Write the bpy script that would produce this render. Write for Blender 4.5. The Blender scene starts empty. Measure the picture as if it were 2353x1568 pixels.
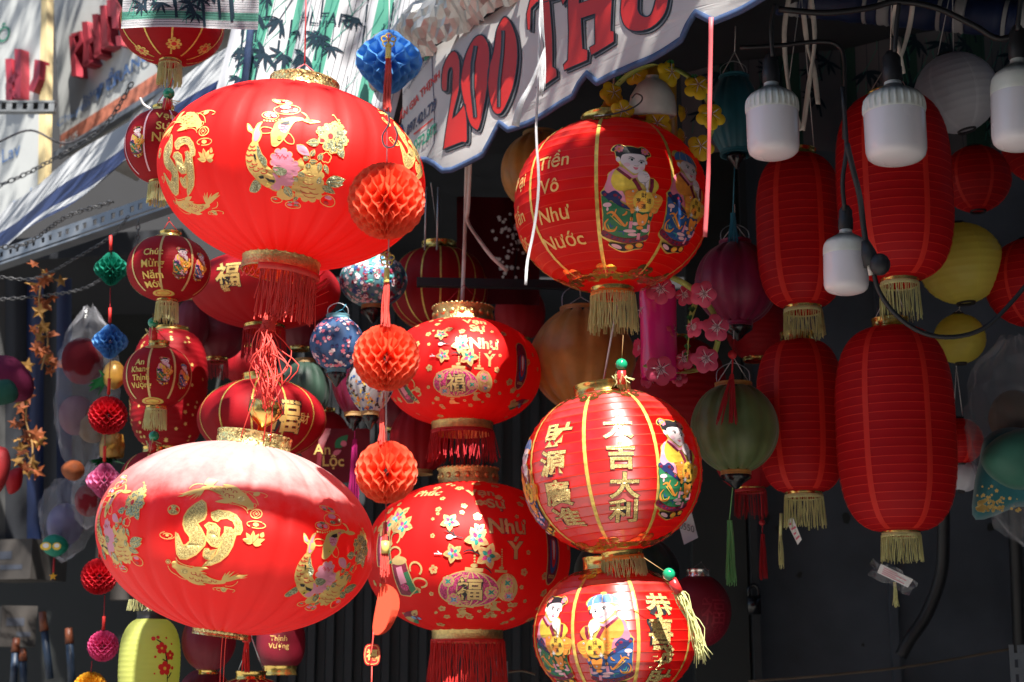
import bpy, bmesh, math, random
import numpy as np
from mathutils import Vector, Matrix, Euler
from mathutils.geometry import tessellate_polygon

# ------------------------------------------------------------------ camera, sky, sun, exposure
SC = bpy.context.scene
COL = SC.collection
PITCH = math.radians(12.0)
CAM = Vector((0, 0, 1.55))
LENS = 55.0
cd = bpy.data.cameras.new('camera')
cam = bpy.data.objects.new('camera', cd); COL.objects.link(cam)
cam.location = CAM; cam.rotation_euler = (math.radians(90) + PITCH, 0, 0)
cd.lens = LENS; cd.sensor_width = 36; cd.clip_start = 0.05; cd.clip_end = 500
cd.dof.use_dof = True; cd.dof.focus_distance = 3.0; cd.dof.aperture_fstop = 6.0
SC.camera = cam
SUN_EL = math.radians(53); SUN_AZ = math.radians(13)
TO_SUN = Vector((math.sin(SUN_AZ) * math.cos(SUN_EL), -math.cos(SUN_AZ) * math.cos(SUN_EL), math.sin(SUN_EL)))
world = bpy.data.worlds.new('World'); SC.world = world; world.use_nodes = True
wn = world.node_tree.nodes; wl = world.node_tree.links
sky = wn.new('ShaderNodeTexSky'); sky.sky_type = 'NISHITA'; sky.sun_disc = False
sky.sun_elevation = SUN_EL; sky.sun_rotation = math.pi - SUN_AZ
wl.new(sky.outputs[0], wn['Background'].inputs[0]); wn['Background'].inputs[1].default_value = 0.066
sd = bpy.data.lights.new('sun', 'SUN'); sd.energy = 5.0; sd.angle = math.radians(0.53); sd.color = (1, 0.955, 0.88)
sun = bpy.data.objects.new('sun', sd); COL.objects.link(sun); sun.location = (2, -4, 8)
sun.rotation_euler = TO_SUN.to_track_quat('Z', 'Y').to_euler()
SC.view_settings.view_transform = 'Standard'; SC.view_settings.look = 'None'
SC.view_settings.gamma = 1; SC.view_settings.exposure = 1.55
SC.render.engine = 'CYCLES'
SC.cycles.use_denoising = True
SC.cycles.max_bounces = 6; SC.cycles.transparent_max_bounces = 12; SC.cycles.transmission_bounces = 6
SC.cycles.caustics_reflective = False; SC.cycles.caustics_refractive = False
SC.cycles.sample_clamp_indirect = 4
random.seed(7)

# ------------------------------------------------------------------ picture coordinates -> place
K = 36 / LENS / 2353
FW = Vector((0, math.cos(PITCH), math.sin(PITCH))); RT = Vector((1, 0, 0)); UP = Vector((0, -math.sin(PITCH), math.cos(PITCH)))
def ray(x, y): return FW + RT * ((x - 1176.5) * K) + UP * ((784 - y) * K)
def P(x, y, d): return CAM + ray(x, y) * d
def px(p):
    q = p - CAM; d = q.dot(FW)
    return 1176.5 + q.dot(RT) / d / K, 784 - q.dot(UP) / d / K
def S(d): return K * d
def PZ(x, y, z):                      # the point on a pixel's ray at a given height
    r = ray(x, y); return CAM + r * ((z - CAM.z) / r.z)

# ------------------------------------------------------------------ materials
MATS = {}
def mat(name, col, rough=.5, metal=0., spec=.5, trans=0., tcol=None, var=0., vs=9., bump=0., bs=250., sheen=0.,
        coat=0., ior=1.5, aniso=0., top_tint=0., top_tint_col=(.36, .3, .27), dr=(1., 1.5), arot=.25, glit=0., alpha=1., emis=0., weave=False):
    if name in MATS: return MATS[name]
    m = bpy.data.materials.new(name); m.use_nodes = True; MATS[name] = m
    N = m.node_tree.nodes; L = m.node_tree.links
    b = N['Principled BSDF']; out = N['Material Output']
    c = (*col, 1)
    b.inputs['Base Color'].default_value = c
    b.inputs['Roughness'].default_value = rough; b.inputs['Metallic'].default_value = metal
    b.inputs['Specular IOR Level'].default_value = spec; b.inputs['IOR'].default_value = ior
    b.inputs['Coat Weight'].default_value = coat; b.inputs['Coat Roughness'].default_value = .15
    if sheen: b.inputs['Sheen Weight'].default_value = sheen; b.inputs['Sheen Roughness'].default_value = .4
    if aniso:
        tg_ = N.new('ShaderNodeTangent'); tg_.direction_type = 'RADIAL'; tg_.axis = 'Z'; L.new(tg_.outputs[0], b.inputs['Tangent']); b.inputs['Anisotropic'].default_value = aniso; b.inputs['Anisotropic Rotation'].default_value = arot
    tc = N.new('ShaderNodeTexCoord'); src = None
    if var:
        nz = N.new('ShaderNodeTexNoise'); nz.inputs['Scale'].default_value = vs; nz.inputs['Detail'].default_value = 5
        L.new(tc.outputs['Object'], nz.inputs['Vector'])
        rp = N.new('ShaderNodeMapRange'); rp.inputs[1].default_value = .3; rp.inputs[2].default_value = .7
        rp.inputs[3].default_value = 1 - var; rp.inputs[4].default_value = 1 + var
        L.new(nz.outputs[0], rp.inputs[0])
        mx = N.new('ShaderNodeVectorMath'); mx.operation = 'SCALE'; mx.inputs[0].default_value = col
        L.new(rp.outputs[0], mx.inputs['Scale']); src = mx.outputs[0]
        rr = N.new('ShaderNodeMapRange'); rr.inputs[3].default_value = rough * .8; rr.inputs[4].default_value = min(1, rough * 1.25)
        L.new(nz.outputs[0], rr.inputs[0]); L.new(rr.outputs[0], b.inputs['Roughness'])
    if glit:
        vo = N.new('ShaderNodeTexVoronoi'); vo.inputs['Scale'].default_value = glit
        L.new(tc.outputs['Object'], vo.inputs['Vector'])
        sx = N.new('ShaderNodeSeparateColor'); L.new(vo.outputs['Color'], sx.inputs[0])
        cr = N.new('ShaderNodeValToRGB'); e = cr.color_ramp.elements
        e[0].position = .0; e[0].color = (col[0] * .5, col[1] * .45, col[2] * .4, 1)
        e[1].position = .93; e[1].color = (min(1, col[0] * 1.5), min(1, col[1] * 1.5), min(1, col[2] * 1.6), 1)
        e2 = e.new(.6); e2.color = c
        L.new(sx.outputs[0], cr.inputs[0]); src = cr.outputs[0]
        r2 = N.new('ShaderNodeMapRange'); r2.inputs[3].default_value = .12; r2.inputs[4].default_value = .6
        L.new(sx.outputs[1], r2.inputs[0]); L.new(r2.outputs[0], b.inputs['Roughness'])
        bp = N.new('ShaderNodeBump'); bp.inputs['Strength'].default_value = .8; bp.inputs['Distance'].default_value = .002
        L.new(sx.outputs[2], bp.inputs['Height']); L.new(bp.outputs[0], b.inputs['Normal'])
    if top_tint:  # tints upward-facing faces: dust on nylon, dust plus painted sun bleach on satin
        ge = N.new('ShaderNodeNewGeometry'); sp = N.new('ShaderNodeSeparateXYZ'); L.new(ge.outputs['Normal'], sp.inputs[0])
        nd = N.new('ShaderNodeTexNoise'); nd.inputs['Scale'].default_value = 14; nd.inputs['Detail'].default_value = 8; nd.inputs['Roughness'].default_value = .7
        L.new(tc.outputs['Object'], nd.inputs['Vector'])
        ad = N.new('ShaderNodeMath'); ad.operation = 'MULTIPLY_ADD'; ad.inputs[1].default_value = .9; L.new(nd.outputs[0], ad.inputs[0]); L.new(sp.outputs[2], ad.inputs[2])
        mr = N.new('ShaderNodeMapRange'); mr.inputs[1].default_value = dr[0]; mr.inputs[2].default_value = dr[1]; mr.inputs[3].default_value = 0; mr.inputs[4].default_value = top_tint
        L.new(ad.outputs[0], mr.inputs[0])
        mc = N.new('ShaderNodeMixRGB'); mc.inputs[1].default_value = c; mc.inputs[2].default_value = (*top_tint_col, 1)
        if src: L.new(src, mc.inputs[1])
        L.new(mr.outputs[0], mc.inputs[0]); src = mc.outputs[0]
    if src: L.new(src, b.inputs['Base Color'])
    if bump:
        nb = N.new('ShaderNodeTexNoise'); nb.inputs['Scale'].default_value = bs; nb.inputs['Detail'].default_value = 4
        L.new(tc.outputs['Object'], nb.inputs['Vector'])
        bp = N.new('ShaderNodeBump'); bp.inputs['Strength'].default_value = bump; bp.inputs['Distance'].default_value = .004
        L.new(nb.outputs[0], bp.inputs['Height']); L.new(bp.outputs[0], b.inputs['Normal'])
    sh = b.outputs[0]
    if trans:
        t = N.new('ShaderNodeBsdfTranslucent'); t.inputs[0].default_value = (*(tcol or col), 1)
        mx2 = N.new('ShaderNodeMixShader'); mx2.inputs[0].default_value = trans
        L.new(sh, mx2.inputs[1]); L.new(t.outputs[0], mx2.inputs[2]); sh = mx2.outputs[0]
    if alpha < 1:
        ta = N.new('ShaderNodeBsdfTransparent'); mx3 = N.new('ShaderNodeMixShader'); mx3.inputs[0].default_value = alpha
        L.new(ta.outputs[0], mx3.inputs[1]); L.new(sh, mx3.inputs[2]); sh = mx3.outputs[0]
    if emis:
        b.inputs['Emission Color'].default_value = c; b.inputs['Emission Strength'].default_value = emis
    L.new(sh, out.inputs[0])
    return m

RED = (.72, .012, .012)
mat('red_satin', (.84, .008, .004), .56, spec=.7, trans=.42, tcol=(1, .026, .005), bump=.10, bs=46, var=.04, vs=6)
mat('red_satin_glossy', (.84, .008, .006), .52, spec=.8, ior=1.5, trans=.40, tcol=(1, .026, .006), bump=.10, bs=46, sheen=.15, var=.04, vs=6, top_tint=.72, top_tint_col=(.74, .60, .58), dr=(.70, 1.30))  # pale top mixes dust with sun washout painted into the colour
mat('red_brocade', (.80, .007, .006), .55, spec=.4, trans=.34, tcol=(1, .015, .008), bump=.06, bs=700, var=.06)
mat('red_nylon_matte', (.80, .008, .005), .42, spec=.35, trans=.42, tcol=(1, .03, .008), bump=.10, bs=34, var=.06, vs=20, top_tint=.3)
mat('red_nylon', (.82, .009, .007), .31, spec=1., ior=2.1, aniso=.88, trans=.40, tcol=(1, .03, .010), bump=.035, bs=34, var=.06, vs=20, top_tint=.45)
mat('red_silk_dark', (.56, .007, .014), .55, spec=.3, trans=.40, tcol=(.9, .012, .02), bump=.05, bs=300, var=.08, vs=12)
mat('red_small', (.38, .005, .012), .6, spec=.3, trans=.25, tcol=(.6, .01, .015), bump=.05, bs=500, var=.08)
mat('red_seam', (.90, .06, .025), .4, spec=.5, trans=.45, tcol=(1, .10, .04)); mat('red_seam_dark', (.95, .05, .035), .45, spec=.4, trans=.45, tcol=(1, .07, .04)); mat('seam_pale', (.8, .8, .86), .5, trans=.4)  # lighter seam reds paint in the light leaking through the cloth
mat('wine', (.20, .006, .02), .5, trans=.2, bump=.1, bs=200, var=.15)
mat('magenta_silk', (.26, .01, .07), .45, trans=.25, bump=.1, bs=120, var=.2, vs=14, sheen=.4)
mat('teal_silk', (.02, .15, .20), .45, trans=.25, bump=.1, bs=120, var=.3, vs=16, sheen=.3)
mat('gold_silk', (.60, .30, .07), .4, trans=.35, tcol=(.7, .4, .1), bump=.15, bs=60, var=.25, vs=22, sheen=.4)
mat('green_silk', (.15, .21, .08), .4, trans=.3, tcol=(.3, .38, .12), bump=.12, bs=80, var=.35, vs=16, sheen=.4)
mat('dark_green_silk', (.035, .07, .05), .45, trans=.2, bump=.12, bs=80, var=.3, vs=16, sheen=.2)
mat('white_nylon', (.74, .74, .80), .4, trans=.45, bump=.08, bs=60, var=.1)
mat('yellow_nylon', (.86, .76, .16), .45, trans=.5, tcol=(.95, .86, .25), bump=.08, bs=60, var=.1)
mat('lime_nylon', (.62, .66, .17), .45, trans=.45, tcol=(.8, .85, .25), bump=.05, bs=90, var=.06)
mat('gold_foil', (.80, .55, .16), .2, metal=.95, bump=.12, bs=60, var=.12, vs=30)
mat('gold_emboss', (.78, .57, .22), .3, metal=.9, bump=.5, bs=260, var=.2, vs=120)
mat('gold_glitter', (.80, .58, .22), .4, metal=.35, glit=800)
mat('gold_cap', (.85, .66, .28), .28, metal=.9, glit=300)
mat('silver_foil', (.75, .72, .66), .2, metal=.95, var=.08)
mat('gold_print', (.84, .56, .17), .5, metal=.15, var=.06, vs=60)
mat('pale_gold_print', (.66, .46, .18), .4, metal=.35, var=.1, vs=80)
mat('gold_line', (.80, .56, .13), .35, metal=.35, var=.25, vs=90)
mat('green_glitter', (.38, .40, .24), .4, metal=.4, glit=500)
mat('pink_glitter', (.62, .05, .20), .4, glit=500)
mat('teal_glitter', (.03, .32, .24), .4, glit=500)
mat('blue_glitter', (.20, .38, .62), .4, glit=500)
mat('print_pink', (.82, .30, .42), .5); mat('print_pale_pink', (.86, .52, .58), .5)
mat('print_black', (.012, .010, .014), .5); mat('print_skin', (.86, .70, .70), .5)
mat('print_white', (.85, .84, .84), .5); mat('print_yellow', (.80, .56, .06), .5, var=.15, vs=90)
mat('print_orange', (.85, .28, .04), .5, var=.12, vs=90); mat('print_coin', (.86, .50, .06), .45, var=.12, vs=60)
mat('print_green', (.03, .20, .08), .5, var=.1); mat('print_blue', (.03, .10, .30), .5, var=.1)
mat('print_navy', (.02, .03, .12), .5); mat('print_maroon', (.22, .01, .04), .5, var=.5, vs=160)
mat('print_red', (.66, .02, .02), .5); mat('print_rose', (.78, .18, .26), .5)
mat('print_teal', (.06, .40, .34), .5); mat('print_hat_blue', (.08, .20, .48), .5)
mat('thread_red', (.76, .035, .03), .6, trans=.15, var=.12, vs=50); mat('thread_wine', (.45, .012, .02), .6, var=.15, vs=50)
mat('thread_coral', (.90, .09, .07), .55, trans=.15, var=.1, vs=50)
mat('thread_yellow', (.86, .85, .42), .6, trans=.3, var=.12, vs=50); mat('thread_green', (.22, .55, .20), .6, trans=.15, var=.1)
mat('thread_blue', (.05, .30, .45), .6); mat('thread_pink', (.6, .02, .22), .6); mat('thread_brown', (.4, .2, .05), .6, var=.2)
mat('paper_coral', (.96, .17, .085), .5, trans=.5, tcol=(1, .21, .09), var=.05, vs=15)
mat('paper_blue', (.10, .30, .62), .55, trans=.3, tcol=(.12, .36, .75), var=.05)
mat('paper_green', (.01, .26, .17), .6, trans=.3, var=.08); mat('paper_pink', (.75, .22, .42), .6, trans=.35, var=.06)
mat('paper_red', (.62, .015, .03), .6, trans=.3, var=.06); mat('paper_yellow', (.82, .45, .03), .6, trans=.3, var=.05)
mat('paper_hot_pink', (.80, .10, .30), .6, trans=.35, var=.06)
mat('plastic_yellow', (.85, .60, .14), .3); mat('plastic_gold', (.75, .5, .1), .25, metal=.3)
mat('bead_green', (.01, .30, .14), .15, coat=.6); mat('bead_red', (.6, .03, .03), .3); mat('bead_black', (.01, .01, .012), .2)
mat('bulb_white', (.82, .78, .82), .25, coat=.4, trans=.15, var=.03); mat('bulb_shell', (.66, .67, .62), .4, var=.12, vs=25, top_tint=.95, top_tint_col=(.045, .042, .04), dr=(.75, 1.25))  # bulb_shell turns darker on upward-facing faces
mat('bulb_dirty', (.56, .56, .53), .55, var=.3, vs=12); mat('rubber', (.012, .012, .015), .5, var=.15)
mat('wire_steel', (.45, .47, .5), .35, metal=.8); mat('wire_dark', (.05, .045, .05), .5, metal=.3)
mat('string_white', (.72, .70, .69), .6, var=.06, vs=80); mat('strap_cream', (.60, .55, .50), .6, var=.1, vs=60)
mat('raffia', (.82, .82, .84), .45, trans=.3, var=.08, vs=120); mat('ribbon_pink', (.80, .16, .18), .5, trans=.25, var=.08, vs=40)
mat('wood_stick', (.38, .22, .08), .6)
# ------------------------------------------------------------------ mesh helpers
def finish(o, parent=None, label=None, cat=None, group=None, kind=None):
    if o.name not in COL.objects: COL.objects.link(o)
    if parent is not None: o.parent = parent
    if label: o['label'] = label
    if cat: o['category'] = cat
    if group: o['group'] = group
    if kind: o['kind'] = kind
    return o
def thing(name, label, cat, loc=(0, 0, 0), group=None, rot=None):
    o = bpy.data.objects.new(name, None); o.empty_display_size = .05
    finish(o, None, label, cat, group); o.location = loc
    if rot is not None: o.rotation_euler = rot
    return o
class MB:
    def __init__(s): s.V = []; s.F = []; s.M = []
    def add(s, V, F, m=0):
        n = len(s.V); s.V += [tuple(v) for v in V]; s.F += [tuple(i + n for i in f) for f in F]; s.M += [m] * len(F); return s
    def box(s, c, h, m=0, R=None):
        c = Vector(c); R = R or Matrix.Identity(3)
        V = [c + R @ Vector((x * h[0], y * h[1], z * h[2])) for x in (-1, 1) for y in (-1, 1) for z in (-1, 1)]
        return s.add(V, [(0, 1, 3, 2), (4, 6, 7, 5), (0, 4, 5, 1), (2, 3, 7, 6), (0, 2, 6, 4), (1, 5, 7, 3)], m)
    def lathe(s, prof, seg=32, m=0, c=(0, 0, 0), closed=False, cap=False, mod=None):
        V = []; F = []; n = len(prof)
        for j in range(seg):
            a = 2 * math.pi * j / seg
            for i, (r, z) in enumerate(prof):
                rr = r * (mod(a, i) if mod else 1)
                V.append((c[0] + rr * math.sin(a), c[1] - rr * math.cos(a), c[2] + z))
        for j in range(seg):
            k = (j + 1) % seg
            for i in range(n if closed else n - 1):
                i2 = (i + 1) % n
                F.append((j * n + i, k * n + i, k * n + i2, j * n + i2))
        if cap: F.append(tuple(j * n for j in range(seg))[::-1]); F.append(tuple(j * n + n - 1 for j in range(seg)))
        return s.add(V, F, m)
    def tube(s, pts, r, sides=6, m=0, caps=True, rad=None):
        pts = [Vector(p) for p in pts]; n = len(pts); V = []; F = []; up = None
        for i, p in enumerate(pts):
            t = (pts[min(i + 1, n - 1)] - pts[max(i - 1, 0)]); t = t.normalized() if t.length > 1e-9 else Vector((0, 0, 1))
            if up is None: up = t.orthogonal().normalized()
            up = (up - t * up.dot(t)); up = up.normalized() if up.length > 1e-6 else t.orthogonal().normalized()
            w = t.cross(up); q = rad[i] if rad else r
            for k in range(sides):
                a = 2 * math.pi * k / sides; V.append(p + up * (q * math.cos(a)) + w * (q * math.sin(a)))
        for i in range(n - 1):
            for k in range(sides):
                k2 = (k + 1) % sides; F.append((i * sides + k, i * sides + k2, (i + 1) * sides + k2, (i + 1) * sides + k))
        if caps: F.append(tuple(range(sides))[::-1]); F.append(tuple((n - 1) * sides + k for k in range(sides)))
        return s.add(V, F, m)
    def ribbon(s, pts, w, across=(1, 0, 0), m=0, th=.0006, widths=None, twist=None):
        pts = [Vector(p) for p in pts]; n = len(pts); V = []; F = []; ac = Vector(across).normalized()
        for i, p in enumerate(pts):
            t = (pts[min(i + 1, n - 1)] - pts[max(i - 1, 0)]).normalized()
            a = ac
            if twist: a = Matrix.Rotation(twist[i], 3, t) @ a
            a = (a - t * a.dot(t)).normalized(); nn = t.cross(a).normalized(); q = (widths[i] if widths else w) / 2
            V += [p + a * q + nn * th, p - a * q + nn * th, p - a * q - nn * th, p + a * q - nn * th]
        for i in range(n - 1):
            for k in range(4): F.append((i * 4 + k, i * 4 + (k + 1) % 4, i * 4 + 4 + (k + 1) % 4, i * 4 + 4 + k))
        F += [(3, 2, 1, 0), tuple((n - 1) * 4 + k for k in range(4))]
        return s.add(V, F, m)
    def ball(s, c, r, m=0, seg=14, rz=None):
        rz = rz or r; n = seg // 2
        return s.lathe([(max(1e-4, r * math.cos(-math.pi / 2 + math.pi * i / n)), rz * math.sin(-math.pi / 2 + math.pi * i / n)) for i in range(n + 1)], seg, m, c)
    def build(s, name, mats, parent=None, smooth=True, loc=None, sharp=None, **k):
        me = bpy.data.meshes.new(name); me.from_pydata(s.V, [], s.F)
        mats = mats if isinstance(mats, (list, tuple)) else [mats]
        for q in mats: me.materials.append(MATS[q] if isinstance(q, str) else q)
        if len(mats) > 1: me.polygons.foreach_set('material_index', s.M)
        if smooth: me.polygons.foreach_set('use_smooth', [True] * len(s.F))
        if sharp: me.set_sharp_from_angle(angle=math.radians(sharp))
        me.update()
        o = bpy.data.objects.new(name, me); finish(o, parent, **k)
        if loc is not None: o.location = loc
        return o
def solo(mb, name, mats, label, cat, group=None, base=None, **k):       # a thing that is one mesh, origin at a point of its own
    if base is not None:
        b = Vector(base); mb.V = [tuple(Vector(v) - b) for v in mb.V]
    o = mb.build(name, mats, None, label=label, cat=cat, group=group, **k)
    if base is not None: o.location = base
    return o
def curve_pts(ctrl, n=24):             # Catmull-Rom through control points
    c = [Vector(p) for p in ctrl]; c = [c[0] * 2 - c[1]] + c + [c[-1] * 2 - c[-2]]; out = []
    m = len(c) - 3
    for i in range(m):
        a, b, d, e = c[i:i + 4]
        k = max(2, n // m)
        for j in range(k):
            t = j / k
            out.append(.5 * ((2 * b) + (d - a) * t + (2 * a - 5 * b + 4 * d - e) * t * t + (3 * b - a - 3 * d + e) * t ** 3))
    out.append(c[-2]); return out

# ------------------------------------------------------------------ flat shapes for prints
def circ(x, y, rx, ry=None, n=18, a0=0., rot=0.):
    ry = ry or rx; cr, sr = math.cos(rot), math.sin(rot); o = []
    for i in range(n):
        a = a0 + 2 * math.pi * i / n; u, v = rx * math.cos(a), ry * math.sin(a); o.append((x + u * cr - v * sr, y + u * sr + v * cr))
    return o
def leaf(x0, y0, x1, y1, w, n=6):
    dx, dy = x1 - x0, y1 - y0; L = math.hypot(dx, dy); nx, ny = -dy / L, dx / L; a = []; b = []
    for i in range(n + 1):
        t = i / n; q = w / 2 * math.sin(math.pi * t ** .8) ** .9 if 0 < t < 1 else 0
        a.append((x0 + dx * t + nx * q, y0 + dy * t + ny * q)); b.append((x0 + dx * t - nx * q, y0 + dy * t - ny * q))
    return a + b[-2:0:-1]
def stroke(pts, w, closed=False):
    n = len(pts); L = []; R = []
    for i, (x, y) in enumerate(pts):
        a = pts[i - 1] if (i or closed) else pts[i]; b = pts[(i + 1) % n] if (i < n - 1 or closed) else pts[i]
        dx, dy = b[0] - a[0], b[1] - a[1]; l = math.hypot(dx, dy) or 1
        q = (w[i] if isinstance(w, (list, tuple)) else w) / 2
        L.append((x - dy / l * q, y + dx / l * q)); R.append((x + dy / l * q, y - dx / l * q))
    m = n if closed else n - 1
    return [[L[i], L[(i + 1) % n], R[(i + 1) % n], R[i]] for i in range(m)]
def smooth2(pts, k=4, closed=True):
    n = len(pts); o = []
    rng = range(n) if closed else range(n - 1)
    for i in rng:
        g = lambda j: pts[j % n] if closed else pts[max(0, min(n - 1, j))]
        a, b, c, d = g(i - 1), g(i), g(i + 1), g(i + 2)
        for j in range(k):
            t = j / k
            o.append(tuple(.5 * (2 * b[q] + (c[q] - a[q]) * t + (2 * a[q] - 5 * b[q] + 4 * c[q] - d[q]) * t * t + (3 * b[q] - a[q] - 3 * c[q] + d[q]) * t ** 3) for q in (0, 1)))
    if not closed: o.append(pts[-1])
    return o
def petals(x, y, r, n=5, a0=.3, depth=.32, k=6):
    o = []
    for i in range(n * k):
        a = a0 + 2 * math.pi * i / (n * k); q = r * (1 - depth + depth * abs(math.sin(n * (a - a0) / 2)) ** .7)
        o.append((x + q * math.cos(a), y + q * math.sin(a)))
    return o
def arc(x, y, rx, ry, a, b, n=10): return [(x + rx * math.cos(math.radians(a + (b - a) * i / n)), y + ry * math.sin(math.radians(a + (b - a) * i / n))) for i in range(n + 1)]
_TX = {}
def text_tris(body, bold=0.):
    k = (body, bold)
    if k in _TX: return _TX[k]
    cu = bpy.data.curves.new('t', 'FONT'); cu.body = body; cu.align_x = 'CENTER'; cu.align_y = 'CENTER'; cu.size = 1; cu.offset = bold; cu.resolution_u = 3
    ob = bpy.data.objects.new('t', cu); me = bpy.data.meshes.new_from_object(ob)
    me.calc_loop_triangles()
    V = [(v.co.x, -v.co.y) for v in me.vertices]; T = [tuple(t.vertices) for t in me.loop_triangles]
    if V:
        xs = [v[0] for v in V]; ys = [v[1] for v in V]; cx = (min(xs) + max(xs)) / 2; cy = (min(ys) + max(ys)) / 2
        V = [(v[0] - cx, v[1] - cy) for v in V]
    bpy.data.objects.remove(ob); bpy.data.curves.remove(cu); bpy.data.meshes.remove(me)
    _TX[k] = (V, T); return _TX[k]
class TextShape:
    def __init__(s, body, x, y, size, bold=.0, sx=1., rot=0., shear=0.):
        s.a = (body, bold); s.x, s.y, s.size, s.sx, s.rot, s.shear = x, y, size, sx, rot, shear
    def tris(s):
        V, T = text_tris(*s.a); c, q = math.cos(s.rot), math.sin(s.rot); o = []
        for (u, v) in V:
            u, v = (u - s.shear * v) * s.size * s.sx, v * s.size; o.append((s.x + u * c - v * q, s.y + u * q + v * c))
        return o, T
def flat_tris(shape):
    if isinstance(shape, TextShape): return shape.tris()
    if len(shape) == 4 or len(shape) == 3: return list(shape), ([(0, 1, 2), (0, 2, 3)] if len(shape) == 4 else [(0, 1, 2)])
    T = tessellate_polygon([[Vector((x, y, 0)) for x, y in shape]])
    return list(shape), [tuple(t) for t in T]
def refine(V, T, L):
    for _ in range(5):
        mid = {}; nt = []; ch = False
        def M(a, b):
            k = (min(a, b), max(a, b))
            if k not in mid:
                if math.dist(V[a], V[b]) <= L: mid[k] = None
                else: V.append(((V[a][0] + V[b][0]) / 2, (V[a][1] + V[b][1]) / 2)); mid[k] = len(V) - 1
            return mid[k]
        for a, b, c in T:
            x, y, z = M(a, b), M(b, c), M(c, a); k = (x is not None, y is not None, z is not None); s = sum(k)
            if s == 0: nt.append((a, b, c)); continue
            ch = True
            if s == 3: nt += [(a, x, z), (x, b, y), (z, y, c), (x, y, z)]
            elif s == 1:
                if k[0]: nt += [(a, x, c), (x, b, c)]
                elif k[1]: nt += [(a, b, y), (a, y, c)]
                else: nt += [(a, b, z), (z, b, c)]
            else:
                if not k[2]: nt += [(a, x, c), (x, y, c), (x, b, y)]
                elif not k[0]: nt += [(a, b, y), (a, y, z), (z, y, c)]
                else: nt += [(a, x, z), (x, b, c), (x, c, z)]
        T = nt
        if not ch: break
    return V, T
def decal(parent, name, fn, layers, L=.014, off=.0011, step=.00012, label=None):
    """layers: [(material, [shapes in metres on the surface, y down])]; fn(x, y_up, offset) -> point"""
    mb = MB(); mats = []
    for i, ly in enumerate(layers):
        m, shapes = ly[:2]; i = ly[2] if len(ly) > 2 else i
        if m not in mats: mats.append(m)
        for sh in shapes:
            V, T = flat_tris(sh); V, T = refine(list(V), T, L)
            pts = [fn(v[0], -v[1], off + step * i) for v in V]
            F = []
            for a, b, c in T:
                F.append((a, b, c) if ((V[b][0] - V[a][0]) * (V[c][1] - V[a][1]) - (V[b][1] - V[a][1]) * (V[c][0] - V[a][0])) < 0 else (a, c, b))
            mb.add(pts, F, mats.index(m))
    return mb.build(name, mats, parent, smooth=True, label=label)
def tr_shape(sh, f):
    if isinstance(sh, TextShape):
        V, T = sh.tris(); o = TextShape.__new__(TextShape); W = [f(p) for p in V]; o.tris = lambda: (W, T); return o
    return [f(p) for p in sh]
def scaled(layers, cx, cy, k, kx=None, mirror=False, rot=0.):
    kx = kx or k; c, s = math.cos(rot), math.sin(rot)
    def f(p):
        x, y = (p[0] - cx) * kx * (-1 if mirror else 1), (p[1] - cy) * k
        return (x * c - y * s, x * s + y * c)
    return [(ly[0], [tr_shape(sh, f) for sh in ly[1]], *ly[2:]) for ly in layers]

def lv(layers, base): return [(l[0], l[1], base + i) for i, l in enumerate(layers)]

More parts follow.
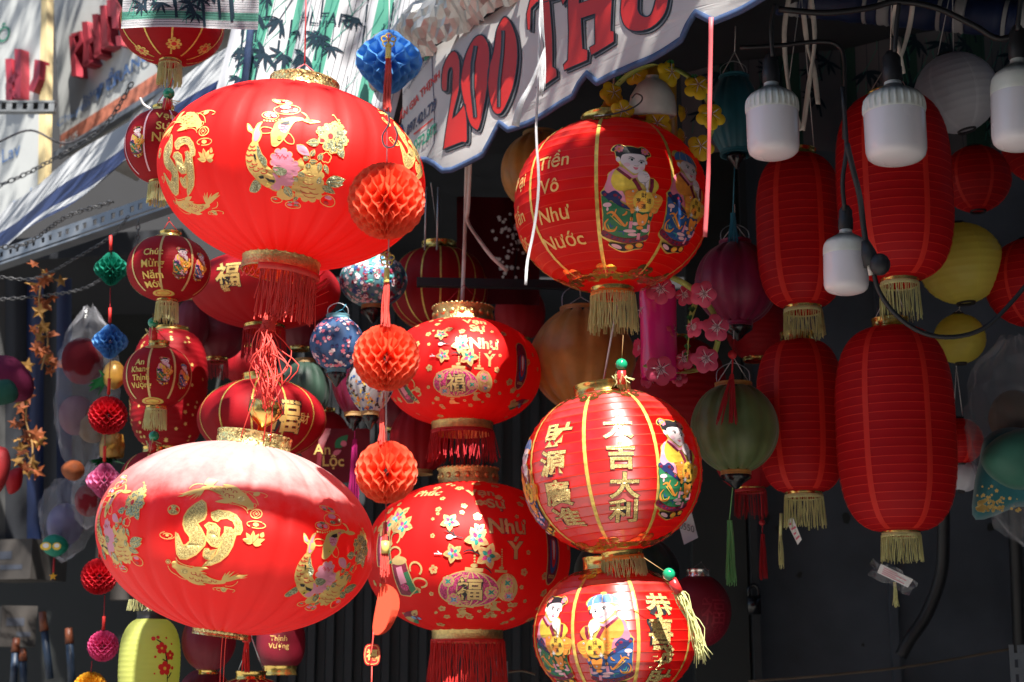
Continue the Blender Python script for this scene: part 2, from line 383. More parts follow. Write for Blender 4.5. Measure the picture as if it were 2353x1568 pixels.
# ------------------------------------------------------------------ lanterns
class Rev:
    """a body of revolution; s = arc length up from the equator, theta 0 faces -Y"""
    def __init__(s, rx, H, n, rt, rb, wires=0, gores=0, amp=.012, gamp=.006, res=None):
        tb = -math.acos(min(1, (rb / rx) ** (n / 2))); tt = math.acos(min(1, (rt / rx) ** (n / 2)))
        t = np.linspace(tb, tt, 900)
        r = rx * np.cos(t) ** (2 / n); z = H * np.sign(np.sin(t)) * np.abs(np.sin(t)) ** (2 / n)
        sl = np.concatenate([[0], np.cumsum(np.hypot(np.diff(r), np.diff(z)))])
        s0 = np.interp(0, z, sl); s.s = sl - s0; s.r = r; s.z = z; s.rx = rx; s.zb = z[0]; s.zt = z[-1]
        s.wires = wires; s.gores = gores; s.amp = amp; s.gamp = gamp
        s.ds = float(s.s[-1] - s.s[0]) / wires if wires else 1
        s.lo, s.hi = float(s.s[0]), float(s.s[-1]); g = np.linspace(s.lo, s.hi, 1201)
        s.tr = np.interp(g, s.s, s.r).tolist(); s.tz = np.interp(g, s.s, s.z).tolist(); s.q = 1200 / (s.hi - s.lo)
    def rz(s, q):
        t = (q - s.lo) * s.q
        if t <= 0: return s.tr[0], s.tz[0]
        if t >= 1200: return s.tr[-1], s.tz[-1]
        i = int(t); t -= i
        return s.tr[i] + (s.tr[i + 1] - s.tr[i]) * t, s.tz[i] + (s.tz[i + 1] - s.tz[i]) * t
    def point(s, th, q, off=0.):
        q = min(max(q, s.lo), s.hi)
        r, z = s.rz(q); e = s.rx * .02
        r1, z1 = s.rz(q - e); r2, z2 = s.rz(q + e); nr, nz = z2 - z1, r1 - r2; l = math.hypot(nr, nz) or 1
        d = off
        if s.wires:
            f = (q - float(s.s[0])) / s.ds; f -= math.floor(f); d -= s.rx * s.amp * math.sin(math.pi * f) ** .8
        if s.gores: d -= s.rx * s.gamp * (1 - abs(math.sin(s.gores * th / 2))) ** 3 * 2
        r += nr / l * d; z += nz / l * d
        return Vector((r * math.sin(th), -r * math.cos(th), z))
    def mesh(s, seg, rows):
        V = []; F = []
        rows = s.wires * max(3, rows // s.wires) if s.wires else rows
        qs = np.linspace(float(s.s[0]), float(s.s[-1]), rows + 1)
        seg = s.gores * max(4, round(seg / s.gores)) if s.gores else seg
        for q in qs:
            for j in range(seg): V.append(s.point(2 * math.pi * j / seg, float(q)))
        for i in range(rows):
            for j in range(seg):
                k = (j + 1) % seg; F.append((i * seg + j, i * seg + k, i * seg + seg + k, i * seg + seg + j))
        return V, F
class Lantern: pass
def fringe_mb(mb, r, z, length, n, m=0, w=.0011, wild=.12, droop=0., segs=5, arc0=0, arc1=2 * math.pi, flare=.06):
    for i in range(n):
        a = arc0 + (arc1 - arc0) * (i + random.uniform(-.4, .4)) / n; L = length * random.uniform(.86, 1.05); ph = random.uniform(0, 6.3); pts = []
        a2 = a + random.gauss(0, wild * .6)
        rr = r * random.uniform(.95, 1.03); fl = random.gauss(flare, .05)
        for j in range(segs + 1):
            t = j / segs; aa = a + (a2 - a) * t + .025 * math.sin(ph + 5 * t) ; q = rr * (1 + fl * t)
            pts.append((q * math.sin(aa), -q * math.cos(aa), z - L * t))
        mb.tube(pts, w, 3, m, caps=False)
def tassel_mb(mb, c, length, r, n=26, m=0, w=.0011, tilt=(0, 0)):
    c = Vector(c)
    for i in range(n):
        a = random.uniform(0, 6.3); q = r * math.sqrt(random.random()); L = length * random.uniform(.88, 1.06); ph = random.uniform(0, 6.3); pts = []
        for j in range(6):
            t = j / 5; s = q * (.35 + .75 * t)
            pts.append(c + Vector((s * math.cos(a) + .0015 * math.sin(ph + 4 * t) + tilt[0] * t * length, s * math.sin(a), -L * t)))
        mb.tube(pts, w, 3, m, caps=False)
def ring_prof(r, h, th=.0025, lip=.0): return [(r - th, -h / 2), (r + lip, -h / 2), (r + lip, -h / 2 + .003), (r, -h / 2 + .005), (r, h / 2 - .005), (r + lip, h / 2 - .003), (r + lip, h / 2), (r - th, h / 2)]
def lantern(name, label, cx, cy, rx, ry, d, m, n=2., rt=50, rb=50, tilt=0., yaw=0., nod=0., wires=0, gores=0, amp=.012, gamp=.006,
            top=20, bot=14, ringm='gold_foil', botm=None, fringe=None, flen=60, fcount=110, stripes=None, cord=None, cordm='string_white', cordr=.0012,
            cat='lantern', group=None, seg=96, rows=60, bail=False, scallop=False, band=None, ribm=None, ribw=2.):
    k = S(d); o = Lantern(); o.k = k; o.d = d; o.cx, o.cy = cx, cy
    o.root = thing(name, label, cat, P(cx, cy, d), group)
    o.root.rotation_euler = (math.radians(nod), math.radians(tilt), math.radians(yaw))
    RX = rx * k; zt = ry * k
    H = zt / max(.2, (1 - (rt / rx) ** n) ** (1 / n))
    o.rev = Rev(RX, H, n, rt * k, rb * k, wires, gores, amp, gamp)
    o.M = Matrix.LocRotScale(o.root.location, o.root.rotation_euler, None)
    mb = MB(); V, F = o.rev.mesh(seg, rows); mb.add(V, F); o.body = mb.build('body', m, o.root)
    zt, zb = o.rev.zt, o.rev.zb; o.zt, o.zb = zt, zb
    if top:
        h = top * k; sc = (lambda a, i: 1.0)
        mb = MB(); mb.lathe(ring_prof(rt * k, h, lip=.0012), 48, closed=True); rg = mb.build('top_ring', ringm, o.root, sharp=50); rg.location = (0, 0, zt + h * .42); o.topring = rg
        if scallop:
            mb = MB()
            for i in range(18):
                a = 2 * math.pi * i / 18; mb.lathe([(.0001, .003), (.004, .0028), (.0072, .001), (.0075, -.001)], 10, 0, (0, 0, 0))
                nv = 40; R = Matrix.Rotation(a, 3, 'Z') @ Matrix.Rotation(math.radians(90), 3, 'X')
                for q in range(len(mb.V) - nv, len(mb.V)): mb.V[q] = tuple(R @ Vector(mb.V[q]) + Vector((rt * k * math.sin(a), -rt * k * math.cos(a), 0)))
                mb.ball((rt * k * math.sin(a), -rt * k * math.cos(a), h / 2), .0042, 0, 8, rz=.003); mb.ball((rt * k * math.sin(a + .175), -rt * k * math.cos(a + .175), h / 2), .0042, 0, 8, rz=.003)
            mb.build('medallion', ringm, rg)
    if bot:
        h = bot * k; mb = MB(); mb.lathe(ring_prof(rb * k, h, lip=.001), 48, closed=True); rg = mb.build('bottom_ring', botm or ringm, o.root, sharp=50); rg.location = (0, 0, zb - h * .42)
    if fringe:
        zz = zb - bot * k * .8; mb = MB(); fringe_mb(mb, rb * k * 1.02, zz, flen * k, fcount, w=.0011)
        fr = mb.build('fringe', fringe, o.root, kind='stuff'); fr.location = (0, 0, 0)
        mb = MB(); bh = .009; mb.lathe(ring_prof(rb * k * 1.03, bh), 40, closed=True); mb.build('fringe_band', band or fringe, o.root, loc=(0, 0, zz))
    if stripes:
        cnt, sm, st, w, q0, q1 = stripes
        for i in range(cnt):
            th = math.radians(st + 360 / cnt * i); mb = MB(); V = []; F = []; ns = 70
            for j in range(ns + 1):
                q = o.rev.s[0] + (o.rev.s[-1] - o.rev.s[0]) * (q0 + (q1 - q0) * j / ns); r, _ = o.rev.rz(float(q))
                for e in (-1, 0, 1): V.append(o.rev.point(th + e * w * k / 2 / max(r, .2 * RX), float(q), .0011 + (.0004 if e == 0 else 0)))
            for j in range(ns):
                for e in (0, 1): F.append((j * 3 + e, j * 3 + e + 1, j * 3 + e + 4, j * 3 + e + 3))
            mb.add(V, F); mb.build('gold_stripe', sm, o.root)
    if ribm:
        Rv = o.rev; n_ = 64
        for i in range(1, wires):
            q = Rv.lo + Rv.ds * i; V = []; F = []
            for j in range(n_):
                a = 2 * math.pi * j / n_
                for e in (-1, 1): V.append(Rv.point(a, q + e * ribw * k * .5, .0007))
            for j in range(n_): j2 = (j + 1) % n_; F.append((j * 2, j2 * 2, j2 * 2 + 1, j * 2 + 1))
            mb = MB(); mb.add(V, F); mb.build('rib', ribm, o.root)
    if bail:
        mb = MB(); r = rt * k * .9; q = zt + top * k * .7
        mb.tube(curve_pts([(-r, 0, q), (-r * .95, 0, q + r * .8), (-r * .3, 0, q + r * 1.25), (r * .3, 0, q + r * 1.25), (r * .95, 0, q + r * .8), (r, 0, q)], 20), .0011, 5); mb.build('wire_bail', 'wire_steel', o.root)
    if cord is not None:
        Mi = o.M.inverted(); e = Mi @ P(cord[0], cord[1], cord[2] if len(cord) > 2 else d); mb = MB(); r = rt * k * .93; q = zt + top * k * .6
        j = Vector((0, 0, q)) + (e - Vector((0, 0, q))) * (cord[3] if len(cord) > 3 else .35)
        for sx in (-1, 1): mb.tube([(sx * r, 0, q), j], cordr * .8, 5)
        mb.tube([j, e], cordr, 5); mb.build('hanging_cord', cordm, o.root)
    return o
def find(o, x, y):
    """where the picture point x, y falls on the lantern: (theta, s)"""
    best = None; Rv = o.rev; lo, hi = float(Rv.s[0]), float(Rv.s[-1]); a0, a1, b0, b1 = -1.55, 1.55, lo, hi
    for it in range(4):
        for th in np.linspace(a0, a1, 15):
            for q in np.linspace(b0, b1, 15):
                w = o.M @ Rv.point(float(th), float(q)); u = px(w); e = (u[0] - x) ** 2 + (u[1] - y) ** 2 + 2e4 * max(0, (w - CAM).dot(FW) - o.d) ** 2 * 100
                if best is None or e < best[0]: best = (e, float(th), float(q))
        wa, wb = (a1 - a0) / 7, (b1 - b0) / 7
        a0, a1, b0, b1 = best[1] - wa, best[1] + wa, max(lo, best[2] - wb), min(hi, best[2] + wb)
    return best[1], best[2]
def on(o, x, y=None, th=None, s=None):
    if th is None: th, s = find(o, x, y)
    rx = o.rev.rx
    def f(u, v, off):
        r, _ = o.rev.rz(min(max(s + v, float(o.rev.s[0])), float(o.rev.s[-1]))); return o.rev.point(th + u / max(r, .22 * rx), s + v, off)
    return f
def print_on(o, name, x, y, layers, **k):
    if o.rev.wires: k.setdefault('L', .0045); k.setdefault('off', .0016)
    return decal(o.root, name, on(o, x, y), layers, **k)
def word(o, x, y, body, size, m='gold_print', bold=.02, outline=None, name='printed_lettering', sx=1., rot=0., shear=0.):
    q = size * o.k; ly = []
    if outline: ly.append((outline, [TextShape(body, 0, 0, q, bold + .018, sx, rot, shear)]))
    ly.append((m, [TextShape(body, 0, 0, q, bold, sx, rot, shear)]))
    return print_on(o, name, x, y, ly)

# ------------------------------------------------------------------ honeycomb paper shapes
def honeycomb(mb, c, prof, sheets=26, waves=9, rin=.35, m=0, scal=.045, nphi=None, fill=1.):
    """prof(phi) -> radius for phi 0 (top) .. pi (bottom); each sheet waves so that it touches its neighbours in turn"""
    nphi = nphi or waves * 8; D = 2 * math.pi / sheets; c = Vector(c)
    for i in range(sheets):
        V = []; F = []
        for j in range(nphi + 1):
            ph = math.pi * (.02 + .96 * j / nphi); R = prof(ph); wv = math.cos(2 * waves * ph + i * math.pi)
            da = D / 2 * .96 * (1 if wv > 0 else -1) * abs(wv) ** .7
            a = i * D + da; e = R * (1 - scal + scal * abs(math.cos(2 * waves * ph)) ** .6)
            for kx, rr in enumerate((rin, .7, 1.)):
                a2 = i * D + da * (.6 + .4 * rr); q = e * rr
                V.append(c + Vector((q * math.sin(ph) * math.sin(a2), -q * math.sin(ph) * math.cos(a2), q * math.cos(ph))))
        for j in range(nphi):
            for kx in (0, 1): F.append((j * 3 + kx, j * 3 + kx + 1, j * 3 + kx + 4, j * 3 + kx + 3))
        mb.add(V, F, m)

# ------------------------------------------------------------------ flat sheets standing in the place
class Plane:
    def __init__(s, A, B, Z=None, bump=None):
        s.o = Vector(A); U = Vector(B) - s.o; s.U = U.normalized(); up = Vector(Z) if Z is not None else Vector((0, 0, 1)); s.V = (up - s.U * up.dot(s.U)).normalized(); s.N = s.U.cross(s.V).normalized()
        if s.N.dot(CAM - s.o) < 0: s.N = -s.N
        s.bump = bump or (lambda u, v: 0.)
    def uv(s, x, y):
        r = ray(x, y); t = (s.o - CAM).dot(s.N) / r.dot(s.N); q = CAM + r * t - s.o; return q.dot(s.U), q.dot(s.V)
    def at(s, u, v, off=0.): return s.o + s.U * u + s.V * v + s.N * (s.bump(u, v) + off)
    def fn(s): return lambda u, v, off: s.at(u, v, off)
def px_layers(pl, layers):             # shapes traced in picture coordinates, put on the plane (y up kept as -v)
    def f(p):
        u, v = pl.uv(*p); return (u, -v)
    return [(ly[0], [tr_shape(sh, f) for sh in ly[1]], *ly[2:]) for ly in layers]
def sheet(pl, poly_px, m, name, parent=None, L=.05, th=.002, **k):
    mb = MB(); mats = [m]
    V, T = flat_tris([(lambda q: (q[0], q[1]))(pl.uv(*p)) for p in poly_px]); V, T = refine(list(V), T, L)
    n = len(V); pts = [pl.at(u, v, 0) for u, v in V] + [pl.at(u, v, -th) for u, v in V]
    F = [t for t in T] + [(c + n, b + n, a + n) for a, b, c in T]; m_ = len(poly_px)
    cnt = {}
    for a, b, c in T:
        for e in ((a, b), (b, c), (c, a)): cnt[tuple(sorted(e))] = cnt.get(tuple(sorted(e)), 0) + 1
    F += [(a, b, b + n, a + n) for (a, b), q in cnt.items() if q == 1]
    mb.add(pts, F); return mb.build(name, mats, parent, **k)
# ------------------------------------------------------------------ printed motifs (coordinates of the motif's own drawing, y down)
def child_figure(boy=False):
    g = lambda pts: smooth2(pts, 3)
    L = []
    L.append(('gold_line', [g([(290, 150), (330, 95), (400, 65), (465, 90), (560, 92), (640, 112), (690, 93), (760, 128), (808, 200), (792, 242), (757, 255), (728, 335), (708, 430), (745, 455), (778, 520), (842, 538), (898, 600), (893, 660), (855, 715), (905, 738), (955, 770), (942, 850), (905, 905), (885, 960), (832, 988), (803, 1090), (808, 1200), (778, 1332), (733, 1352), (748, 1420), (722, 1464), (640, 1480), (520, 1530), (430, 1505), (297, 1422), (302, 1372), (187, 1292), (197, 1180), (177, 1000), (147, 770), (137, 730), (187, 668), (227, 558), (247, 478), (387, 388), (347, 310), (342, 260), (332, 190), (297, 180)])]))
    hair = [(302, 150), (340, 102), (400, 75), (460, 98), (560, 103), (640, 122), (690, 103), (755, 138), (797, 205), (772, 235), (745, 245), (730, 290), (700, 330), (600, 340), (420, 330), (385, 262), (347, 250), (342, 190), (312, 175)]
    if boy:
        L.append(('print_hat_blue', [g([(335, 250), (345, 150), (430, 80), (560, 60), (690, 90), (770, 170), (775, 270), (600, 240), (450, 235)])]))
        L.append(('gold_print', [x for q in ([(470, 75), (440, 140), (430, 240)], [(570, 65), (575, 150), (575, 240)], [(660, 85), (700, 150), (715, 250)]) for x in stroke(q, 9)]))
        L.append(('print_orange', [[(335, 235), (450, 205), (600, 205), (775, 250), (775, 310), (600, 262), (450, 258), (335, 300)], circ(555, 50, 45, 26)]))
        L.append(('print_black', [[(735, 300), (770, 310), (745, 380)]]))
    else:
        L.append(('print_black', [g(hair)]))
        L.append(('print_rose', [petals(395, 140, 56, 7, depth=.25), petals(728, 172, 54, 7, depth=.25)]))
        L.append(('print_orange', [circ(395, 140, 20), circ(728, 172, 18), circ(350, 165, 16), circ(440, 120, 14), circ(770, 205, 14), circ(690, 130, 12)]))
    L.append(('print_skin', [g([(405, 290), (430, 250 if boy else 235), (500, 215), (600, 212), (690, 222), (730, 262), (722, 330), (702, 420), (645, 462), (580, 487), (520, 455), (440, 385), (402, 330)]), circ(372, 297, 28, 36), circ(735, 330, 12, 26)]))
    L.append(('print_rose', [[(556, 395), (590, 402), (630, 403), (615, 430), (590, 437), (568, 420)]]))
    L.append(('print_pale_pink', [circ(480, 370, 42, 28), circ(672, 410, 30, 24)]))
    L.append(('print_white', [circ(546, 300, 27, 15, rot=.15), circ(668, 333, 27, 14, rot=.1)]))
    L.append(('print_black', [circ(548, 300, 17, 15), circ(668, 334, 17, 14)] + stroke(arc(545, 296, 40, 20, 190, 345), 6) + stroke(arc(668, 330, 38, 20, 195, 350), 6) + stroke([(512, 262), (545, 262), (580, 278)], 5) + stroke([(648, 300), (680, 298), (712, 312)], 5) + stroke([(572, 380), (600, 388), (630, 382)], 4)))
    robe, skirt, sleeve = ('print_orange', 'print_blue', 'print_rose') if boy else ('print_yellow', 'print_green', 'print_pink')
    L.append((sleeve, [g([(258, 488), (330, 430), (400, 520), (420, 720), (505, 872), (330, 800), (195, 712), (232, 560)])]))
    L.append((robe, [g([(310, 470), (372, 425), (450, 490), (540, 560), (620, 690), (560, 735), (470, 715), (340, 705), (275, 600)]), g([(800, 540), (842, 548), (890, 602), (885, 655), (840, 715), (770, 720)])]))
    L.append(('print_pink', [[(392, 400), (450, 430), (555, 515), (600, 505), (640, 462), (612, 535), (545, 552), (430, 482), (368, 422)]]))
    L.append(('print_maroon', stroke([(352, 428), (430, 490), (525, 562)], 38) + stroke([(560, 560), (600, 620), (650, 705)], 52) + stroke([(806, 540), (800, 640), (780, 715)], 48)))
    L.append(('print_navy', [g([(155, 742), (192, 706), (240, 745), (300, 715), (350, 722), (415, 790), (392, 842), (480, 900), (522, 945), (430, 925), (330, 872), (282, 832), (240, 835)])]))
    L.append(('print_maroon', [circ(200, 760, 22), circ(330, 770, 26, 20), circ(380, 800, 16), circ(430, 890, 18)]))
    L.append(('print_skin', [g([(610, 540), (622, 482), (680, 450), (742, 470), (770, 522), (760, 585), (740, 690), (690, 625), (640, 595)])]))
    L.append(('print_black', stroke([(690, 470), (700, 500), (740, 490)], 3) + stroke([(705, 505), (715, 530), (755, 515)], 3) + stroke([(650, 600), (720, 600), (755, 560)], 3) + stroke([(705, 595), (708, 660)], 8)))
    L.append((skirt, [g([(160, 775), (260, 845), (312, 865), (470, 945), (560, 965), (815, 965), (795, 1100), (778, 1240), (600, 1305), (400, 1295), (218, 1195), (192, 1000)])]))
    L.append(('print_maroon', [g([(210, 1200), (400, 1302), (600, 1312), (774, 1248), (768, 1322), (560, 1382), (420, 1368), (205, 1282)])]))
    L.append(('print_navy', [circ(x, y, 16, 11) for x, y in ((260, 1265), (330, 1300), (400, 1325), (480, 1345), (560, 1350), (640, 1335), (720, 1310))]))
    L.append(('print_black', [g([(312, 1375), (450, 1398), (560, 1398), (728, 1358), (732, 1440), (640, 1458), (510, 1498), (420, 1478), (312, 1410)])]))
    L.append(('print_pale_pink', [circ(235, 888, 54, 28), circ(240, 940, 14, 26), circ(540, 1215, 82, 22), circ(580, 1262, 60, 22), circ(735, 1200, 48, 22), circ(600, 1120, 40, 22), circ(400, 1430, 75, 26, rot=.4)]))
    L.append(('print_orange', smooth_strokes([([(235, 1000), (300, 980), (380, 1060), (470, 1150), (500, 1100)], 34), ([(260, 1060), (220, 1120), (250, 1200), (340, 1215), (375, 1160)], 28), ([(350, 940), (330, 1000), (300, 1040)], 20), ([(430, 1020), (470, 1000), (480, 965)], 24)]) + [circ(560, 1435, 55, 42), circ(685, 1400, 48, 36)]))
    L.append(('print_yellow', [circ(560, 1432, 34, 26), circ(686, 1397, 30, 22)] + smooth_strokes([([(280, 1020), (350, 1080), (430, 1150)], 9), ([(255, 1130), (290, 1195), (350, 1190)], 8)])))
    L.append(('print_blue' if not boy else 'print_teal', smooth_strokes([([(280, 1110), (300, 1160), (330, 1150)], 18), ([(390, 1220), (460, 1230), (465, 1275)], 16)])))
    L.append(('print_orange', [g([(452, 730), (520, 702), (605, 692), (580, 760), (568, 900), (525, 932), (472, 880)]), g([(795, 740), (860, 728), (945, 770), (930, 860), (882, 912), (842, 965), (785, 955), (815, 850)])]))
    L.append(('print_yellow', [x for q in range(3) for x in stroke(arc(520, 770 + 42 * q, 42, 22, 20, 160, 6), 7) + stroke(arc(865, 800 + 40 * q, 46, 22, 20, 160, 6), 7)]))
    L.append(('print_white', [circ(550, 718, 13), circ(848, 766, 13)]))
    L.append(('print_navy', [circ(550, 718, 7), circ(848, 766, 7)]))
    L.append(('gold_line', [circ(690, 835, 137, n=28)])); L.append(('print_coin', [circ(690, 835, 126, n=28)]))
    L.append(('print_orange', [circ(650, 880, 60, 50)] + stroke([(672, 812), (712, 812), (712, 850), (672, 850)], 6, True)))
    L.append(('print_black', [TextShape('財', 690, 762, 72, .01), TextShape('通', 758, 828, 66, .01), TextShape('運', 690, 900, 66, .01), TextShape('亨', 622, 830, 66, .01)]))
    L.append(('print_orange', [g([(600, 990), (640, 985), (680, 1005), (720, 985), (755, 995), (748, 1060), (715, 1130), (640, 1130), (612, 1060)]), circ(550, 960, 26, 34), circ(788, 990, 22, 28), circ(545, 1060, 20, 26), circ(775, 1080, 18, 24), circ(660, 1165, 44, 24)]))
    L.append(('print_pink', [[(522, 1090), (564, 1090), (562, 1182), (520, 1180)], [(756, 1115), (790, 1118), (786, 1200), (754, 1198)], [(637, 1235), (676, 1235), (676, 1322), (636, 1322)]]))
    L.append(('print_black', stroke([(552, 990), (548, 1085)], 9) + stroke([(786, 1015), (774, 1112)], 8) + stroke([(658, 1185), (657, 1232)], 12)))
    for cx, cy, q in ((612, 938, 48), (735, 705, 32), (688, 1090, 24)):
        L.append(('print_white', [leaf(cx - q, cy, cx + q, cy, q * .22), leaf(cx, cy - q, cx, cy + q, q * .22), leaf(cx - q * .6, cy - q * .6, cx + q * .6, cy + q * .6, q * .2), leaf(cx - q * .6, cy + q * .6, cx + q * .6, cy - q * .6, q * .2)]))
    return L
def smooth_strokes(lst):
    o = []
    for pts, w in lst:
        p = smooth2(pts, 4, False); n = len(p); o += stroke(p, [w * (.35 + .65 * math.sin(math.pi * min(1, max(0, (i + .3) / n)))) for i in range(n)])
    return o
def outl(shapes, w): return [q for s in shapes for q in stroke(s, w, True)]
def koi_and_peony():
    L = []; g = lambda p: smooth2(p, 3)
    f1 = g([(455, 440), (520, 390), (640, 335), (770, 320), (800, 335), (770, 368), (700, 400), (655, 490), (625, 590), (565, 690), (510, 742), (450, 730), (430, 650), (420, 570), (440, 500)])
    f1t = [g([(765, 345), (830, 325), (825, 285), (760, 235), (812, 242), (852, 282), (872, 322)]), g([(770, 350), (870, 325), (960, 320), (1012, 338), (950, 365), (860, 376)])]
    f1f = [g([(288, 578), (300, 520), (360, 508), (432, 520), (420, 572), (340, 592)]), g([(588, 625), (640, 558), (710, 622), (716, 684), (640, 682)])]
    f2 = g([(205, 700), (280, 710), (300, 800), (350, 880), (405, 960), (470, 1020), (560, 1080), (632, 1190), (642, 1290), (560, 1312), (460, 1272), (360, 1212), (270, 1130), (190, 1040), (150, 920), (155, 820)])
    f2t = g([(108, 475), (150, 490), (205, 548), (240, 470), (305, 438), (282, 520), (318, 600), (282, 712), (205, 702), (195, 610), (130, 570)])
    fin2 = g([(272, 748), (302, 772), (345, 850), (412, 920), (412, 1000), (350, 950), (292, 860)])
    fin3 = g([(250, 1282), (300, 1178), (384, 1250), (342, 1342), (260, 1342)])
    fin4 = g([(500, 1010), (600, 990), (680, 1020), (660, 1080), (570, 1090)])
    coins = [circ(510, 92, 126, 38, rot=.12), circ(388, 337, 104, 52, rot=-.05), circ(600, 1430, 70, 45), circ(810, 1478, 95, 55)]
    ing = [circ(585, 220, 165, 80, rot=-.12), circ(1238, 1325, 100, 78)]
    peony = [petals(600, 900, 150, 9, depth=.22), petals(720, 990, 120, 8, depth=.22), petals(690, 1140, 100, 8, depth=.22)]
    gpeony = [petals(970, 1190, 215, 11, depth=.16), petals(1000, 1020, 150, 8, depth=.2), leaf(830, 1000, 830, 840, 110), circ(700, 1340, 110, 80)]
    rose = [petals(1190, 520, 190, 9, depth=.26), petals(1130, 410, 80, 6, depth=.25), petals(1050, 470, 75, 6), petals(1330, 520, 70, 6), petals(1200, 630, 90, 7)]
    lv = [leaf(1180, 1095, 1425, 990, 130), leaf(1190, 1100, 1410, 1060, 90), leaf(1135, 1145, 1320, 1200, 90), leaf(680, 1225, 780, 1370, 100), leaf(1080, 1130, 1105, 1020, 60), leaf(820, 1040, 915, 1060, 80), leaf(1030, 620, 878, 640, 95), leaf(1270, 600, 1362, 742, 100), leaf(1075, 860, 1070, 965, 60), leaf(1130, 870, 1192, 975, 55), leaf(930, 950, 935, 890, 60), leaf(860, 850, 930, 830, 60), leaf(940, 870, 1040, 850, 50), leaf(950, 800, 985, 715, 55), leaf(1050, 830, 1085, 740, 60), leaf(780, 1090, 830, 1150, 50), leaf(810, 1410, 860, 1345, 50)]
    buds = [leaf(760, 692, 935, 800, 105), petals(1140, 780, 66, 5, depth=.2)]
    sprig = [circ(1165, 185, 18, 11), circ(1240, 240, 22, 14), circ(1255, 275, 24, 16), circ(1290, 300, 24, 14), petals(1200, 320, 50, 5), petals(1280, 340, 50, 5), petals(1335, 395, 34, 5)]
    L.append(('gold_print', [f1, f2, f2t] + f1t + gpeony + sprig + [circ(320 + 36 * i, 420 - 12 * max(0, i - 2) ** 1.2 * .7, 13) for i in range(7)]))
    L.append(('gold_print', outl(f1f + [fin2, fin3, fin4] + coins + ing + peony + rose + lv + buds, 11) + stroke([(1180, 190), (1240, 270), (1220, 330)], 8) + stroke([(970, 940), (1040, 880), (1080, 850)], 7) + stroke([(930, 800), (960, 860), (940, 940)], 7)))
    L.append(('print_pink', peony + [g([(505, 1075), (580, 1110), (632, 1230), (600, 1298), (500, 1268), (565, 1180)]), buds[0], g([(500, 470), (560, 455), (640, 460), (635, 510), (600, 560), (540, 545)]), g([(650, 385), (700, 365), (760, 340), (740, 370), (690, 400)])] + [g([(125, 490), (170, 540), (190, 570), (140, 560)]), g([(235, 520), (290, 455), (265, 540), (295, 600), (270, 690), (225, 690), (215, 600)])] + [circ(560, 185, 70, 32, rot=-.1), circ(1240, 1282, 48, 26), circ(450, 80, 42, 18), circ(585, 108, 40, 16), circ(345, 335, 34, 26), circ(435, 335, 34, 26), circ(845, 1440, 34, 18), circ(770, 1480, 34, 18)]))
    L.append(('print_red', [x for q in range(7) for x in stroke(arc(600 + 22 * q - 66, 880 + (q % 3) * 14, 10, 50, 200, 330, 4), 7)] + [circ(635, 240, 55, 30), circ(1222, 1358, 36, 28), circ(520, 92, 16, 12), circ(388, 332, 14, 10)] + [x for (a, b) in ((560, 500), (600, 490), (540, 540), (590, 530), (680, 390), (720, 370)) for x in stroke(arc(a, b, 24, 22, 190, 350, 5), 6)] + [x for (a, b, r) in ((215, 745, 34), (190, 790, 32), (240, 790, 30), (185, 850, 36), (230, 850, 30), (200, 920, 38), (270, 960, 38), (240, 1000, 34), (300, 1040, 40), (350, 1010, 36), (400, 1060, 40), (450, 1030, 36)) for x in stroke(arc(a, b, r, r * .8, 20, 160, 6), 12)] + [x for (a, b, r) in ((900, 1180, 60), (960, 1120, 70), (1010, 1180, 60), (950, 1240, 80), (1050, 1240, 60), (880, 1260, 60), (1000, 1290, 80), (960, 1020, 60)) for x in stroke(arc(a, b, r, r * .5, 20, 165, 7), 8)]))
    L.append(('green_glitter', rose + lv + [fin2, fin3, fin4, circ(560, 262, 50, 24), circ(690, 215, 30, 30), circ(560, 78, 50, 16), circ(460, 105, 36, 12), circ(390, 300, 40, 18), circ(365, 360, 34, 12), circ(580, 1420, 32, 14), circ(770, 1440, 32, 14), circ(850, 1480, 36, 18)]))
    L.append(('gold_print', [petals(1170, 470, 60, 5), petals(1090, 530, 60, 5)] + outl(rose, 10) + [x for a in (0, 72, 144, 216, 288) for x in stroke([(1190, 520), (1190 + 150 * math.cos(math.radians(a)), 520 + 150 * math.sin(math.radians(a)))], 9)] + [x for l in lv for x in stroke([l[0], l[6]], 7)]))
    L.append(('print_red', [circ(1160, 505, 34, 40), circ(1065, 580, 30, 24)]))
    L.append(('print_black', [[(335, 1130), (400, 1118), (412, 1152), (370, 1162)], [(420, 1140), (480, 1158), (550, 1165), (548, 1200), (470, 1192)], [(240, 850), (270, 862), (292, 935), (262, 905)], [(525, 447), (560, 420), (628, 394), (640, 436), (590, 456)]]))
    L.append(('gold_line', [circ(472, 1237, 36), circ(538, 634, 28)])); L.append(('print_yellow', [circ(472, 1237, 28), circ(538, 634, 20)])); L.append(('print_black', [circ(475, 1240, 15), circ(540, 636, 6)]))
    return L
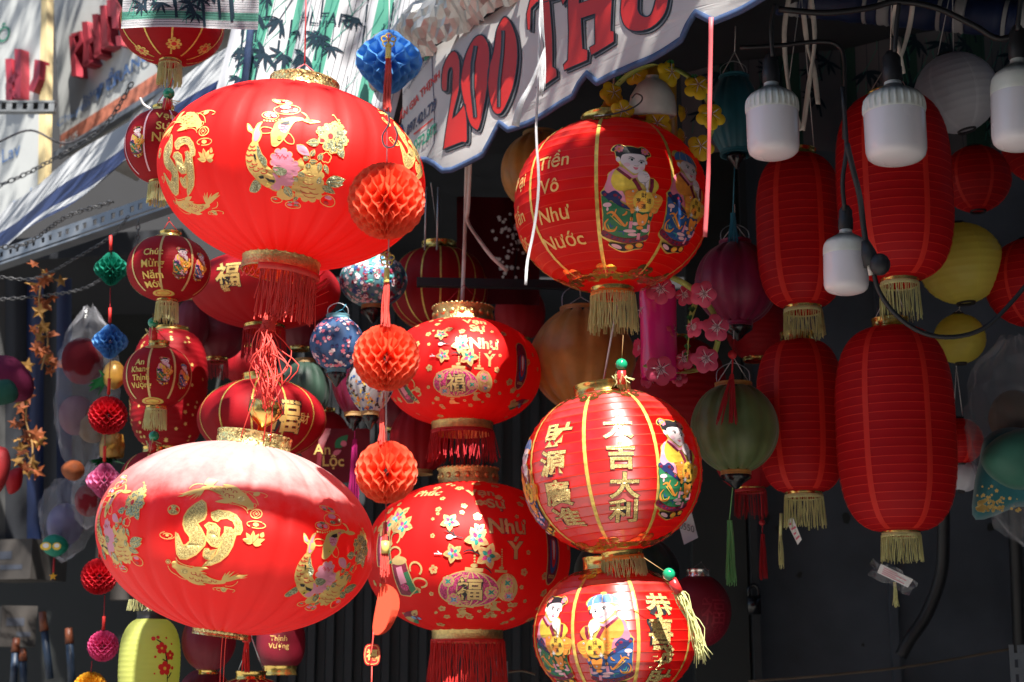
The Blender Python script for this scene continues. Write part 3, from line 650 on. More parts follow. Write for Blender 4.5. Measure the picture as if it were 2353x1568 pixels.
def fortune_emblem():
    s1 = [(525, 355), (575, 385), (600, 450), (615, 530), (600, 580), (530, 635), (590, 700), (660, 800), (650, 880), (560, 1000), (450, 1075), (370, 1080), (325, 1030), (300, 920), (275, 770), (310, 790), (390, 910), (430, 905), (475, 850), (465, 800), (400, 740), (360, 670), (355, 580), (390, 490), (460, 410)]
    s2 = [(670, 490), (740, 450), (870, 450), (960, 480), (1030, 550), (1060, 640), (1045, 690), (995, 705), (975, 840), (930, 950), (850, 1040), (740, 1110), (640, 1150), (690, 1090), (740, 1040), (800, 960), (850, 800), (800, 880), (730, 870), (670, 810), (665, 690), (620, 650), (660, 610), (740, 615), (800, 660), (810, 775), (865, 700), (855, 635), (930, 635), (965, 660), (980, 610), (940, 550), (860, 525), (790, 545), (760, 580), (710, 570), (680, 530)]
    s3 = [(650, 960), (660, 920), (700, 915), (720, 940), (800, 905), (760, 980), (740, 1000), (735, 1040), (680, 1045), (650, 1010)]
    L = [('gold_glitter', [s1, s2, s3]), ('gold_print', outl([s1, s2, s3], 20))]
    koi = smooth2([(265, 1195), (320, 1110), (345, 1150), (420, 1165), (510, 1180), (610, 1225), (720, 1275), (850, 1300), (900, 1278), (930, 1300), (900, 1342), (740, 1378), (600, 1388), (480, 1362), (400, 1322), (310, 1245)], 3)
    fin = [leaf(500, 1195, 725, 1165, 60), leaf(510, 1200, 705, 1240, 30), leaf(450, 1340, 690, 1415, 70)]
    tail = [leaf(880, 1310, 925 + 52 * i, 1175 - 34 * math.sin(i) + i * -2, 22) for i in range(6)] + [leaf(880, 1315, 1190, 1160, 50)]
    sw = [x for (a, b, r) in ((545, 1250, 30), (600, 1265, 26), (670, 1295, 26), (520, 1320, 24), (590, 1345, 26), (660, 1340, 24), (740, 1330, 26), (800, 1325, 18)) for x in stroke(arc(a, b, r, r * .7, -60, 220, 8), 9)]
    wave = stroke(arc(500, 1060, 190, 100, 170, 75, 8), 9) + stroke(arc(480, 1150, 270, 210, 168, 95, 10), 9) + stroke(arc(940, 1270, 130, 100, 100, 10, 6), 9)
    marks = [circ(218, 1140, 33)]
    ringlets = stroke(arc(175, 820, 95, 42, 10, 250, 10), 9) + stroke(arc(180, 822, 60, 28, 200, 430, 10), 9) + stroke(arc(905, 1440, 130, 38, 150, 400, 12), 10) + stroke(arc(905, 1440, 90, 26, 120, 300, 8), 9)
    L += [('gold_print', [koi] + fin + tail + marks + [circ(178, 818, 22, 16), circ(900, 1430, 36, 42), circ(290, 1160, 30)] + wave + ringlets), ('print_red', sw + [circ(218, 1140, 24)]), ('gold_glitter', [circ(430, 1240, 44, 36), circ(218, 1140, 16), circ(900, 1430, 26, 30)])]
    # the same fish turned round above, ingot, coin, cloud and lotus
    fl = lambda sh: [(1400 - x, 1510 - y) for x, y in sh]
    L += [('gold_print', [fl(s) for s in [koi] + fin + tail + [circ(290, 1160, 30)]] + [fl(q) for q in wave] + stroke(arc(1130, 175, 130, 38, 150, 400, 12), 10) + [circ(1130, 165, 40, 34), [(520, 40), (640, 45), (600, 150), (555, 150), (540, 190), (530, 150), (495, 140)]] + stroke(circ(1135, 325, 28), 9, True) + stroke(circ(1185, 422, 66, 56), 11, True) + stroke([(1185, 375), (1225, 422), (1185, 470), (1145, 422)], 9, True) + stroke(arc(1215, 550, 115, 40, 130, 300, 9), 10) + stroke(arc(1205, 552, 115, 40, -50, 110, 9), 10) + [circ(1205, 550, 34, 24)] + [leaf(1205, 770, x, y, 60) for x, y in ((1080, 740), (1110, 660), (1190, 625), (1260, 650), (1340, 700), (1310, 770))] + [leaf(1290, 690, 1310, 625, 55)] + outl([circ(203, 515, 70, 56)], 12)), ('print_red', [fl(q) for q in sw] + stroke([(1205, 770), (1190, 650)], 6) + stroke([(1205, 770), (1270, 670)], 6)), ('gold_glitter', [fl(circ(430, 1240, 44, 36)), circ(200, 485, 34, 24), circ(203, 535, 54, 28), circ(1185, 422, 14)])]
    return L
def orchid(x, y, r, a0, cols=('pink_glitter', 'teal_glitter', 'blue_glitter')):
    L1 = []; L2 = {c: [] for c in cols}; L3 = []
    for i in range(5):
        a = a0 + i * 2 * math.pi / 5; c, s = math.cos(a), math.sin(a); L1.append(leaf(x + c * r * .05, y + s * r * .05, x + c * r, y + s * r, r * .66))
        L2[cols[i % len(cols)]].append(leaf(x + c * r * .08, y + s * r * .08, x + c * r * .55, y + s * r * .55, r * .32))
        for e in (-.14, 0, .14): L3 += stroke([(x + math.cos(a + e) * r * .45, y + math.sin(a + e) * r * .45), (x + math.cos(a + e * .8) * r * .8, y + math.sin(a + e * .8) * r * .8)], r * .02)
    return [('pale_gold_print', L1), ('print_red', L3)] + [(c, v) for c, v in L2.items() if v] + [('pale_gold_print', [circ(x, y, r * .1)])]
def plum(x, y, r, a=.3): return [('pale_gold_print', [petals(x, y, r, 5, a, .3)]), ('print_red', [circ(x, y, r * .2, n=8)] + [x_ for i in range(5) for x_ in stroke([(x, y), (x + .55 * r * math.cos(a + .63 + i * 1.2566), y + .55 * r * math.sin(a + .63 + i * 1.2566))], r * .1)])]
def merged(*ls):                       # puts the layers of several motifs together, level by level
    o = []
    for l in ls: o += l
    return o
def lantern_pair():
    E = lambda cx, cy, rx, ry, m: [(cx + rx * math.sin(a) * m, cy - ry * math.cos(a)) for a in [math.pi * (.08 + .84 * i / 10) for i in range(11)]]
    c2 = circ(1040, 1035, 152, 198, 26); c1 = circ(552, 1068, 388, 255, 34, rot=.05)
    def quat(x, y, r, c): return [('pale_gold_print', [petals(x, y, r, 8, depth=.14)]), ('print_rose', [circ(x + .62 * r * math.cos(i * .785), y + .62 * r * math.sin(i * .785), r * .2, n=8) for i in range(8)]), (c, [leaf(x - .45 * r, y - .4 * r, x + .45 * r, y + .4 * r, r * .34), leaf(x - .45 * r, y + .4 * r, x + .45 * r, y - .4 * r, r * .34)])]
    L = [('pale_gold_print', [c2, [(874, 792), (1040, 796), (1036, 830), (872, 824)], circ(958, 770, 34, 22), [(852, 1238), (964, 1238), (962, 1260), (854, 1262)], circ(880, 1278, 36, 26), smooth2([(840, 1320), (900, 1300), (915, 1345), (975, 1400), (900, 1412), (850, 1420), (826, 1380)], 3)] + [circ(965, y, 11) for y in (540, 568, 598, 625, 652, 680, 708, 735)]),
         ('print_red', [x for m in (-.6, -.2, .25, .65) for x in stroke(E(1040, 1035, 152, 198, m), 7)])]
    L += quat(1045, 962, 95, 'teal_glitter') + quat(1070, 1150, 85, 'blue_glitter')
    L += [('pale_gold_print', [circ(552, 1068, 396, 263, 34, rot=.05)]), ('pink_glitter', [circ(552, 1068, 378, 246, 34, rot=.05)]),
          ('pale_gold_print', [x for m in (-.72, -.42, -.12, .42, .72, .14) for x in stroke([(x + (y - 1068) * -.05, y) for x, y in E(552, 1068, 380, 250, m)], 15)] + [[(495, 762), (724, 778), (718, 822), (492, 808)], circ(608, 742, 46, 26), [(385, 1300), (612, 1328), (608, 1352), (382, 1326)], circ(478, 1368, 38, 20), smooth2([(440, 1400), (510, 1400), (520, 1440), (600, 1485), (500, 1490), (440, 1490), (424, 1450)], 3)] + [circ(613, y, 13) for y in (620, 655, 690)])]
    L += quat(285, 940, 80, 'teal_glitter') + quat(360, 1205, 100, 'blue_glitter') + quat(830, 1088, 92, 'teal_glitter')
    L += [('print_black', [TextShape('福', 555, 1055, 330, .045)]), ('pale_gold_print', [TextShape('福', 555, 1055, 330, .022)])]
    L += [('print_black', smooth_strokes([([(235, 305), (330, 340), (380, 380), (470, 400)], 22), ([(345, 300), (355, 340)], 12), ([(470, 575), (560, 552), (690, 612)], 22), ([(740, 760), (790, 790), (825, 835)], 16)])), ('print_white', [circ(300, 388, 44, 30)] + stroke([(340, 388), (382, 388)], 12) + stroke([(105, 590), (205, 595)], 12) + stroke([(150, 560), (180, 592)], 9))]
    out = [('lantern_pair_print', lv(L, 0))]; b = len(L)
    out += [('orchid_print', lv(orchid(a[0], a[1], a[2] * .84, a[3]), b + q)) for a, q in (((300, 190, 155, .3), 0), ((345, 590, 155, .55), 0), ((670, 300, 120, -.9), 0), ((640, 410, 195, .45), 7), ((780, 620, 200, -1.2), 14))]
    for x, y, r in ((650, 105, 58), (90, 788, 60), (1280, 812, 52), (60, 1120, 34), (75, 365, 32), (140, 58, 26), (75, 135, 24), (455, 40, 34), (1180, 88, 32), (1340, 562, 32), (1250, 1012, 32), (205, 1368, 54), (120, 1455, 28), (685, 1420, 30), (1000, 1445, 28), (1105, 1290, 46), (1330, 1222, 34), (270, 1540, 48), (780, 1535, 46)): out.append(('plum_blossom_print', lv(plum(x, y, r, random.random()), 0)))
    return out
# ------------------------------------------------------------------ the setting
mat('street_concrete', (.23, .22, .205), .85, var=.15, vs=1.5, bump=.3, bs=30)
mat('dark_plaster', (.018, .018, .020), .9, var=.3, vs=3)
mat('blue_grey_paint', (.055, .064, .084), .7, var=.45, vs=3.2, bump=.2, bs=14); mat('house_paint', (.40, .37, .33), .8, var=.1)
mat('black_paint', (.012, .014, .014), .6, var=.2)
mat('shutter_metal', (.022, .024, .028), .6, metal=.2, var=.25, vs=6)
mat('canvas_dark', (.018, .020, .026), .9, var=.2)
mat('banner_vinyl', (.58, .565, .55), .5, trans=.22, tcol=(.75, .72, .68), var=.13, vs=5, bump=.12, bs=9)
mat('banner_red', (.56, .022, .016), .45, trans=.15, tcol=(.8, .05, .02), var=.08, vs=8)
mat('banner_black', (.012, .012, .014), .45); mat('banner_grey', (.10, .105, .11), .5)
mat('banner_green', (.02, .20, .12), .5); mat('banner_navy', (.02, .03, .09), .5)
mat('binding_blue', (.035, .065, .15), .7, var=.2, vs=40)
mat('foil', (.42, .41, .39), .38, metal=.7, bump=.5, bs=22, var=.25, vs=14)
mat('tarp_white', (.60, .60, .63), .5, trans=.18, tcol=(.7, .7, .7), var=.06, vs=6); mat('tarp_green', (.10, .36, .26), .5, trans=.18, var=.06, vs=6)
mat('tarp_shaded', (.12, .12, .135), .7, var=.25, vs=3); mat('tarp_shaded_green', (.015, .06, .045), .7, var=.2, vs=3); mat('tarp_ink', (.015, .03, .045), .8, spec=.1); mat('tarp_ink_line', (.03, .22, .17), .6)  # tarp white and green repeated darker, with the roof's shade put into the colour
mat('sign_white', (.42, .43, .42), .5, var=.12, vs=3); mat('sign_red', (.30, .025, .04), .4, var=.2, vs=10); mat('sign_blue', (.08, .16, .34), .5)
mat('rust_paint', (.38, .12, .07), .7, var=.5, vs=26); mat('wood_pale', (.58, .46, .24), .7, var=.2, vs=10)
mat('awning_white', (.40, .41, .42), .55, trans=.06, var=.15, vs=4); mat('awning_blue', (.008, .02, .075), .55, trans=.03, var=.1)
mat('bracket_steel', (.16, .17, .18), .5, metal=.3, var=.2)
mat('galvanised', (.22, .24, .27), .45, metal=.5, var=.15, vs=12); mat('concrete_old', (.36, .35, .33), .9, var=.4, vs=7, bump=.5, bs=18)
mat('leaf_green', (.05, .11, .025), .5, trans=.2, var=.2); mat('bark', (.12, .09, .065), .9, var=.3, bump=.6, bs=20)
def slab(name, pts, m, label=None, cat=None, kind=None, th=.04, parent=None, subd=False):
    """a flat panel through four corners, given thickness away from the camera"""
    p = [Vector(q) for q in pts]; n = (p[1] - p[0]).cross(p[3] - p[0]).normalized()
    c = sum(p, Vector()) / 4
    if n.dot(CAM - c) > 0: n = -n
    mb = MB(); b = p[0]
    mb.add([q - b for q in p] + [q + n * th - b for q in p], [(0, 1, 2, 3), (7, 6, 5, 4), (0, 4, 5, 1), (1, 5, 6, 2), (2, 6, 7, 3), (3, 7, 4, 0)])
    o = mb.build(name, m, parent, smooth=False, label=label, cat=cat, kind=kind); o.location = b; return o
mb = MB(); mb.add([(-60, -60, 0), (60, -60, 0), (60, 60, 0), (-60, 60, 0)], [(0, 1, 2, 3)]); mb.build('ground', 'street_concrete', None, smooth=False, kind='structure')
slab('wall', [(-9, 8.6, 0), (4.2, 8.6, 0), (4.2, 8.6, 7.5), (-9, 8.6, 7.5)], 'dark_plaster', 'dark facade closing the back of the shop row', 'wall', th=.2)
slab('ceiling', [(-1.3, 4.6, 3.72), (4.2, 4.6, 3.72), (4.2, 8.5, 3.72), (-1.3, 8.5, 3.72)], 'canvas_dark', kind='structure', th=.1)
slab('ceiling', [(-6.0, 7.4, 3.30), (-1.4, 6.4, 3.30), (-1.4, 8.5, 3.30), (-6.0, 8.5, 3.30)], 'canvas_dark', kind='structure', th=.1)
def at_y(x, y, Y):
    r = ray(x, y); return CAM + r * (Y / r.y)
wx = lambda x, Y: at_y(x, 1200, Y).x
# right-hand wall, dark door post and the folding shutter in the middle
sw = slab('shop_wall', [(wx(1722, 5.2), 5.2, 0), (3.8, 5.2, 0), (3.8, 5.2, 3.7), (wx(1722, 5.2), 5.2, 3.7)], 'blue_grey_paint', 'blue-grey painted wall behind the long red lanterns', 'wall', th=.15)
slab('shop_wall', [(3.0, -1.0, 0), (3.0, 5.1, 0), (3.0, 5.1, 3.4), (3.0, -1.0, 3.4)], 'blue_grey_paint', 'side wall of the shop to the right of the lanterns', 'wall', th=.15)
WP = Plane(Vector((wx(1722, 5.2), 5.2, 0)), Vector((3.8, 5.2, 0))); rg = random.Random(31); spots = []
for _ in range(70):
    x, y, r = rg.uniform(.05, 2.2), rg.uniform(.9, 2.6), rg.uniform(.004, .018); spots.append([(x + r * (.5 + rg.random()) * math.cos(a) * rg.choice((.6, 1)), -y + r * (.5 + rg.random() * .9) * math.sin(a)) for a in [i * .7 for i in range(9)]])
ch = decal(sw, 'paint_chips', WP.fn(), [('black_paint', spots)], L=.1, off=.002); ch['kind'] = 'stuff'; ch.data.transform(Matrix.Translation(-sw.location))
for i, x in enumerate((.46, 1.32)):
    mb = MB(); mb.box((x, -.012, 1.7), (.012, .012, 1.7)); mb.build('joint_strip', 'blue_grey_paint', sw, smooth=False)
dp = thing('door_post', 'black door post with a padlock beside the blue-grey wall', 'door post', at_y(1660, 1500, 5.1))
mb = MB(); x0, x1 = wx(1592, 5.1), wx(1716, 5.1); b = dp.location
mb.box((0, .03, 0.1), ((x1 - x0) / 2, .03, 1.9)); mb.build('panel', 'black_paint', dp, smooth=False)
mb = MB(); mb.box((x1 - x0, .05, .1), (.012, .05, 1.9)); mb.build('edge_strip', 'shutter_metal', dp, smooth=False).location = (-(x1 - x0) / 2 + .02, -.03, 0)
pl = at_y(1732, 1372, 5.03) - b; mb = MB(); k = S(5.2)
mb.tube(curve_pts([(-10 * k, 0, 0), (-10 * k, 0, 18 * k), (0, 0, 26 * k), (10 * k, 0, 18 * k), (10 * k, 0, 0)], 16), .006, 6); mb.box((0, 0, -18 * k), (14 * k, .012, 20 * k)); mb.build('padlock', 'bead_black', dp).location = pl
sh = thing('folding_shutter', 'dark grey folding metal shutter behind the lowest lanterns', 'shutter', at_y(960, 1560, 5.4))
b = sh.location
for i in range(30):
    x = wx(640 + 21 * i, 5.4); w = wx(661, 5.4) - wx(640, 5.4)
    mb = MB(); mb.box((x - b.x, (.012 if i % 2 else -.012), 0), (w * .40, .008, 1.3)); mb.build('slat', 'shutter_metal', sh, smooth=False)
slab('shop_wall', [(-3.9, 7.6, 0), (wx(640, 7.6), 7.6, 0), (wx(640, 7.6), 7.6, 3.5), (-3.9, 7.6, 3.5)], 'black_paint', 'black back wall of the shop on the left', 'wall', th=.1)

ob = thing('building', 'plain house front across the street, behind the viewer', 'building', (0, -7.5, 0))
mb = MB(); mb.box((0, -.3, 4.6), (16, .3, 4.6)); mb.build('wall', 'house_paint', ob, smooth=False)
for i in range(6):
    for j in range(3): mb = MB(); mb.box((-9 + 3.6 * i, .02, 1.6 + 2.9 * j), (.7, .04, .9)); mb.build('window', 'black_paint', ob, smooth=False)
# ------------------------------------------------------------------ price banner on the awning edge
zb = lambda x, y: (896 + x * .3662, y * .3662)
B0 = P(1010, 395, 3.75); zB = B0.z; B1 = PZ(1740, 0, zB)
def brip(u, v): return .006 * math.sin(u * 11 + v * 5) + .0025 * math.sin(u * 26 - v * 11 + 1) * (1.2 - v * 2) + .001 * math.sin(v * 30 + u * 14)
BN = Plane(B0, B1, bump=brip)
top = 3.05 - zB
bot = [zb(*p) for p in [(60, 800), (130, 1010), (215, 1010), (280, 1040), (345, 1085), (400, 1080), (600, 985), (640, 900), (690, 782), (740, 826), (850, 780), (1000, 705), (1150, 620), (1190, 540), (1240, 475), (1310, 535), (1480, 460), (1650, 372), (1820, 260), (1860, 170), (1910, 90), (2025, 147), (2200, 70), (2353, -5), (2560, -110)]]
buv = [BN.uv(*p) for p in bot]
bn = thing('shop_banner', 'white vinyl price banner with big red letters along the awning edge', 'banner', B0)
poly = [(u, v) for u, v in buv] + [(buv[-1][0], top), (buv[0][0], top)]
def shift(o, b):                        # geometry was made in place: move the origin to the thing's base
    o.data.transform(Matrix.Translation(-Vector(b))); return o
def sheet_uv(plane, poly, m, name, parent=None, L=.04, th=.002, **k):
    V, T = flat_tris(poly); V, T = refine(list(V), T, L); n = len(V); mb = MB(); F = list(T) + [(c + n, b_ + n, a + n) for a, b_, c in T]; cnt = {}
    for t in T:
        for e in ((t[0], t[1]), (t[1], t[2]), (t[2], t[0])): e = tuple(sorted(e)); cnt[e] = cnt.get(e, 0) + 1
    F += [(e[0], e[1], e[1] + n, e[0] + n) for e, q in cnt.items() if q == 1]
    mb.add([plane.at(u, v) for u, v in V] + [plane.at(u, v, -th) for u, v in V], F); return mb.build(name, m, parent, **k)
shift(sheet_uv(BN, poly, 'banner_vinyl', 'cloth', bn), B0)
uE, vE = buv[-1]
shift(sheet_uv(BN, [(uE, vE), (2.4, vE), (3.4, vE), (4.4, vE), (4.4, top), (3.4, top), (2.4, top), (uE, top)], 'banner_vinyl', 'cloth', bn, L=.12), B0)
mb = MB(); pts = []
for i in range(len(buv) - 1):
    for j in range(4): t = j / 4; pts.append((buv[i][0] * (1 - t) + buv[i + 1][0] * t, buv[i][1] * (1 - t) + buv[i + 1][1] * t))
mb.ribbon([BN.at(u, v + .004, .0005) for u, v in pts], .013, BN.V, th=.0028); shift(mb.build('edge_binding', 'binding_blue', bn), B0)
two = [(340, 520), (350, 430), (385, 350), (420, 325), (450, 360), (462, 430), (458, 560), (440, 640), (415, 750), (470, 680), (490, 660), (500, 880), (470, 895), (365, 940), (360, 920), (385, 740), (410, 600), (415, 450), (400, 430), (385, 460), (380, 540), (375, 575), (345, 570)]
o1 = [(470, 480), (490, 350), (530, 250), (570, 220), (600, 250), (620, 330), (618, 500), (600, 650), (570, 800), (545, 815), (510, 770), (485, 660), (470, 560)]
o2 = [(620, 420), (640, 330), (655, 200), (690, 120), (720, 105), (755, 150), (790, 250), (795, 400), (770, 560), (720, 690), (685, 720), (650, 690), (625, 600), (615, 500)]
t1 = [(940, -10), (1010, -40), (1020, 200), (1022, 420), (1052, 438), (1056, 482), (920, 560), (905, 552), (950, 480), (965, 430), (955, 200)]
t2 = [(860, 185), (858, 90), (885, 0), (930, -70), (1120, -170), (1125, 10), (1105, 38), (1085, -10), (960, 20), (930, 15), (890, 55), (878, 190)]
hh = [(1140, 0), (1130, -60), (1215, -100), (1215, 30), (1290, 0), (1300, -120), (1410, -170), (1405, 200), (1427, 205), (1427, 268), (1275, 352), (1265, 302), (1300, 282), (1305, 92), (1225, 122), (1225, 310), (1255, 320), (1250, 382), (1105, 447), (1100, 410), (1130, 380), (1142, 200)]
uu = [(1465, 0), (1460, -60), (1560, -100), (1570, 60), (1600, 105), (1640, 95), (1665, 0), (1670, -100), (1735, -100), (1730, 40), (1690, 130), (1620, 190), (1540, 200), (1490, 160), (1465, 80)]
o1, o2, uu, two = (smooth2(q, 3) if q is not two else smooth2(q, 2) for q in (o1, o2, uu, two))
for nm, sh_, slit in (('2', two, None), ('0', o1, [(545, 290), (533, 400), (532, 560), (545, 740)]), ('0', o2, [(700, 190), (698, 350), (690, 500), (692, 675)]), ('T', t2, None), ('T', t1, None), ('H', hh, None), ('U', uu, None)):
    Z = lambda s: [zb(*p) for p in s]
    ly = [('banner_black', [Z([(x + 18, y + 17) for x, y in sh_])] + stroke(Z([(x + 18, y + 17) for x, y in sh_]), 3, True)), ('banner_grey', stroke(Z([(x + 13, y + 12) for x, y in sh_]), 3, True)), ('banner_black', stroke(Z(sh_), 4.6, True)), ('banner_red', [Z(sh_)]), ('banner_black', stroke(Z(sh_), 2.2, True))]
    if slit: ly += [('banner_black', stroke(Z(slit), 9)), ('banner_grey', stroke(Z([(x + 4, y) for x, y in slit]), 3)), ]
    shift(decal(bn, 'printed_letter', BN.fn(), px_layers(BN, ly), L=.03, off=.0012, step=.0004), B0)
def slant(body, x, y, size, slope, sx=1., bold=.0):
    V, T = text_tris(body, bold); W = [(x + u * size * sx, y + v * size + slope * u * size * sx) for u, v in V]
    o = TextShape.__new__(TextShape); o.tris = lambda: (list(W), T); return o
ly = [('banner_navy', stroke([zb(*p) for p in ((110, 560), (280, 305), (280, 900), (215, 1000))], 1.6)), ('banner_red', [slant('ẤN GIA THỊNH', *zb(185, 600), 24, -1.0, .62, .03)]), ('banner_navy', [slant('QUẢNG CÁO', *zb(205, 440), 11, -1.1, .6), slant('CÂY KÉO BẠT LÙA', *zb(130, 520), 9, -1.15, .6), slant('ĐÓN', *zb(215, 395), 11, -1.1, .6), slant('097.421.729', *zb(200, 735), 32, -.92, .45, .03)]), ('banner_red', stroke([zb(150, 845), zb(272, 745)], 3)), ('banner_green', [slant('072.872', *zb(225, 860), 34, -.8, .5, .03), [zb(*p) for p in ((232, 345), (268, 312), (268, 365), (238, 390))]])]
shift(decal(bn, 'printed_notice', BN.fn(), px_layers(BN, ly), L=.03, off=.0012, step=.0004), B0)
# crumpled foil along the top of the banner and the awning roof behind it
rnd = random.Random(3); n = BN.N
mb = MB(); V = []; F = []; nu, nv = 110, 9
for i in range(nu + 1):
    for j in range(nv + 1):
        u = buv[0][0] - .12 + (buv[-1][0] + .2 - buv[0][0]) * i / nu; t = j / nv
        V.append(BN.at(u, top - .015 + .13 * t + rnd.gauss(0, .004), .012 + .05 * math.sin(t * 2.6) + .008 * math.sin(u * 31 + t * 4) + rnd.gauss(0, .0045)))
for i in range(nu):
    for j in range(nv): F.append((i * (nv + 1) + j, (i + 1) * (nv + 1) + j, (i + 1) * (nv + 1) + j + 1, i * (nv + 1) + j + 1))
mb.add(V, F); solo(mb, 'foil_insulation', 'foil', 'crumpled silver foil sheet folded over the top of the banner', 'foil sheet', base=B0 + BN.V * top, smooth=False)
e = (B1 - B0).normalized(); back = Vector((-e.y, e.x, 0)); back = back if back.y > 0 else -back
A0 = B0 - e * 1.0; A1 = B0 + e * 4.6
slab('awning_roof', [Vector((A0.x, A0.y, 3.045)), Vector((A1.x, A1.y, 3.045)), Vector((A1.x, A1.y, 3.62)) + back * 2.9, Vector((A0.x, A0.y, 3.62)) + back * 2.9], 'canvas_dark', 'dark canvas awning roof behind the price banner', 'awning', th=.01)

# ------------------------------------------------------------------ bamboo-printed tarpaulins
def bamboo(rg, w, h, n, k=1.):
    L1 = []; L2 = []; L3 = []
    for _ in range(n):
        r = rg.uniform(.032, .058) * min(k, h * 5); x, y = rg.uniform(r, w - r), rg.uniform(r, max(r, h - r)); a0 = rg.uniform(.2, 1.2)
        for i in range(rg.choice((4, 5, 6))):
            a = a0 + i * .62 + rg.uniform(-.15, .15); L1.append(leaf(x, y, x + r * math.cos(a), y + r * math.sin(a), r * .2))
        if rg.random() < .5: L3 += stroke([(x, y), (x + rg.uniform(-.03, .03), y - r * 1.6)], .0022)
        if rg.random() < .6:
            xx = x + rg.uniform(-.05, .05); q = y - .1
            for s in range(3): L1 += stroke([(xx, q), (xx + .006, q + .05)], .006); q += .058; xx += .006
        L2 += stroke([(x + .03 * math.sin(j * .9 + a0), y - .14 + j * .04) for j in range(6)], .0018)
    ok = lambda s: all(0 <= p[0] <= w and 0 <= p[1] <= h for p in s)
    return [s for s in L1 if ok(s)], [s for s in L2 if ok(s)], [s for s in L3 if ok(s)]
def tarp(name, label, A, B, Z, w, h, bump, bands, seed, n, txt=None, horiz=False, mm=('tarp_white', 'tarp_green')):
    pl = Plane(A, B, Z, bump); t = thing(name, label, 'tarpaulin', A)
    nu, nv = 60, 26; mb = MB(); V = [pl.at(w * i / nu, -h * j / nv) for i in range(nu + 1) for j in range(nv + 1)]; F = []; Mi = []
    for i in range(nu):
        for j in range(nv): F.append((i * (nv + 1) + j, i * (nv + 1) + j + 1, (i + 1) * (nv + 1) + j + 1, (i + 1) * (nv + 1) + j))
    mb.V = [tuple(v) for v in V]; mb.F = F
    def green(i, j):
        q = (h * (j + .5) / nv) if horiz else (w * (i + .5) / nu)
        return any(a <= q <= b for a, b in bands)
    mb.M = [1 if green(i, j) else 0 for i in range(nu) for j in range(nv)]
    shift(mb.build('cloth', list(mm), t), A)
    L1, L2, L3 = bamboo(random.Random(seed), w, h, n)
    ly = [('tarp_ink_line', L2), ('tarp_ink', L1 + L3)]
    lines = []
    if horiz: lines = [q for i in range(22) for q in stroke([(0, h * i / 22), (w, h * i / 22)], .0012)]
    else: lines = [q for i in range(40) if (i // 5) % 2 for q in stroke([(w * i / 40, 0), (w * i / 40, h)], .0012)]
    ly.insert(0, ('tarp_ink', lines))
    if txt: ly.append(('tarp_ink', [TextShape(*txt)]))
    shift(decal(t, 'bamboo_print', lambda u, v, o: pl.at(u, v, o), ly, L=.05, off=.0015, step=.0005), A)
    return pl
rip = lambda f, a, p=0: (lambda u, v: a * math.sin(f * u + p + v * 2) + a * .5 * math.sin(f * 2.3 * u + v * 4) + a * .4 * math.sin(v * 9 + u * 3))
A = P(560, -70, 4.35); B = P(985, -40, 4.1)
w = (B - A).length; tarp('tarpaulin', 'bamboo-printed green striped tarp hanging above the big upper lantern', A, B, (0, 0, 1), w, .47, rip(26, .012), [(w * .13, w * .21), (w * .31, w * .37), (w * .50, w * .59), (w * .76, w * .85)], 5, 30, ('HL.TARP', w * .535, .125, .048, .0, 1.))
A = P(284, -60, 3.35); B = P(596, -58, 3.35)
w = (B - A).length; tarp('tarpaulin', 'flap of bamboo-printed tarp with one green band hiding a lantern top', A, B, (0, 0, 1), w, .122, lambda u, v: -.03 * (u / w - .5) ** 2 + .004 * math.sin(u * 20), [(.086, .104)], 11, 9, horiz=True)
A = P(1560, -90, 4.5); B = P(2560, -90, 4.5)
w = (B - A).length; tarp('tarpaulin', 'shaded bamboo-printed tarp hanging behind the light bulbs', A, B, (0, 0, 1), w, .58, rip(11, .02), [(w * (.08 + .14 * i), w * (.12 + .14 * i)) for i in range(7)], 21, 60, mm=('tarp_shaded', 'tarp_shaded_green'))
# rolled blue tarp with white bands at the top right
R0 = P(1790, -8, 4.0); R1 = P(2420, 52, 3.75); t = thing('rolled_tarp', 'rolled blue tarp with white bands under the awning at the top right', 'tarpaulin', R0); ax = (R1 - R0)
q = Matrix.Identity(4); rot = ax.to_track_quat('Z', 'Y')
for i, (a, b, m) in enumerate([(0, .05, 'awning_blue'), (.05, .09, 'awning_white'), (.09, .13, 'awning_blue'), (.13, .14, 'awning_white'), (.14, .33, 'awning_blue'), (.33, .345, 'awning_white'), (.345, .385, 'awning_blue'), (.385, .43, 'awning_white'), (.43, .60, 'awning_blue'), (.60, .615, 'awning_white'), (.615, .66, 'awning_blue'), (.66, .70, 'awning_white'), (.70, .83, 'awning_blue'), (.83, .845, 'awning_white'), (.845, .88, 'awning_blue'), (.88, .93, 'awning_white'), (.93, 1, 'awning_blue')]):
    mb = MB(); L_ = ax.length; mb.lathe([(.047 + .002 * math.sin(9 * s), L_ * (a + (b - a) * s / 4)) for s in range(5)], 18, cap=True); o = mb.build('band', m, t); o.rotation_euler = rot.to_euler()

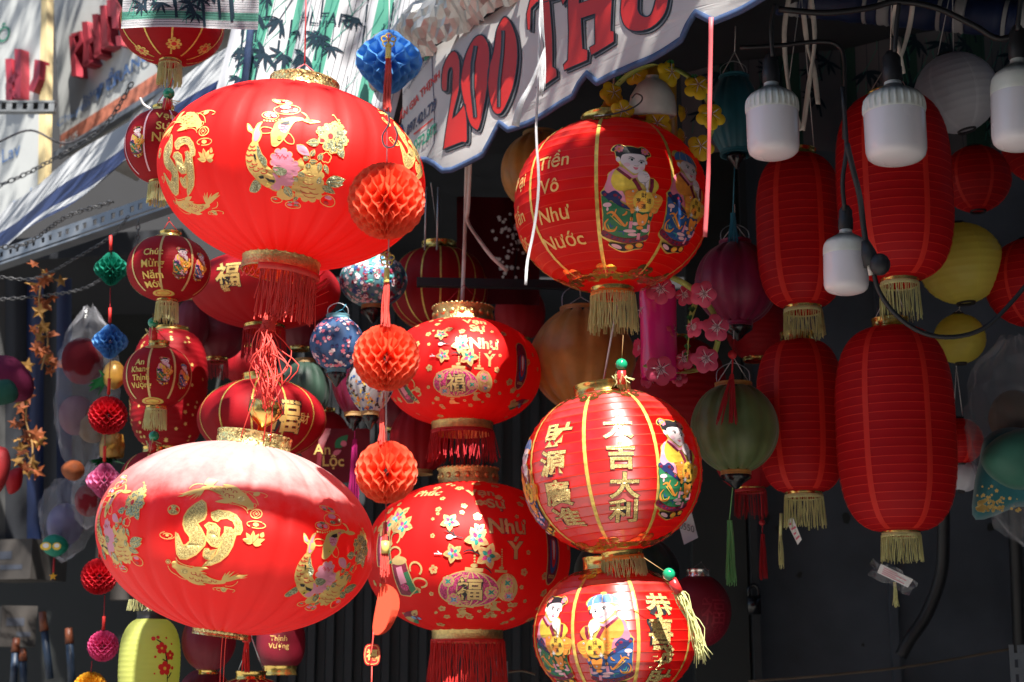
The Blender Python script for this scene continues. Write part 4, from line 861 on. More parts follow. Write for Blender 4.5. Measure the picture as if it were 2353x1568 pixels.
# ------------------------------------------------------------------ signs, awning and fascia of the shop on the left
def zline(x, y, z): return PZ(x, y, z)
SA = P(140, 355, 6.5); SB = PZ(470, 150, SA.z); SG = Plane(SA, SB)
sg = thing('shop_sign', 'white shop sign with raised red letters and a rusty lower band', 'sign', SA)
def uvp(pl, pts): return [pl.uv(*p) for p in pts]
shift(sheet_uv(SG, uvp(SG, [(140, 355), (500, 131), (500, -140), (122, -40)]), 'sign_white', 'board', sg, L=.2, th=.04, smooth=False), SA)
shift(sheet_uv(Plane(SA + SG.N * .004, SB + SG.N * .004), uvp(SG, [(140, 353), (500, 129), (500, 80), (140, 312)]), 'rust_paint', 'rusty_band', sg, L=.2, th=.002, smooth=False), SA)
shift(sheet_uv(Plane(SA + SG.N * .02, SB + SG.N * .02), uvp(SG, [(134, 366), (510, 134), (510, 124), (134, 352)]), 'galvanised', 'frame_rail', sg, L=.2, th=.03, smooth=False), SA)
def block(pl, px_poly, m, name, parent, base, depth=.05):
    sub = Plane(pl.o + pl.N * depth, pl.o + pl.N * depth + pl.U, pl.V); return shift(sheet_uv(sub, uvp(sub, px_poly), m, name, parent, L=.3, th=depth * 1.1, smooth=False), base)
def bar_letter(bars, m, parent, pl, base, depth=.05, name='raised_letter'):
    mb = MB()
    for pts, w in bars:
        for qd in stroke(pts, w):
            s = Plane(pl.o + pl.N * depth, pl.o + pl.N * depth + pl.U, pl.V); uv = uvp(s, qd); V = [s.at(u, v) - Vector(base) for u, v in uv] + [s.at(u, v, -depth * 1.05) - Vector(base) for u, v in uv]
            mb.add(V, [(0, 1, 2, 3), (7, 6, 5, 4), (0, 4, 5, 1), (1, 5, 6, 2), (2, 6, 7, 3), (3, 7, 4, 0)])
    return mb.build(name, m, parent, smooth=False)
dz = lambda x, y: (x / 3.997, y / 3.997)
Dz = lambda *pts: [dz(*p) for p in pts]
bar_letter([(Dz((655, 330), (665, 520), (680, 700)), 11), (Dz((655, 330), (730, 300), (745, 380), (670, 480)), 9)], 'sign_red', sg, SG, SA)
bar_letter([(Dz((775, 200), (795, 420), (785, 600)), 13), (Dz((870, 130), (885, 300), (890, 510)), 13), (Dz((785, 400), (885, 340)), 10), (Dz((760, 600), (830, 560)), 9), (Dz((860, 520), (915, 480)), 9)], 'sign_red', sg, SG, SA)
bar_letter([(Dz((940, 50), (955, 250), (960, 430)), 13), (Dz((930, 440), (1000, 400)), 9)], 'sign_red', sg, SG, SA)
bar_letter([(Dz((1035, -40), (1050, 150), (1055, 260)), 13), (Dz((1000, 0), (1010, 150)), 11)], 'sign_red', sg, SG, SA)
bar_letter([(Dz((1085, 330), (1095, 420)), 12)], 'sign_red', sg, SG, SA)
ly = [('sign_blue', [slant('Chuyên', *dz(690, 1050), 26, -.72, .95, .0), slant('bán:', *dz(860, 860), 26, -.72, .95, .0), slant('ĐỒ', *dz(985, 770), 42, -.80, .72, .02), slant('TRANG', *dz(1190, 640), 42, -.80, .72, .02)]), ('sign_white', [slant('2M/5', *dz(650, 1290), 20, -.70, 1.0, .03)])]
for m_, shs in ly:
    for s_ in shs: shift(decal(sg, 'painted_lettering', SG.fn(), px_layers(SG, [(m_, [s_])]), L=.3, off=.008), SA)
# nearer sign at the far left
TA = P(-60, 640, 6.3); TB = P(112, 560, 6.0); TG = Plane(TA, Vector((TB.x, TB.y, TA.z)))
s2 = thing('shop_sign', 'tall white sign with a pale wooden edge at the far left', 'sign', TA)
shift(sheet_uv(TG, uvp(TG, [(-90, 600), (97, 470), (106, -80), (-90, -80)]), 'sign_white', 'board', s2, L=.3, th=.03, smooth=False), TA)
shift(sheet_uv(Plane(TG.o + TG.N * .012, TG.o + TG.N * .012 + TG.U), uvp(TG, [(92, 478), (108, 468), (116, -80), (102, -80)]), 'wood_pale', 'wooden_edge', s2, L=.3, th=.03, smooth=False), TA)
bar_letter([(Dz((75, 540), (85, 750), (80, 920)), 14), (Dz((160, 450), (165, 680), (160, 900)), 14), (Dz((85, 760), (160, 680)), 12), (Dz((95, 820), (150, 900)), 10)], 'sign_red', s2, TG, TA, .04)
bar_letter([(Dz((345, 550), (330, 720), (280, 840)), 14)], 'sign_red', s2, TG, TA, .04)
ly = [('sign_blue', [slant('Lav', *dz(110, 1400), 46, -.5, .7), slant('Quốc', *dz(225, 1860), 46, -.5, .62), slant('Ô', *dz(40, 300), 50, -.4, .8)])]
ly = [('sign_blue', ly[0][1][:2]), ('banner_green', ly[0][1][2:])]
for m_, shs in ly:
    for s_ in shs: shift(decal(s2, 'painted_lettering', TG.fn(), px_layers(TG, [(m_, [s_])]), L=.3, off=.004), TA)
mb = MB(); mb.box((0, 0, .018), (.11, .016, .004)); mb.box((0, .015, 0), (.11, .002, .02)); mb.box((0, 0, -.018), (.11, .016, .004)); [mb.box((-.10 + .04 * i, -.012, 0), (.011, .002, .016)) for i in range(6)]; solo(mb, 'bracket_bar', 'bracket_steel', 'short perforated steel bracket bar between the two left signs', 'bracket', smooth=False).location = P(60, 247, 5.9)
# striped awning
g0, g1 = PZ(-80, 540, 3.38), PZ(560, 85, 3.38); h0, h1 = PZ(-80, 633, 3.0), PZ(545, 196, 3.0)
aw = thing('striped_awning', 'blue and white striped canvas awning below the left signs', 'awning', h0)
bands = [(0, .26, 'awning_white'), (.26, .30, 'awning_white'), (.30, .62, 'awning_blue'), (.62, .80, 'awning_white'), (.80, 1.0, 'awning_blue')]
for a, b, m in bands:
    mb = MB(); V = []; F = []; n_ = 24
    for i in range(n_ + 1):
        s = i / n_; p, q = g0.lerp(g1, s), h0.lerp(h1, s)
        for t in (a, (a + b) / 2, b): V.append(p.lerp(q, t) - h0 + Vector((0, 0, -.05 * math.sin(math.pi * t) + .012 * math.sin(s * 16 + t * 3))))
    for i in range(n_):
        for j in (0, 1): F.append((i * 3 + j, i * 3 + 3 + j, i * 3 + 4 + j, i * 3 + 1 + j))
    mb.add(V, F); mb.build('stripe', m, aw)
fa0, fa1 = P(215, 480, 5.6), P(640, 60, 4.9)
slab('concrete_fascia', [P(250, 385, 5.95), P(620, 75, 5.1), P(620, -30, 5.15), P(330, 205, 6.0)], 'concrete_old', 'weathered grey concrete ledge under the red lettered sign', 'ledge', th=.12)
# perforated angle iron carrying the left awning
i0, i1 = PZ(-60, 608, 2.9), PZ(560, 392, 2.9); ir = thing('perforated_angle_iron', 'perforated steel angle iron along the edge of the striped awning', 'angle iron', i0); d_ = i1 - i0; Ln = d_.length; R = d_.to_track_quat('X', 'Z').to_matrix()
mb = MB(); mb.box((Ln / 2, 0, .015), (Ln / 2, .002, .006), R=None); mb.box((Ln / 2, 0, -.015), (Ln / 2, .002, .006)); mb.box((Ln / 2, .02, -.03), (Ln / 2, .022, .0035))
for i in range(int(Ln / .05)): mb.box((.05 * i + .012, 0, 0), (.011 if i % 2 else .018, .0019, .0095))
mb.V = [tuple(R @ Vector(v)) for v in mb.V]; mb.build('rail', 'galvanised', ir, smooth=False)

# ------------------------------------------------------------------ the big lanterns in front
G1 = 'big red oval cloth lanterns'; G2 = 'red brocade lanterns with gold prints'; G3 = 'ribbed red nylon lanterns'
koi = koi_and_peony(); emb = fortune_emblem(); pair = lantern_pair(); girl = child_figure(); boyf = child_figure(True)
A_ = lantern('oval_lantern', 'big red oval lantern with gold carp and peony, upper left', 672, 408, 306, 200, 3.0, 'red_satin', rt=80, rb=88, tilt=5.5, gores=26, top=36, bot=34, ringm='gold_cap', botm='gold_emboss', cord=(704, -40, 3.0, .22), cordm='ribbon_pink', cordr=.0016, group=G1, seg=156, rows=70)
k = .1832 * S(2.78)
print_on(A_, 'carp_and_peony_print', 679, 353, scaled(koi, 760, 800, k))
k = .1978 * S(2.76)
print_on(A_, 'fortune_emblem_print', 405, 378, scaled(emb, 660, 750, k))
print_on(A_, 'fortune_emblem_print', 948, 345, scaled(emb, 660, 750, k))
# loose coral fringe on the right half of its lower ring, gathered into a knot
R_ = 88 * A_.k; mb = MB(); fringe_mb(mb, R_ * 1.0, A_.zb - .028, 120 * A_.k, 70, w=.0013, arc0=-.35, arc1=1.5, wild=.10, flare=.02); fringe_mb(mb, R_ * .98, A_.zb - .028, 80 * A_.k, 22, w=.0013, arc0=-.3, arc1=1.3, wild=.1)
for a in (-1.3, -1.0, -.8, -.6): mb.tube(curve_pts([(R_ * math.sin(a), -R_ * math.cos(a), A_.zb - .03), (R_ * math.sin(a + .2) , -R_ * math.cos(a + .1), A_.zb - .055 - .01 * a), (R_ * math.sin(a + .45), -R_ * math.cos(a + .45), A_.zb - .03)], 10), .0014, 4)
mb.build('fringe', 'thread_coral', A_.root, kind='stuff')
mb = MB(); mb.ribbon([(R_ * 1.02 * math.sin(-.4 + 1.95 * i / 24), -R_ * 1.02 * math.cos(-.4 + 1.95 * i / 24), 0) for i in range(25)], .012, (0, 0, 1), th=.002); mb.build('fringe_band', 'thread_coral', A_.root, loc=(0, 0, A_.zb - .03))
Mi = A_.M.inverted(); top_ = Mi @ P(700, 640, 2.95); kn = Mi @ P(618, 745, 2.9); lo = Mi @ P(612, 940, 2.86)
mb = MB(); rg = random.Random(4)
for i in range(34):
    o_ = lambda s: Vector((rg.gauss(0, s), rg.gauss(0, s), 0)); e_ = lo + o_(.012) + Vector((0, 0, rg.uniform(-.005, .055)))
    mb.tube(curve_pts([top_ + Vector((rg.uniform(-.02, .05), 0, rg.uniform(-.05, .02))), kn + o_(.004), kn.lerp(e_, .35) + o_(.016), kn.lerp(e_, .7) + o_(.018), e_], 12), .0013, 3)
for i in range(9): q = kn + Vector((0, 0, .012 - .003 * i)); mb.lathe([(.011, -.0016), (.0135, 0), (.011, .0016)], 10, 0, tuple(q))
mb.build('knotted_tassel', 'thread_coral', A_.root, kind='stuff')

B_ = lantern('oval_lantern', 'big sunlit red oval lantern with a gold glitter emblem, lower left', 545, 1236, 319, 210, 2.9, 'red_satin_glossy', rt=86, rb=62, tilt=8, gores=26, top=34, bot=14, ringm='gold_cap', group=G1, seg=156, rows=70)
k = .1978 * S(2.62)
print_on(B_, 'fortune_emblem_print', 475, 1228, scaled(emb, 660, 750, k))
k = .1832 * S(2.7)
print_on(B_, 'carp_and_peony_print', 772, 1300, scaled(koi, 760, 800, k))
print_on(B_, 'carp_and_peony_print', 258, 1200, scaled(koi, 760, 800, k * .9))
# brass cup, cords and fittings on its top
Mi = B_.M.inverted(); c = Mi @ P(607, 955, 2.9); mb = MB()
mb.lathe([(.0005, -.045), (.008, -.045), (.008, -.02), (.02, -.012), (.031, .004), (.031, .024), (.027, .026), (.001, .028)], 24, 0, tuple(c)); mb.build('brass_cup', 'gold_foil', B_.root)
mb = MB()
for dx, dz_ in ((-.03, 0), (.012, .0), (.025, 0)): mb.tube([c + Vector((dx * .3, -.02, .1)), c + Vector((dx, -.03, -.05))], .0012, 4)
mb.build('hanging_cord', 'thread_coral', B_.root)
mb = MB()
for x in (512, 520): mb.tube(curve_pts([Mi @ P(x, 1455, 2.88), Mi @ P(x - 4, 1510, 2.88), Mi @ P(x - 8, 1600, 2.88)], 8), .0011, 4)
mb.build('loose_thread', 'thread_coral', B_.root)

C_ = lantern('brocade_lantern', 'smaller red brocade lantern with gold blossoms above its twin', 1063, 857, 180, 117, 3.75, 'red_brocade', n=2.2, rt=69, rb=70, top=38, bot=28, ringm='gold_emboss', scallop=True, gores=16, gamp=.004, fringe='thread_wine', flen=66, fcount=150, group=G2, cord=(1066, 655, 3.75, 1.), cordm='thread_wine', cordr=.0008)
k = .1355 * S(3.55); f_ = on(C_, 1047, 880)
for nm, ly in pair: decal(C_.root, nm, f_, scaled(ly, 552, 1068, k))
D_ = lantern('brocade_lantern', 'larger red brocade lantern with gold blossoms and long red fringe', 1075, 1281, 236, 168, 3.72, 'red_brocade', n=2.15, rt=69, rb=81, top=38, bot=30, ringm='gold_emboss', scallop=True, gores=16, gamp=.004, fringe='thread_red', flen=130, fcount=210, group=G2)
k = .1831 * S(3.48); f_ = on(D_, 1078, 1356)
for nm, ly in pair: decal(D_.root, nm, f_, scaled(ly, 552, 1068, k))
for o, lst in ((C_, [('Vạn', 1090, 741, 32), ('Sự', 1098, 757, 33), ('Như', 1113, 790, 36), ('Ý', 1125, 824, 38)]), (D_, [('Phúc', 985, 1134, 36), ('Vạn', 1104, 1134, 38), ('Sự', 1141, 1161, 40), ('Như', 1168, 1210, 48), ('Ý', 1185, 1259, 52)])):
    for t, x, y, s in lst: word(o, x, y, t, s, 'pale_gold_print', .03, 'print_maroon')
def side_prints(o, pts, s):
    k = s * S(o.d - .15)
    for x, y, kind in pts:
        if kind == 'fan':
            ly = [('print_maroon', [[(-60, -80), (40, -90), (70, 60), (10, 100), (-50, 90)]]), ('print_green', [[(10, -30), (50, -40), (75, 80), (30, 90)]]), ('pale_gold_print', outl([[(-60, -80), (40, -90), (70, 60), (10, 100), (-50, 90)]], 7) + stroke(arc(95, -50, 34, 34, -200, 60, 10), 10) + stroke(arc(100, 25, 40, 26, -180, 90, 10), 10) + [circ(-5, -95, 52, 22)]), ('print_pink', [[(-30, -60), (10, -66), (24, 20), (-22, 30)]]), ('pink_glitter', [circ(0, 45, 26, 20)])]
        elif kind == 'sash':
            ly = [('print_maroon', [smooth2([(-40, -140), (30, -150), (50, 0), (40, 120), (0, 170), (-40, 130), (-55, 0)], 3)]), ('pale_gold_print', stroke(smooth2([(-40, -140), (30, -150), (50, 0), (40, 120), (0, 170), (-40, 130), (-55, 0)], 3), 7, True)), ('print_blue', [smooth2([(-28, -60), (28, -60), (30, 60), (0, 110), (-30, 60)], 3)]), ('print_red', [smooth2([(-18, -60), (18, -60), (18, 40), (0, 80), (-18, 40)], 3)]), ('print_white', [smooth2([(-8, -60), (10, -50), (6, 10), (0, 40), (-10, 0)], 3)]), ('pale_gold_print', [circ(-20 + 13 * (i % 4), 120 + 10 * (i // 4), 5) for i in range(8)])]
        elif kind == 'bird':
            ly = [('print_maroon', [leaf(-90, 40, 80, -60, 90)]), ('pale_gold_print', [leaf(-95, 30, 10, -10, 60), leaf(20, -20, 100, -70, 34)]), ('print_green', [leaf(-50, 55, 10, 20, 34)]), ('blue_glitter', [circ(10, -5, 16), circ(40, 10, 12)])]
        else: ly = lv(orchid(0, 0, 80, .4), 0) + lv(orchid(-60, 50, 70, 1.), 6) + lv(orchid(70, 60, 66, .2), 6)
        print_on(o, 'side_print', x, y, scaled(ly, 0, 0, k * .42))
side_prints(D_, [(925, 1330, 'fan'), (915, 1190, 'flowers'), (1272, 1270, 'sash'), (1235, 1420, 'bird'), (880, 1260, 'fan'), (950, 1420, 'bird')], 1.05)
side_prints(C_, [(930, 900, 'fan'), (925, 820, 'flowers'), (1200, 840, 'sash'), (1190, 930, 'bird')], .8)
rg = random.Random(8)
for o, n_, r0 in ((C_, 60, 8), (D_, 80, 10)):
    ly = []
    for i in range(n_):
        th = rg.uniform(-1.4, 1.4); q = rg.uniform(o.rev.lo * .92, o.rev.hi * .92); rr = o.rev.rz(q)[0]
        w_ = px(o.M @ o.rev.point(th, q))
        if abs(w_[0] - o.cx) < o.rev.rx / o.k * .48 and abs(w_[1] - o.cy) < .42 * o.rev.rx / o.k: continue
        ly.append(decal(o.root, 'plum_blossom_print', on(o, 0, th=th, s=q), scaled(plum(0, 0, r0 * rg.uniform(.6, 1.1), rg.random()), 0, 0, o.k), L=.02, off=.0009))

E_ = lantern('nylon_lantern', 'ribbed red lantern with printed children and Vietnamese wishes, under the banner', 1405, 475, 224, 191, 3.32, 'red_nylon_matte', n=2.15, rt=68, rb=49, wires=23, amp=.0045, top=28, bot=18, fringe='thread_yellow', flen=85, fcount=120, band='print_orange', stripes=(8, 'gold_line', -12, 8, .07, .93), cord=(1421, 60, 3.32, .1), cordm='strap_cream', cordr=.002, group=G3, rows=184, ribm='red_seam')
F_ = lantern('nylon_lantern', 'ribbed red lantern with two columns of gold characters and sunlit front', 1407, 1083, 206, 180, 3.22, 'red_nylon', n=2.1, rt=66, rb=47, tilt=-6, wires=21, amp=.0045, top=26, bot=20, fringe='thread_yellow', flen=44, fcount=120, band='print_orange', stripes=(8, 'gold_line', -20, 8, .08, .92), cord=(1418, 700, 3.25, .08), cordm='string_white', cordr=.0022, group=G3, rows=168, ribm='red_seam')
G_ = lantern('nylon_lantern', 'lowest ribbed red lantern, cut by the frame, with a printed boy and girl', 1413, 1457, 189, 148, 3.22, 'red_nylon', n=2.1, rt=66, rb=47, tilt=-2, wires=19, amp=.0045, top=30, bot=16, fringe='thread_yellow', flen=60, fcount=80, stripes=(8, 'gold_line', -33, 8, .08, .92), group=G3, rows=152, ribm='red_seam')
k = .1831 * S(3.1)
print_on(E_, 'girl_print', 1452, 455, scaled(girl, 540, 800, k)); print_on(E_, 'boy_print', 1580, 468, scaled(boyf, 540, 800, k * .97))
k = .175 * S(3.02)
print_on(F_, 'girl_print', 1562, 1078, scaled(girl, 540, 800, k)); print_on(F_, 'boy_print', 1212, 1130, scaled(boyf, 540, 800, k))
print_on(G_, 'girl_print', 1266, 1478, scaled(girl, 540, 800, k * .93)); print_on(G_, 'boy_print', 1392, 1482, scaled(boyf, 540, 800, k * .95, mirror=True))
for t, x, y in (('Tiền', 1272, 367), ('Vô', 1262, 428), ('Như', 1272, 492), ('Nước', 1292, 552)): word(E_, x, y, t, 46, 'gold_print', .012)
for t, x, y in (('Đại', 1195, 425), ('Tấn', 1192, 498), ('Lộc', 1206, 560)): word(E_, x, y, t, 44, 'gold_print', .012)
for o, lst in ((F_, [('財', 1280, 999), ('源', 1270, 1065), ('廣', 1280, 1134), ('進', 1306, 1193), ('大', 1420, 980), ('吉', 1427, 1047), ('大', 1435, 1115), ('利', 1432, 1174)]), (G_, [('恭', 1514, 1391), ('喜', 1520, 1450), ('發', 1520, 1511), ('財', 1510, 1562)])):
    for t, x, y in lst: word(o, x, y, t, 60, 'gold_glitter', .026, 'print_black', 'printed_character', sx=1.28 if x < 1330 else 1.12, rot=.09 if o is F_ else .03)
for o, st in ((E_, -12), (F_, -20), (G_, -33)):
    for i in range(8):
        for up in (0, 1):
            q = o.rev.hi * .80 if up else o.rev.lo * .80
            decal(o.root, 'foil_blossom', on(o, 0, th=math.radians(st + 45 * i), s=q), scaled([('gold_foil', [petals(0, 0, 30, 5, .3 if up else -1.3, .3)]), ('print_red', [circ(0, 0, 6)] + [circ(15 * math.cos(a), 15 * math.sin(a), 3.5, n=8) for a in (.3, 1.55, 2.8, 4.1, 5.3)])], 0, 0, o.k), L=.006, off=.0013)
            decal(o.root, 'foil_blossom', on(o, 0, th=math.radians(st + 22 + 45 * i), s=q * 1.09), scaled([('gold_foil', [petals(0, 0, 20, 5, .8, .3)]), ('print_red', [circ(0, 0, 4)])], 0, 0, o.k), L=.006, off=.0012)
# green bead and tassels tied to the ribbed lanterns
def bead_tassel(o, pts, d, label, m='thread_yellow', L=120, lean=0., n=40):
    Mi = o.M.inverted(); p = [Mi @ P(x, y, d) for x, y in pts]; mb = MB(); mb.tube(p[:2], .0009, 4); mb.build('tassel_cord', 'wood_stick' if m == 'thread_yellow' else m, o.root)
    dr = (p[2] - p[1]).normalized(); mb = MB(); mb.ball(tuple(p[1]), .0125); mb.build('bead', 'bead_green', o.root)
    mb = MB(); mb.tube([p[1] + dr * .012, p[1] + dr * .04], .0095, 10); mb.build('collar', 'bead_red', o.root)
    mb = MB(); rg = random.Random(2); s = p[1] + dr * .038; e = p[-1]; mid = [s] + p[2:-1]
    for i in range(n):
        j = lambda q: Vector((rg.gauss(0, q), rg.gauss(0, q), rg.gauss(0, q))); ee = e + j(.009) ; mb.tube(curve_pts([s + j(.004)] + [q + j(.006) for q in p[2:-1]] + [ee], 9), .0011, 3)
    mb.build('tassel', m, o.root, kind='stuff')
bead_tassel(G_, [(1480, 1282), (1537, 1320), (1570, 1380), (1600, 1450), (1612, 1510)], 3.02, '')
bead_tassel(F_, [(1432, 770), (1428, 838), (1428, 858), (1432, 882)], 3.17, '', n=30)
# ------------------------------------------------------------------ honeycomb paper garlands
def hball(name, label, cx, cy, r, d, m, sheets=26, waves=8, prof=None, cord=None, group=None, ry=None, cordm='string_white', rin=.3, yaw=0., scal=.05):
    k = S(d); t = thing(name, label, 'paper ball' if prof is None else 'paper lantern', P(cx, cy, d), group)
    mb = MB(); R = r * k; f = prof or (lambda ph: 1.); honeycomb(mb, (0, 0, 0), lambda ph: R * f(ph), sheets, waves, rin, scal=scal); b = mb.build('body', m, t); b.rotation_euler = (0, 0, yaw)
    if cord:
        mb = MB(); pts = [P(x, y, d) - t.location for x, y in cord]; mb.tube(pts, .0011, 5); mb.build('hanging_cord', cordm, t)
    t.rotation_euler = (random.uniform(-.04, .04), random.uniform(-.04, .04), 0)
    return t, k
def knot_tassel(t, k, d, x, y0, y1, m='thread_coral', ycol=None, r=9, n=34, knot=True, sleeve='plastic_yellow', front=0.):
    o = t.location
    if knot:
        mb = MB(); c = P(x, y0, d - front) - o
        for i in range(5):
            a = i * 1.2566 + .3; mb.lathe([(6.5 * k, -.0012), (8.5 * k, 0), (6.5 * k, .0012), (5 * k, 0)], 10, 0, (0, 0, 0), closed=True); nn = 40
            for q in range(len(mb.V) - nn, len(mb.V)): v = mb.V[q]; mb.V[q] = (c.x + v[0] + 10 * k * math.cos(a), c.y + v[2], c.z + v[1] + 10 * k * math.sin(a))
        mb.build('knot_charm', 'plastic_gold', t)
    yc = ycol or y0 + 34
    mb = MB(); c = P(x, yc, d - front) - o; mb.lathe([(.001, -17 * k), (11 * k / 2 + .001, -17 * k), (6.5 * k, -15 * k), (6.5 * k, 15 * k), (5.5 * k, 17 * k), (.001, 17 * k)], 14, 0, tuple(c)); mb.build('sleeve', sleeve, t)
    mb = MB(); tassel_mb(mb, P(x, yc + 14, d - front) - o, (y1 - yc - 14) * k, r * k, n); mb.tube([P(x, y0 - 16, d - front) - o, P(x, yc, d - front) - o], .0012, 4); mb.build('tassel', m, t, kind='stuff')
GB = 'coral honeycomb paper balls on one string'
bell = lambda ph: 1.0 - .16 * math.sin(2 * ph) ** 2 - .06 * math.cos(ph)
t, k = hball('honeycomb_lantern', 'blue honeycomb paper lantern with red tassel in front of the tarp', 893, 138, 78, 2.55, 'paper_blue', 22, 5, bell, [(893, 90), (893, -60)], scal=.02, yaw=.14)
knot_tassel(t, k, 2.55, 893, 97, 258, front=.105, ycol=122)
b, k = hball('honeycomb_ball', 'topmost and largest coral honeycomb paper ball, under the blue one', 888, 462, 90, 2.5, 'paper_coral', 38, 6, None, [(888, 390), (886, 300)], GB, yaw=.1)
mb = MB(); o = b.location; kk = [(888, 258), (890, 285), (876, 312), (882, 336), (902, 336), (910, 310), (903, 290)]
mb.tube(curve_pts([P(x, y, 2.5) - o for x, y in kk], 26), .0016, 6); mb.build('wire_hook', 'wire_steel', b)
knot_tassel(b, k, 2.5, 892, 595, 750, ycol=633, r=10)
b, k = hball('honeycomb_ball', 'middle coral honeycomb paper ball beside the smaller brocade lantern', 888, 822, 78, 2.5, 'paper_coral', 36, 6, None, [(886, 750), (888, 540)], GB, yaw=.2)
mb = MB(); tassel_mb(mb, P(882, 940, 2.5) - b.location, 80 * k, 7 * k, 16); mb.tube([P(884, 900, 2.5) - b.location, P(882, 945, 2.5) - b.location], .0012, 4); mb.build('tassel', 'thread_coral', b, kind='stuff')
b, k = hball('honeycomb_ball', 'lowest and smallest coral honeycomb paper ball', 888, 1085, 73, 2.5, 'paper_coral', 32, 5, None, [(888, 1016), (886, 895)], GB, yaw=.3)
mb = MB(); tassel_mb(mb, P(886, 1200, 2.5) - b.location, 120 * k, 8 * k, 22); mb.tube([P(888, 1155, 2.5) - b.location, P(886, 1205, 2.5) - b.location], .0012, 4); mb.build('tassel', 'thread_coral', b, kind='stuff')
mb = MB(); c = P(886, 1258, 2.49) - b.location; mb.lathe([(.001, -14 * k), (9 * k, -14 * k), (9 * k, 14 * k), (.001, 14 * k)], 14, 0, tuple(c)); mb.build('sleeve', 'plastic_yellow', b)
# folded coral paper fan below, and the small tag
mat('paper_orange', (.88, .10, .045), .5, trans=.35, tcol=(1, .14, .05))
ft = thing('folded_paper', 'folded coral paper fan hanging under the lowest honeycomb ball', 'paper fan', P(885, 1390, 2.5))
mb = MB(); k = S(2.5)
for i in range(9):
    ox = i * 2.2; pts = [(q[0] * .78, q[1] * .86) for q in [(-34 + ox * .2, -58), (-14, 44), (4 + ox * .4, 52), (18 + ox, 30), (22 + ox, -10), (4 + ox * .6, -62), (-22, -80)][::-1]]
    V = [(x * k, -.012 + i * .003, y * k) for x, y in [(p[0], p[1]) for p in smooth2(pts, 3)]]; n_ = len(V); mb.add(V, [tuple(range(n_))])
mb.build('sheets', 'paper_orange', ft, smooth=False)
mb = MB(); mb.tube([(-10 * k, -.02, 60 * k), (-2 * k, -.01, 110 * k)], .0012, 4); tassel_mb(mb, (-4 * k, -.012, 120 * k), 70 * k, 8 * k, 14); mb.build('tassel', 'thread_coral', ft, kind='stuff')
mb = MB(); mb.tube(curve_pts([(-24 * k, -.014, -62 * k), (-26 * k, -.014, -90 * k), (-30 * k, -.014, -112 * k)], 8), .0012, 4); mb.build('cord', 'thread_coral', ft)
tg = thing('lantern_tag', 'small red lantern-shaped tag with gold lettering on a coral thread', 'tag', P(855, 1505, 2.5))
mb = MB(); pts = smooth2([(-16, -18), (-8, -24), (8, -24), (16, -18), (19, 0), (16, 18), (8, 24), (-8, 24), (-16, 18), (-19, 0)], 3); V = [(x * k, -.0015, y * k) for x, y in pts]; n_ = len(V)
mb.add(V + [(x, .0015, z) for x, y_, z in V], [tuple(range(n_))[::-1], tuple(range(n_, 2 * n_))] + [(i, (i + 1) % n_, (i + 1) % n_ + n_, i + n_) for i in range(n_)]); mb.build('card', 'print_red', tg, smooth=False)
decal(tg, 'printed_lettering', lambda u, v, o: Vector((u, -.0015 - o, v)), [('gold_print', [TextShape('福', 0, 0, 26 * k, .03)] + stroke([(x * k * .86, y * k * .86) for x, y in pts], 1.3 * k, True))])
mb = MB(); mb.tube([(0, 0, 26 * k), (6 * k, 0, 52 * k)], .0011, 4); mb.tube([(0, 0, -26 * k), (0, 0, -90 * k)], .0012, 4); mb.build('thread', 'thread_coral', tg)
# the paler garland further back on the left
GL = 'small paper ornaments on the left string'; d = 3.9
onion = lambda ph: 1.0 - .18 * math.sin(2 * ph) ** 2
for nm, lb, x, y, r, m, pf, up in (('honeycomb_lantern', 'green honeycomb paper ornament in front of the angle iron', 256, 618, 40, 'paper_green', onion, 540), ('honeycomb_lantern', 'pale blue honeycomb paper ornament below the green one', 253, 785, 41, 'paper_blue', onion, 662), ('tissue_ball', 'red tissue ball beside the plastic bag on the left string', 248, 955, 45, 'paper_red', None, 828), ('honeycomb_lantern', 'pink honeycomb paper ornament touching the big lower lantern', 240, 1105, 42, 'paper_pink', onion, 1000), ('tissue_ball', 'fluffy dark red tissue ball left of the big lower lantern', 228, 1325, 42, 'paper_red', None, 1150), ('tissue_ball', 'bright pink tissue ball beside the lime green lantern', 237, 1485, 36, 'paper_hot_pink', None, 1368), ('tissue_ball', 'yellow tissue ball at the bottom edge of the left string', 207, 1584, 40, 'paper_yellow', None, 1520)):
    t, k = hball(nm, lb, x, y, r, d, m, 30, 5 if pf else 7, pf, [(x, y - r * .8), (x + 2, up)], GL, cordm='thread_wine', yaw=x * .1, scal=.06 if pf is None else .02)
    if up < 1500 and nm != 'none':
        mb = MB(); mb.tube([P(x + 1, y - r * 1.9, d) - t.location, P(x, y - r * 1.05, d) - t.location], .004, 8); mb.build('thread_collar', 'thread_red', t)

# ------------------------------------------------------------------ long red lanterns, round lanterns and bulbs on the right
GR = 'long ribbed red silk lanterns on the right'
def long_(label, cx, cy, rx, ry, d, **k):
    return lantern('long_lantern', label, cx, cy, rx, ry, d, 'red_silk_dark', n=3.2, wires=max(12, int(ry / 8.2)), amp=.0045, group=GR, rows=int(ry / 8.2) * 6, seg=64, ribm='red_seam_dark', ribw=1.8, stripes=(6, 'red_seam_dark', 18, 14, .03, .97), **k)
l1 = long_('upper long red lantern between two light bulbs', 1838, 532, 98, 178, 3.6, rt=44, rb=42, top=18, bot=12, fringe='thread_yellow', flen=62, fcount=80, cord=(1842, -60, 3.6, .9))
l2 = long_('lower long red lantern with a paper tag in its fringe', 1840, 957, 99, 176, 3.6, rt=40, rb=42, top=22, bot=12, fringe='thread_yellow', flen=70, fcount=80, cord=(1838, 700, 3.6, 1.))
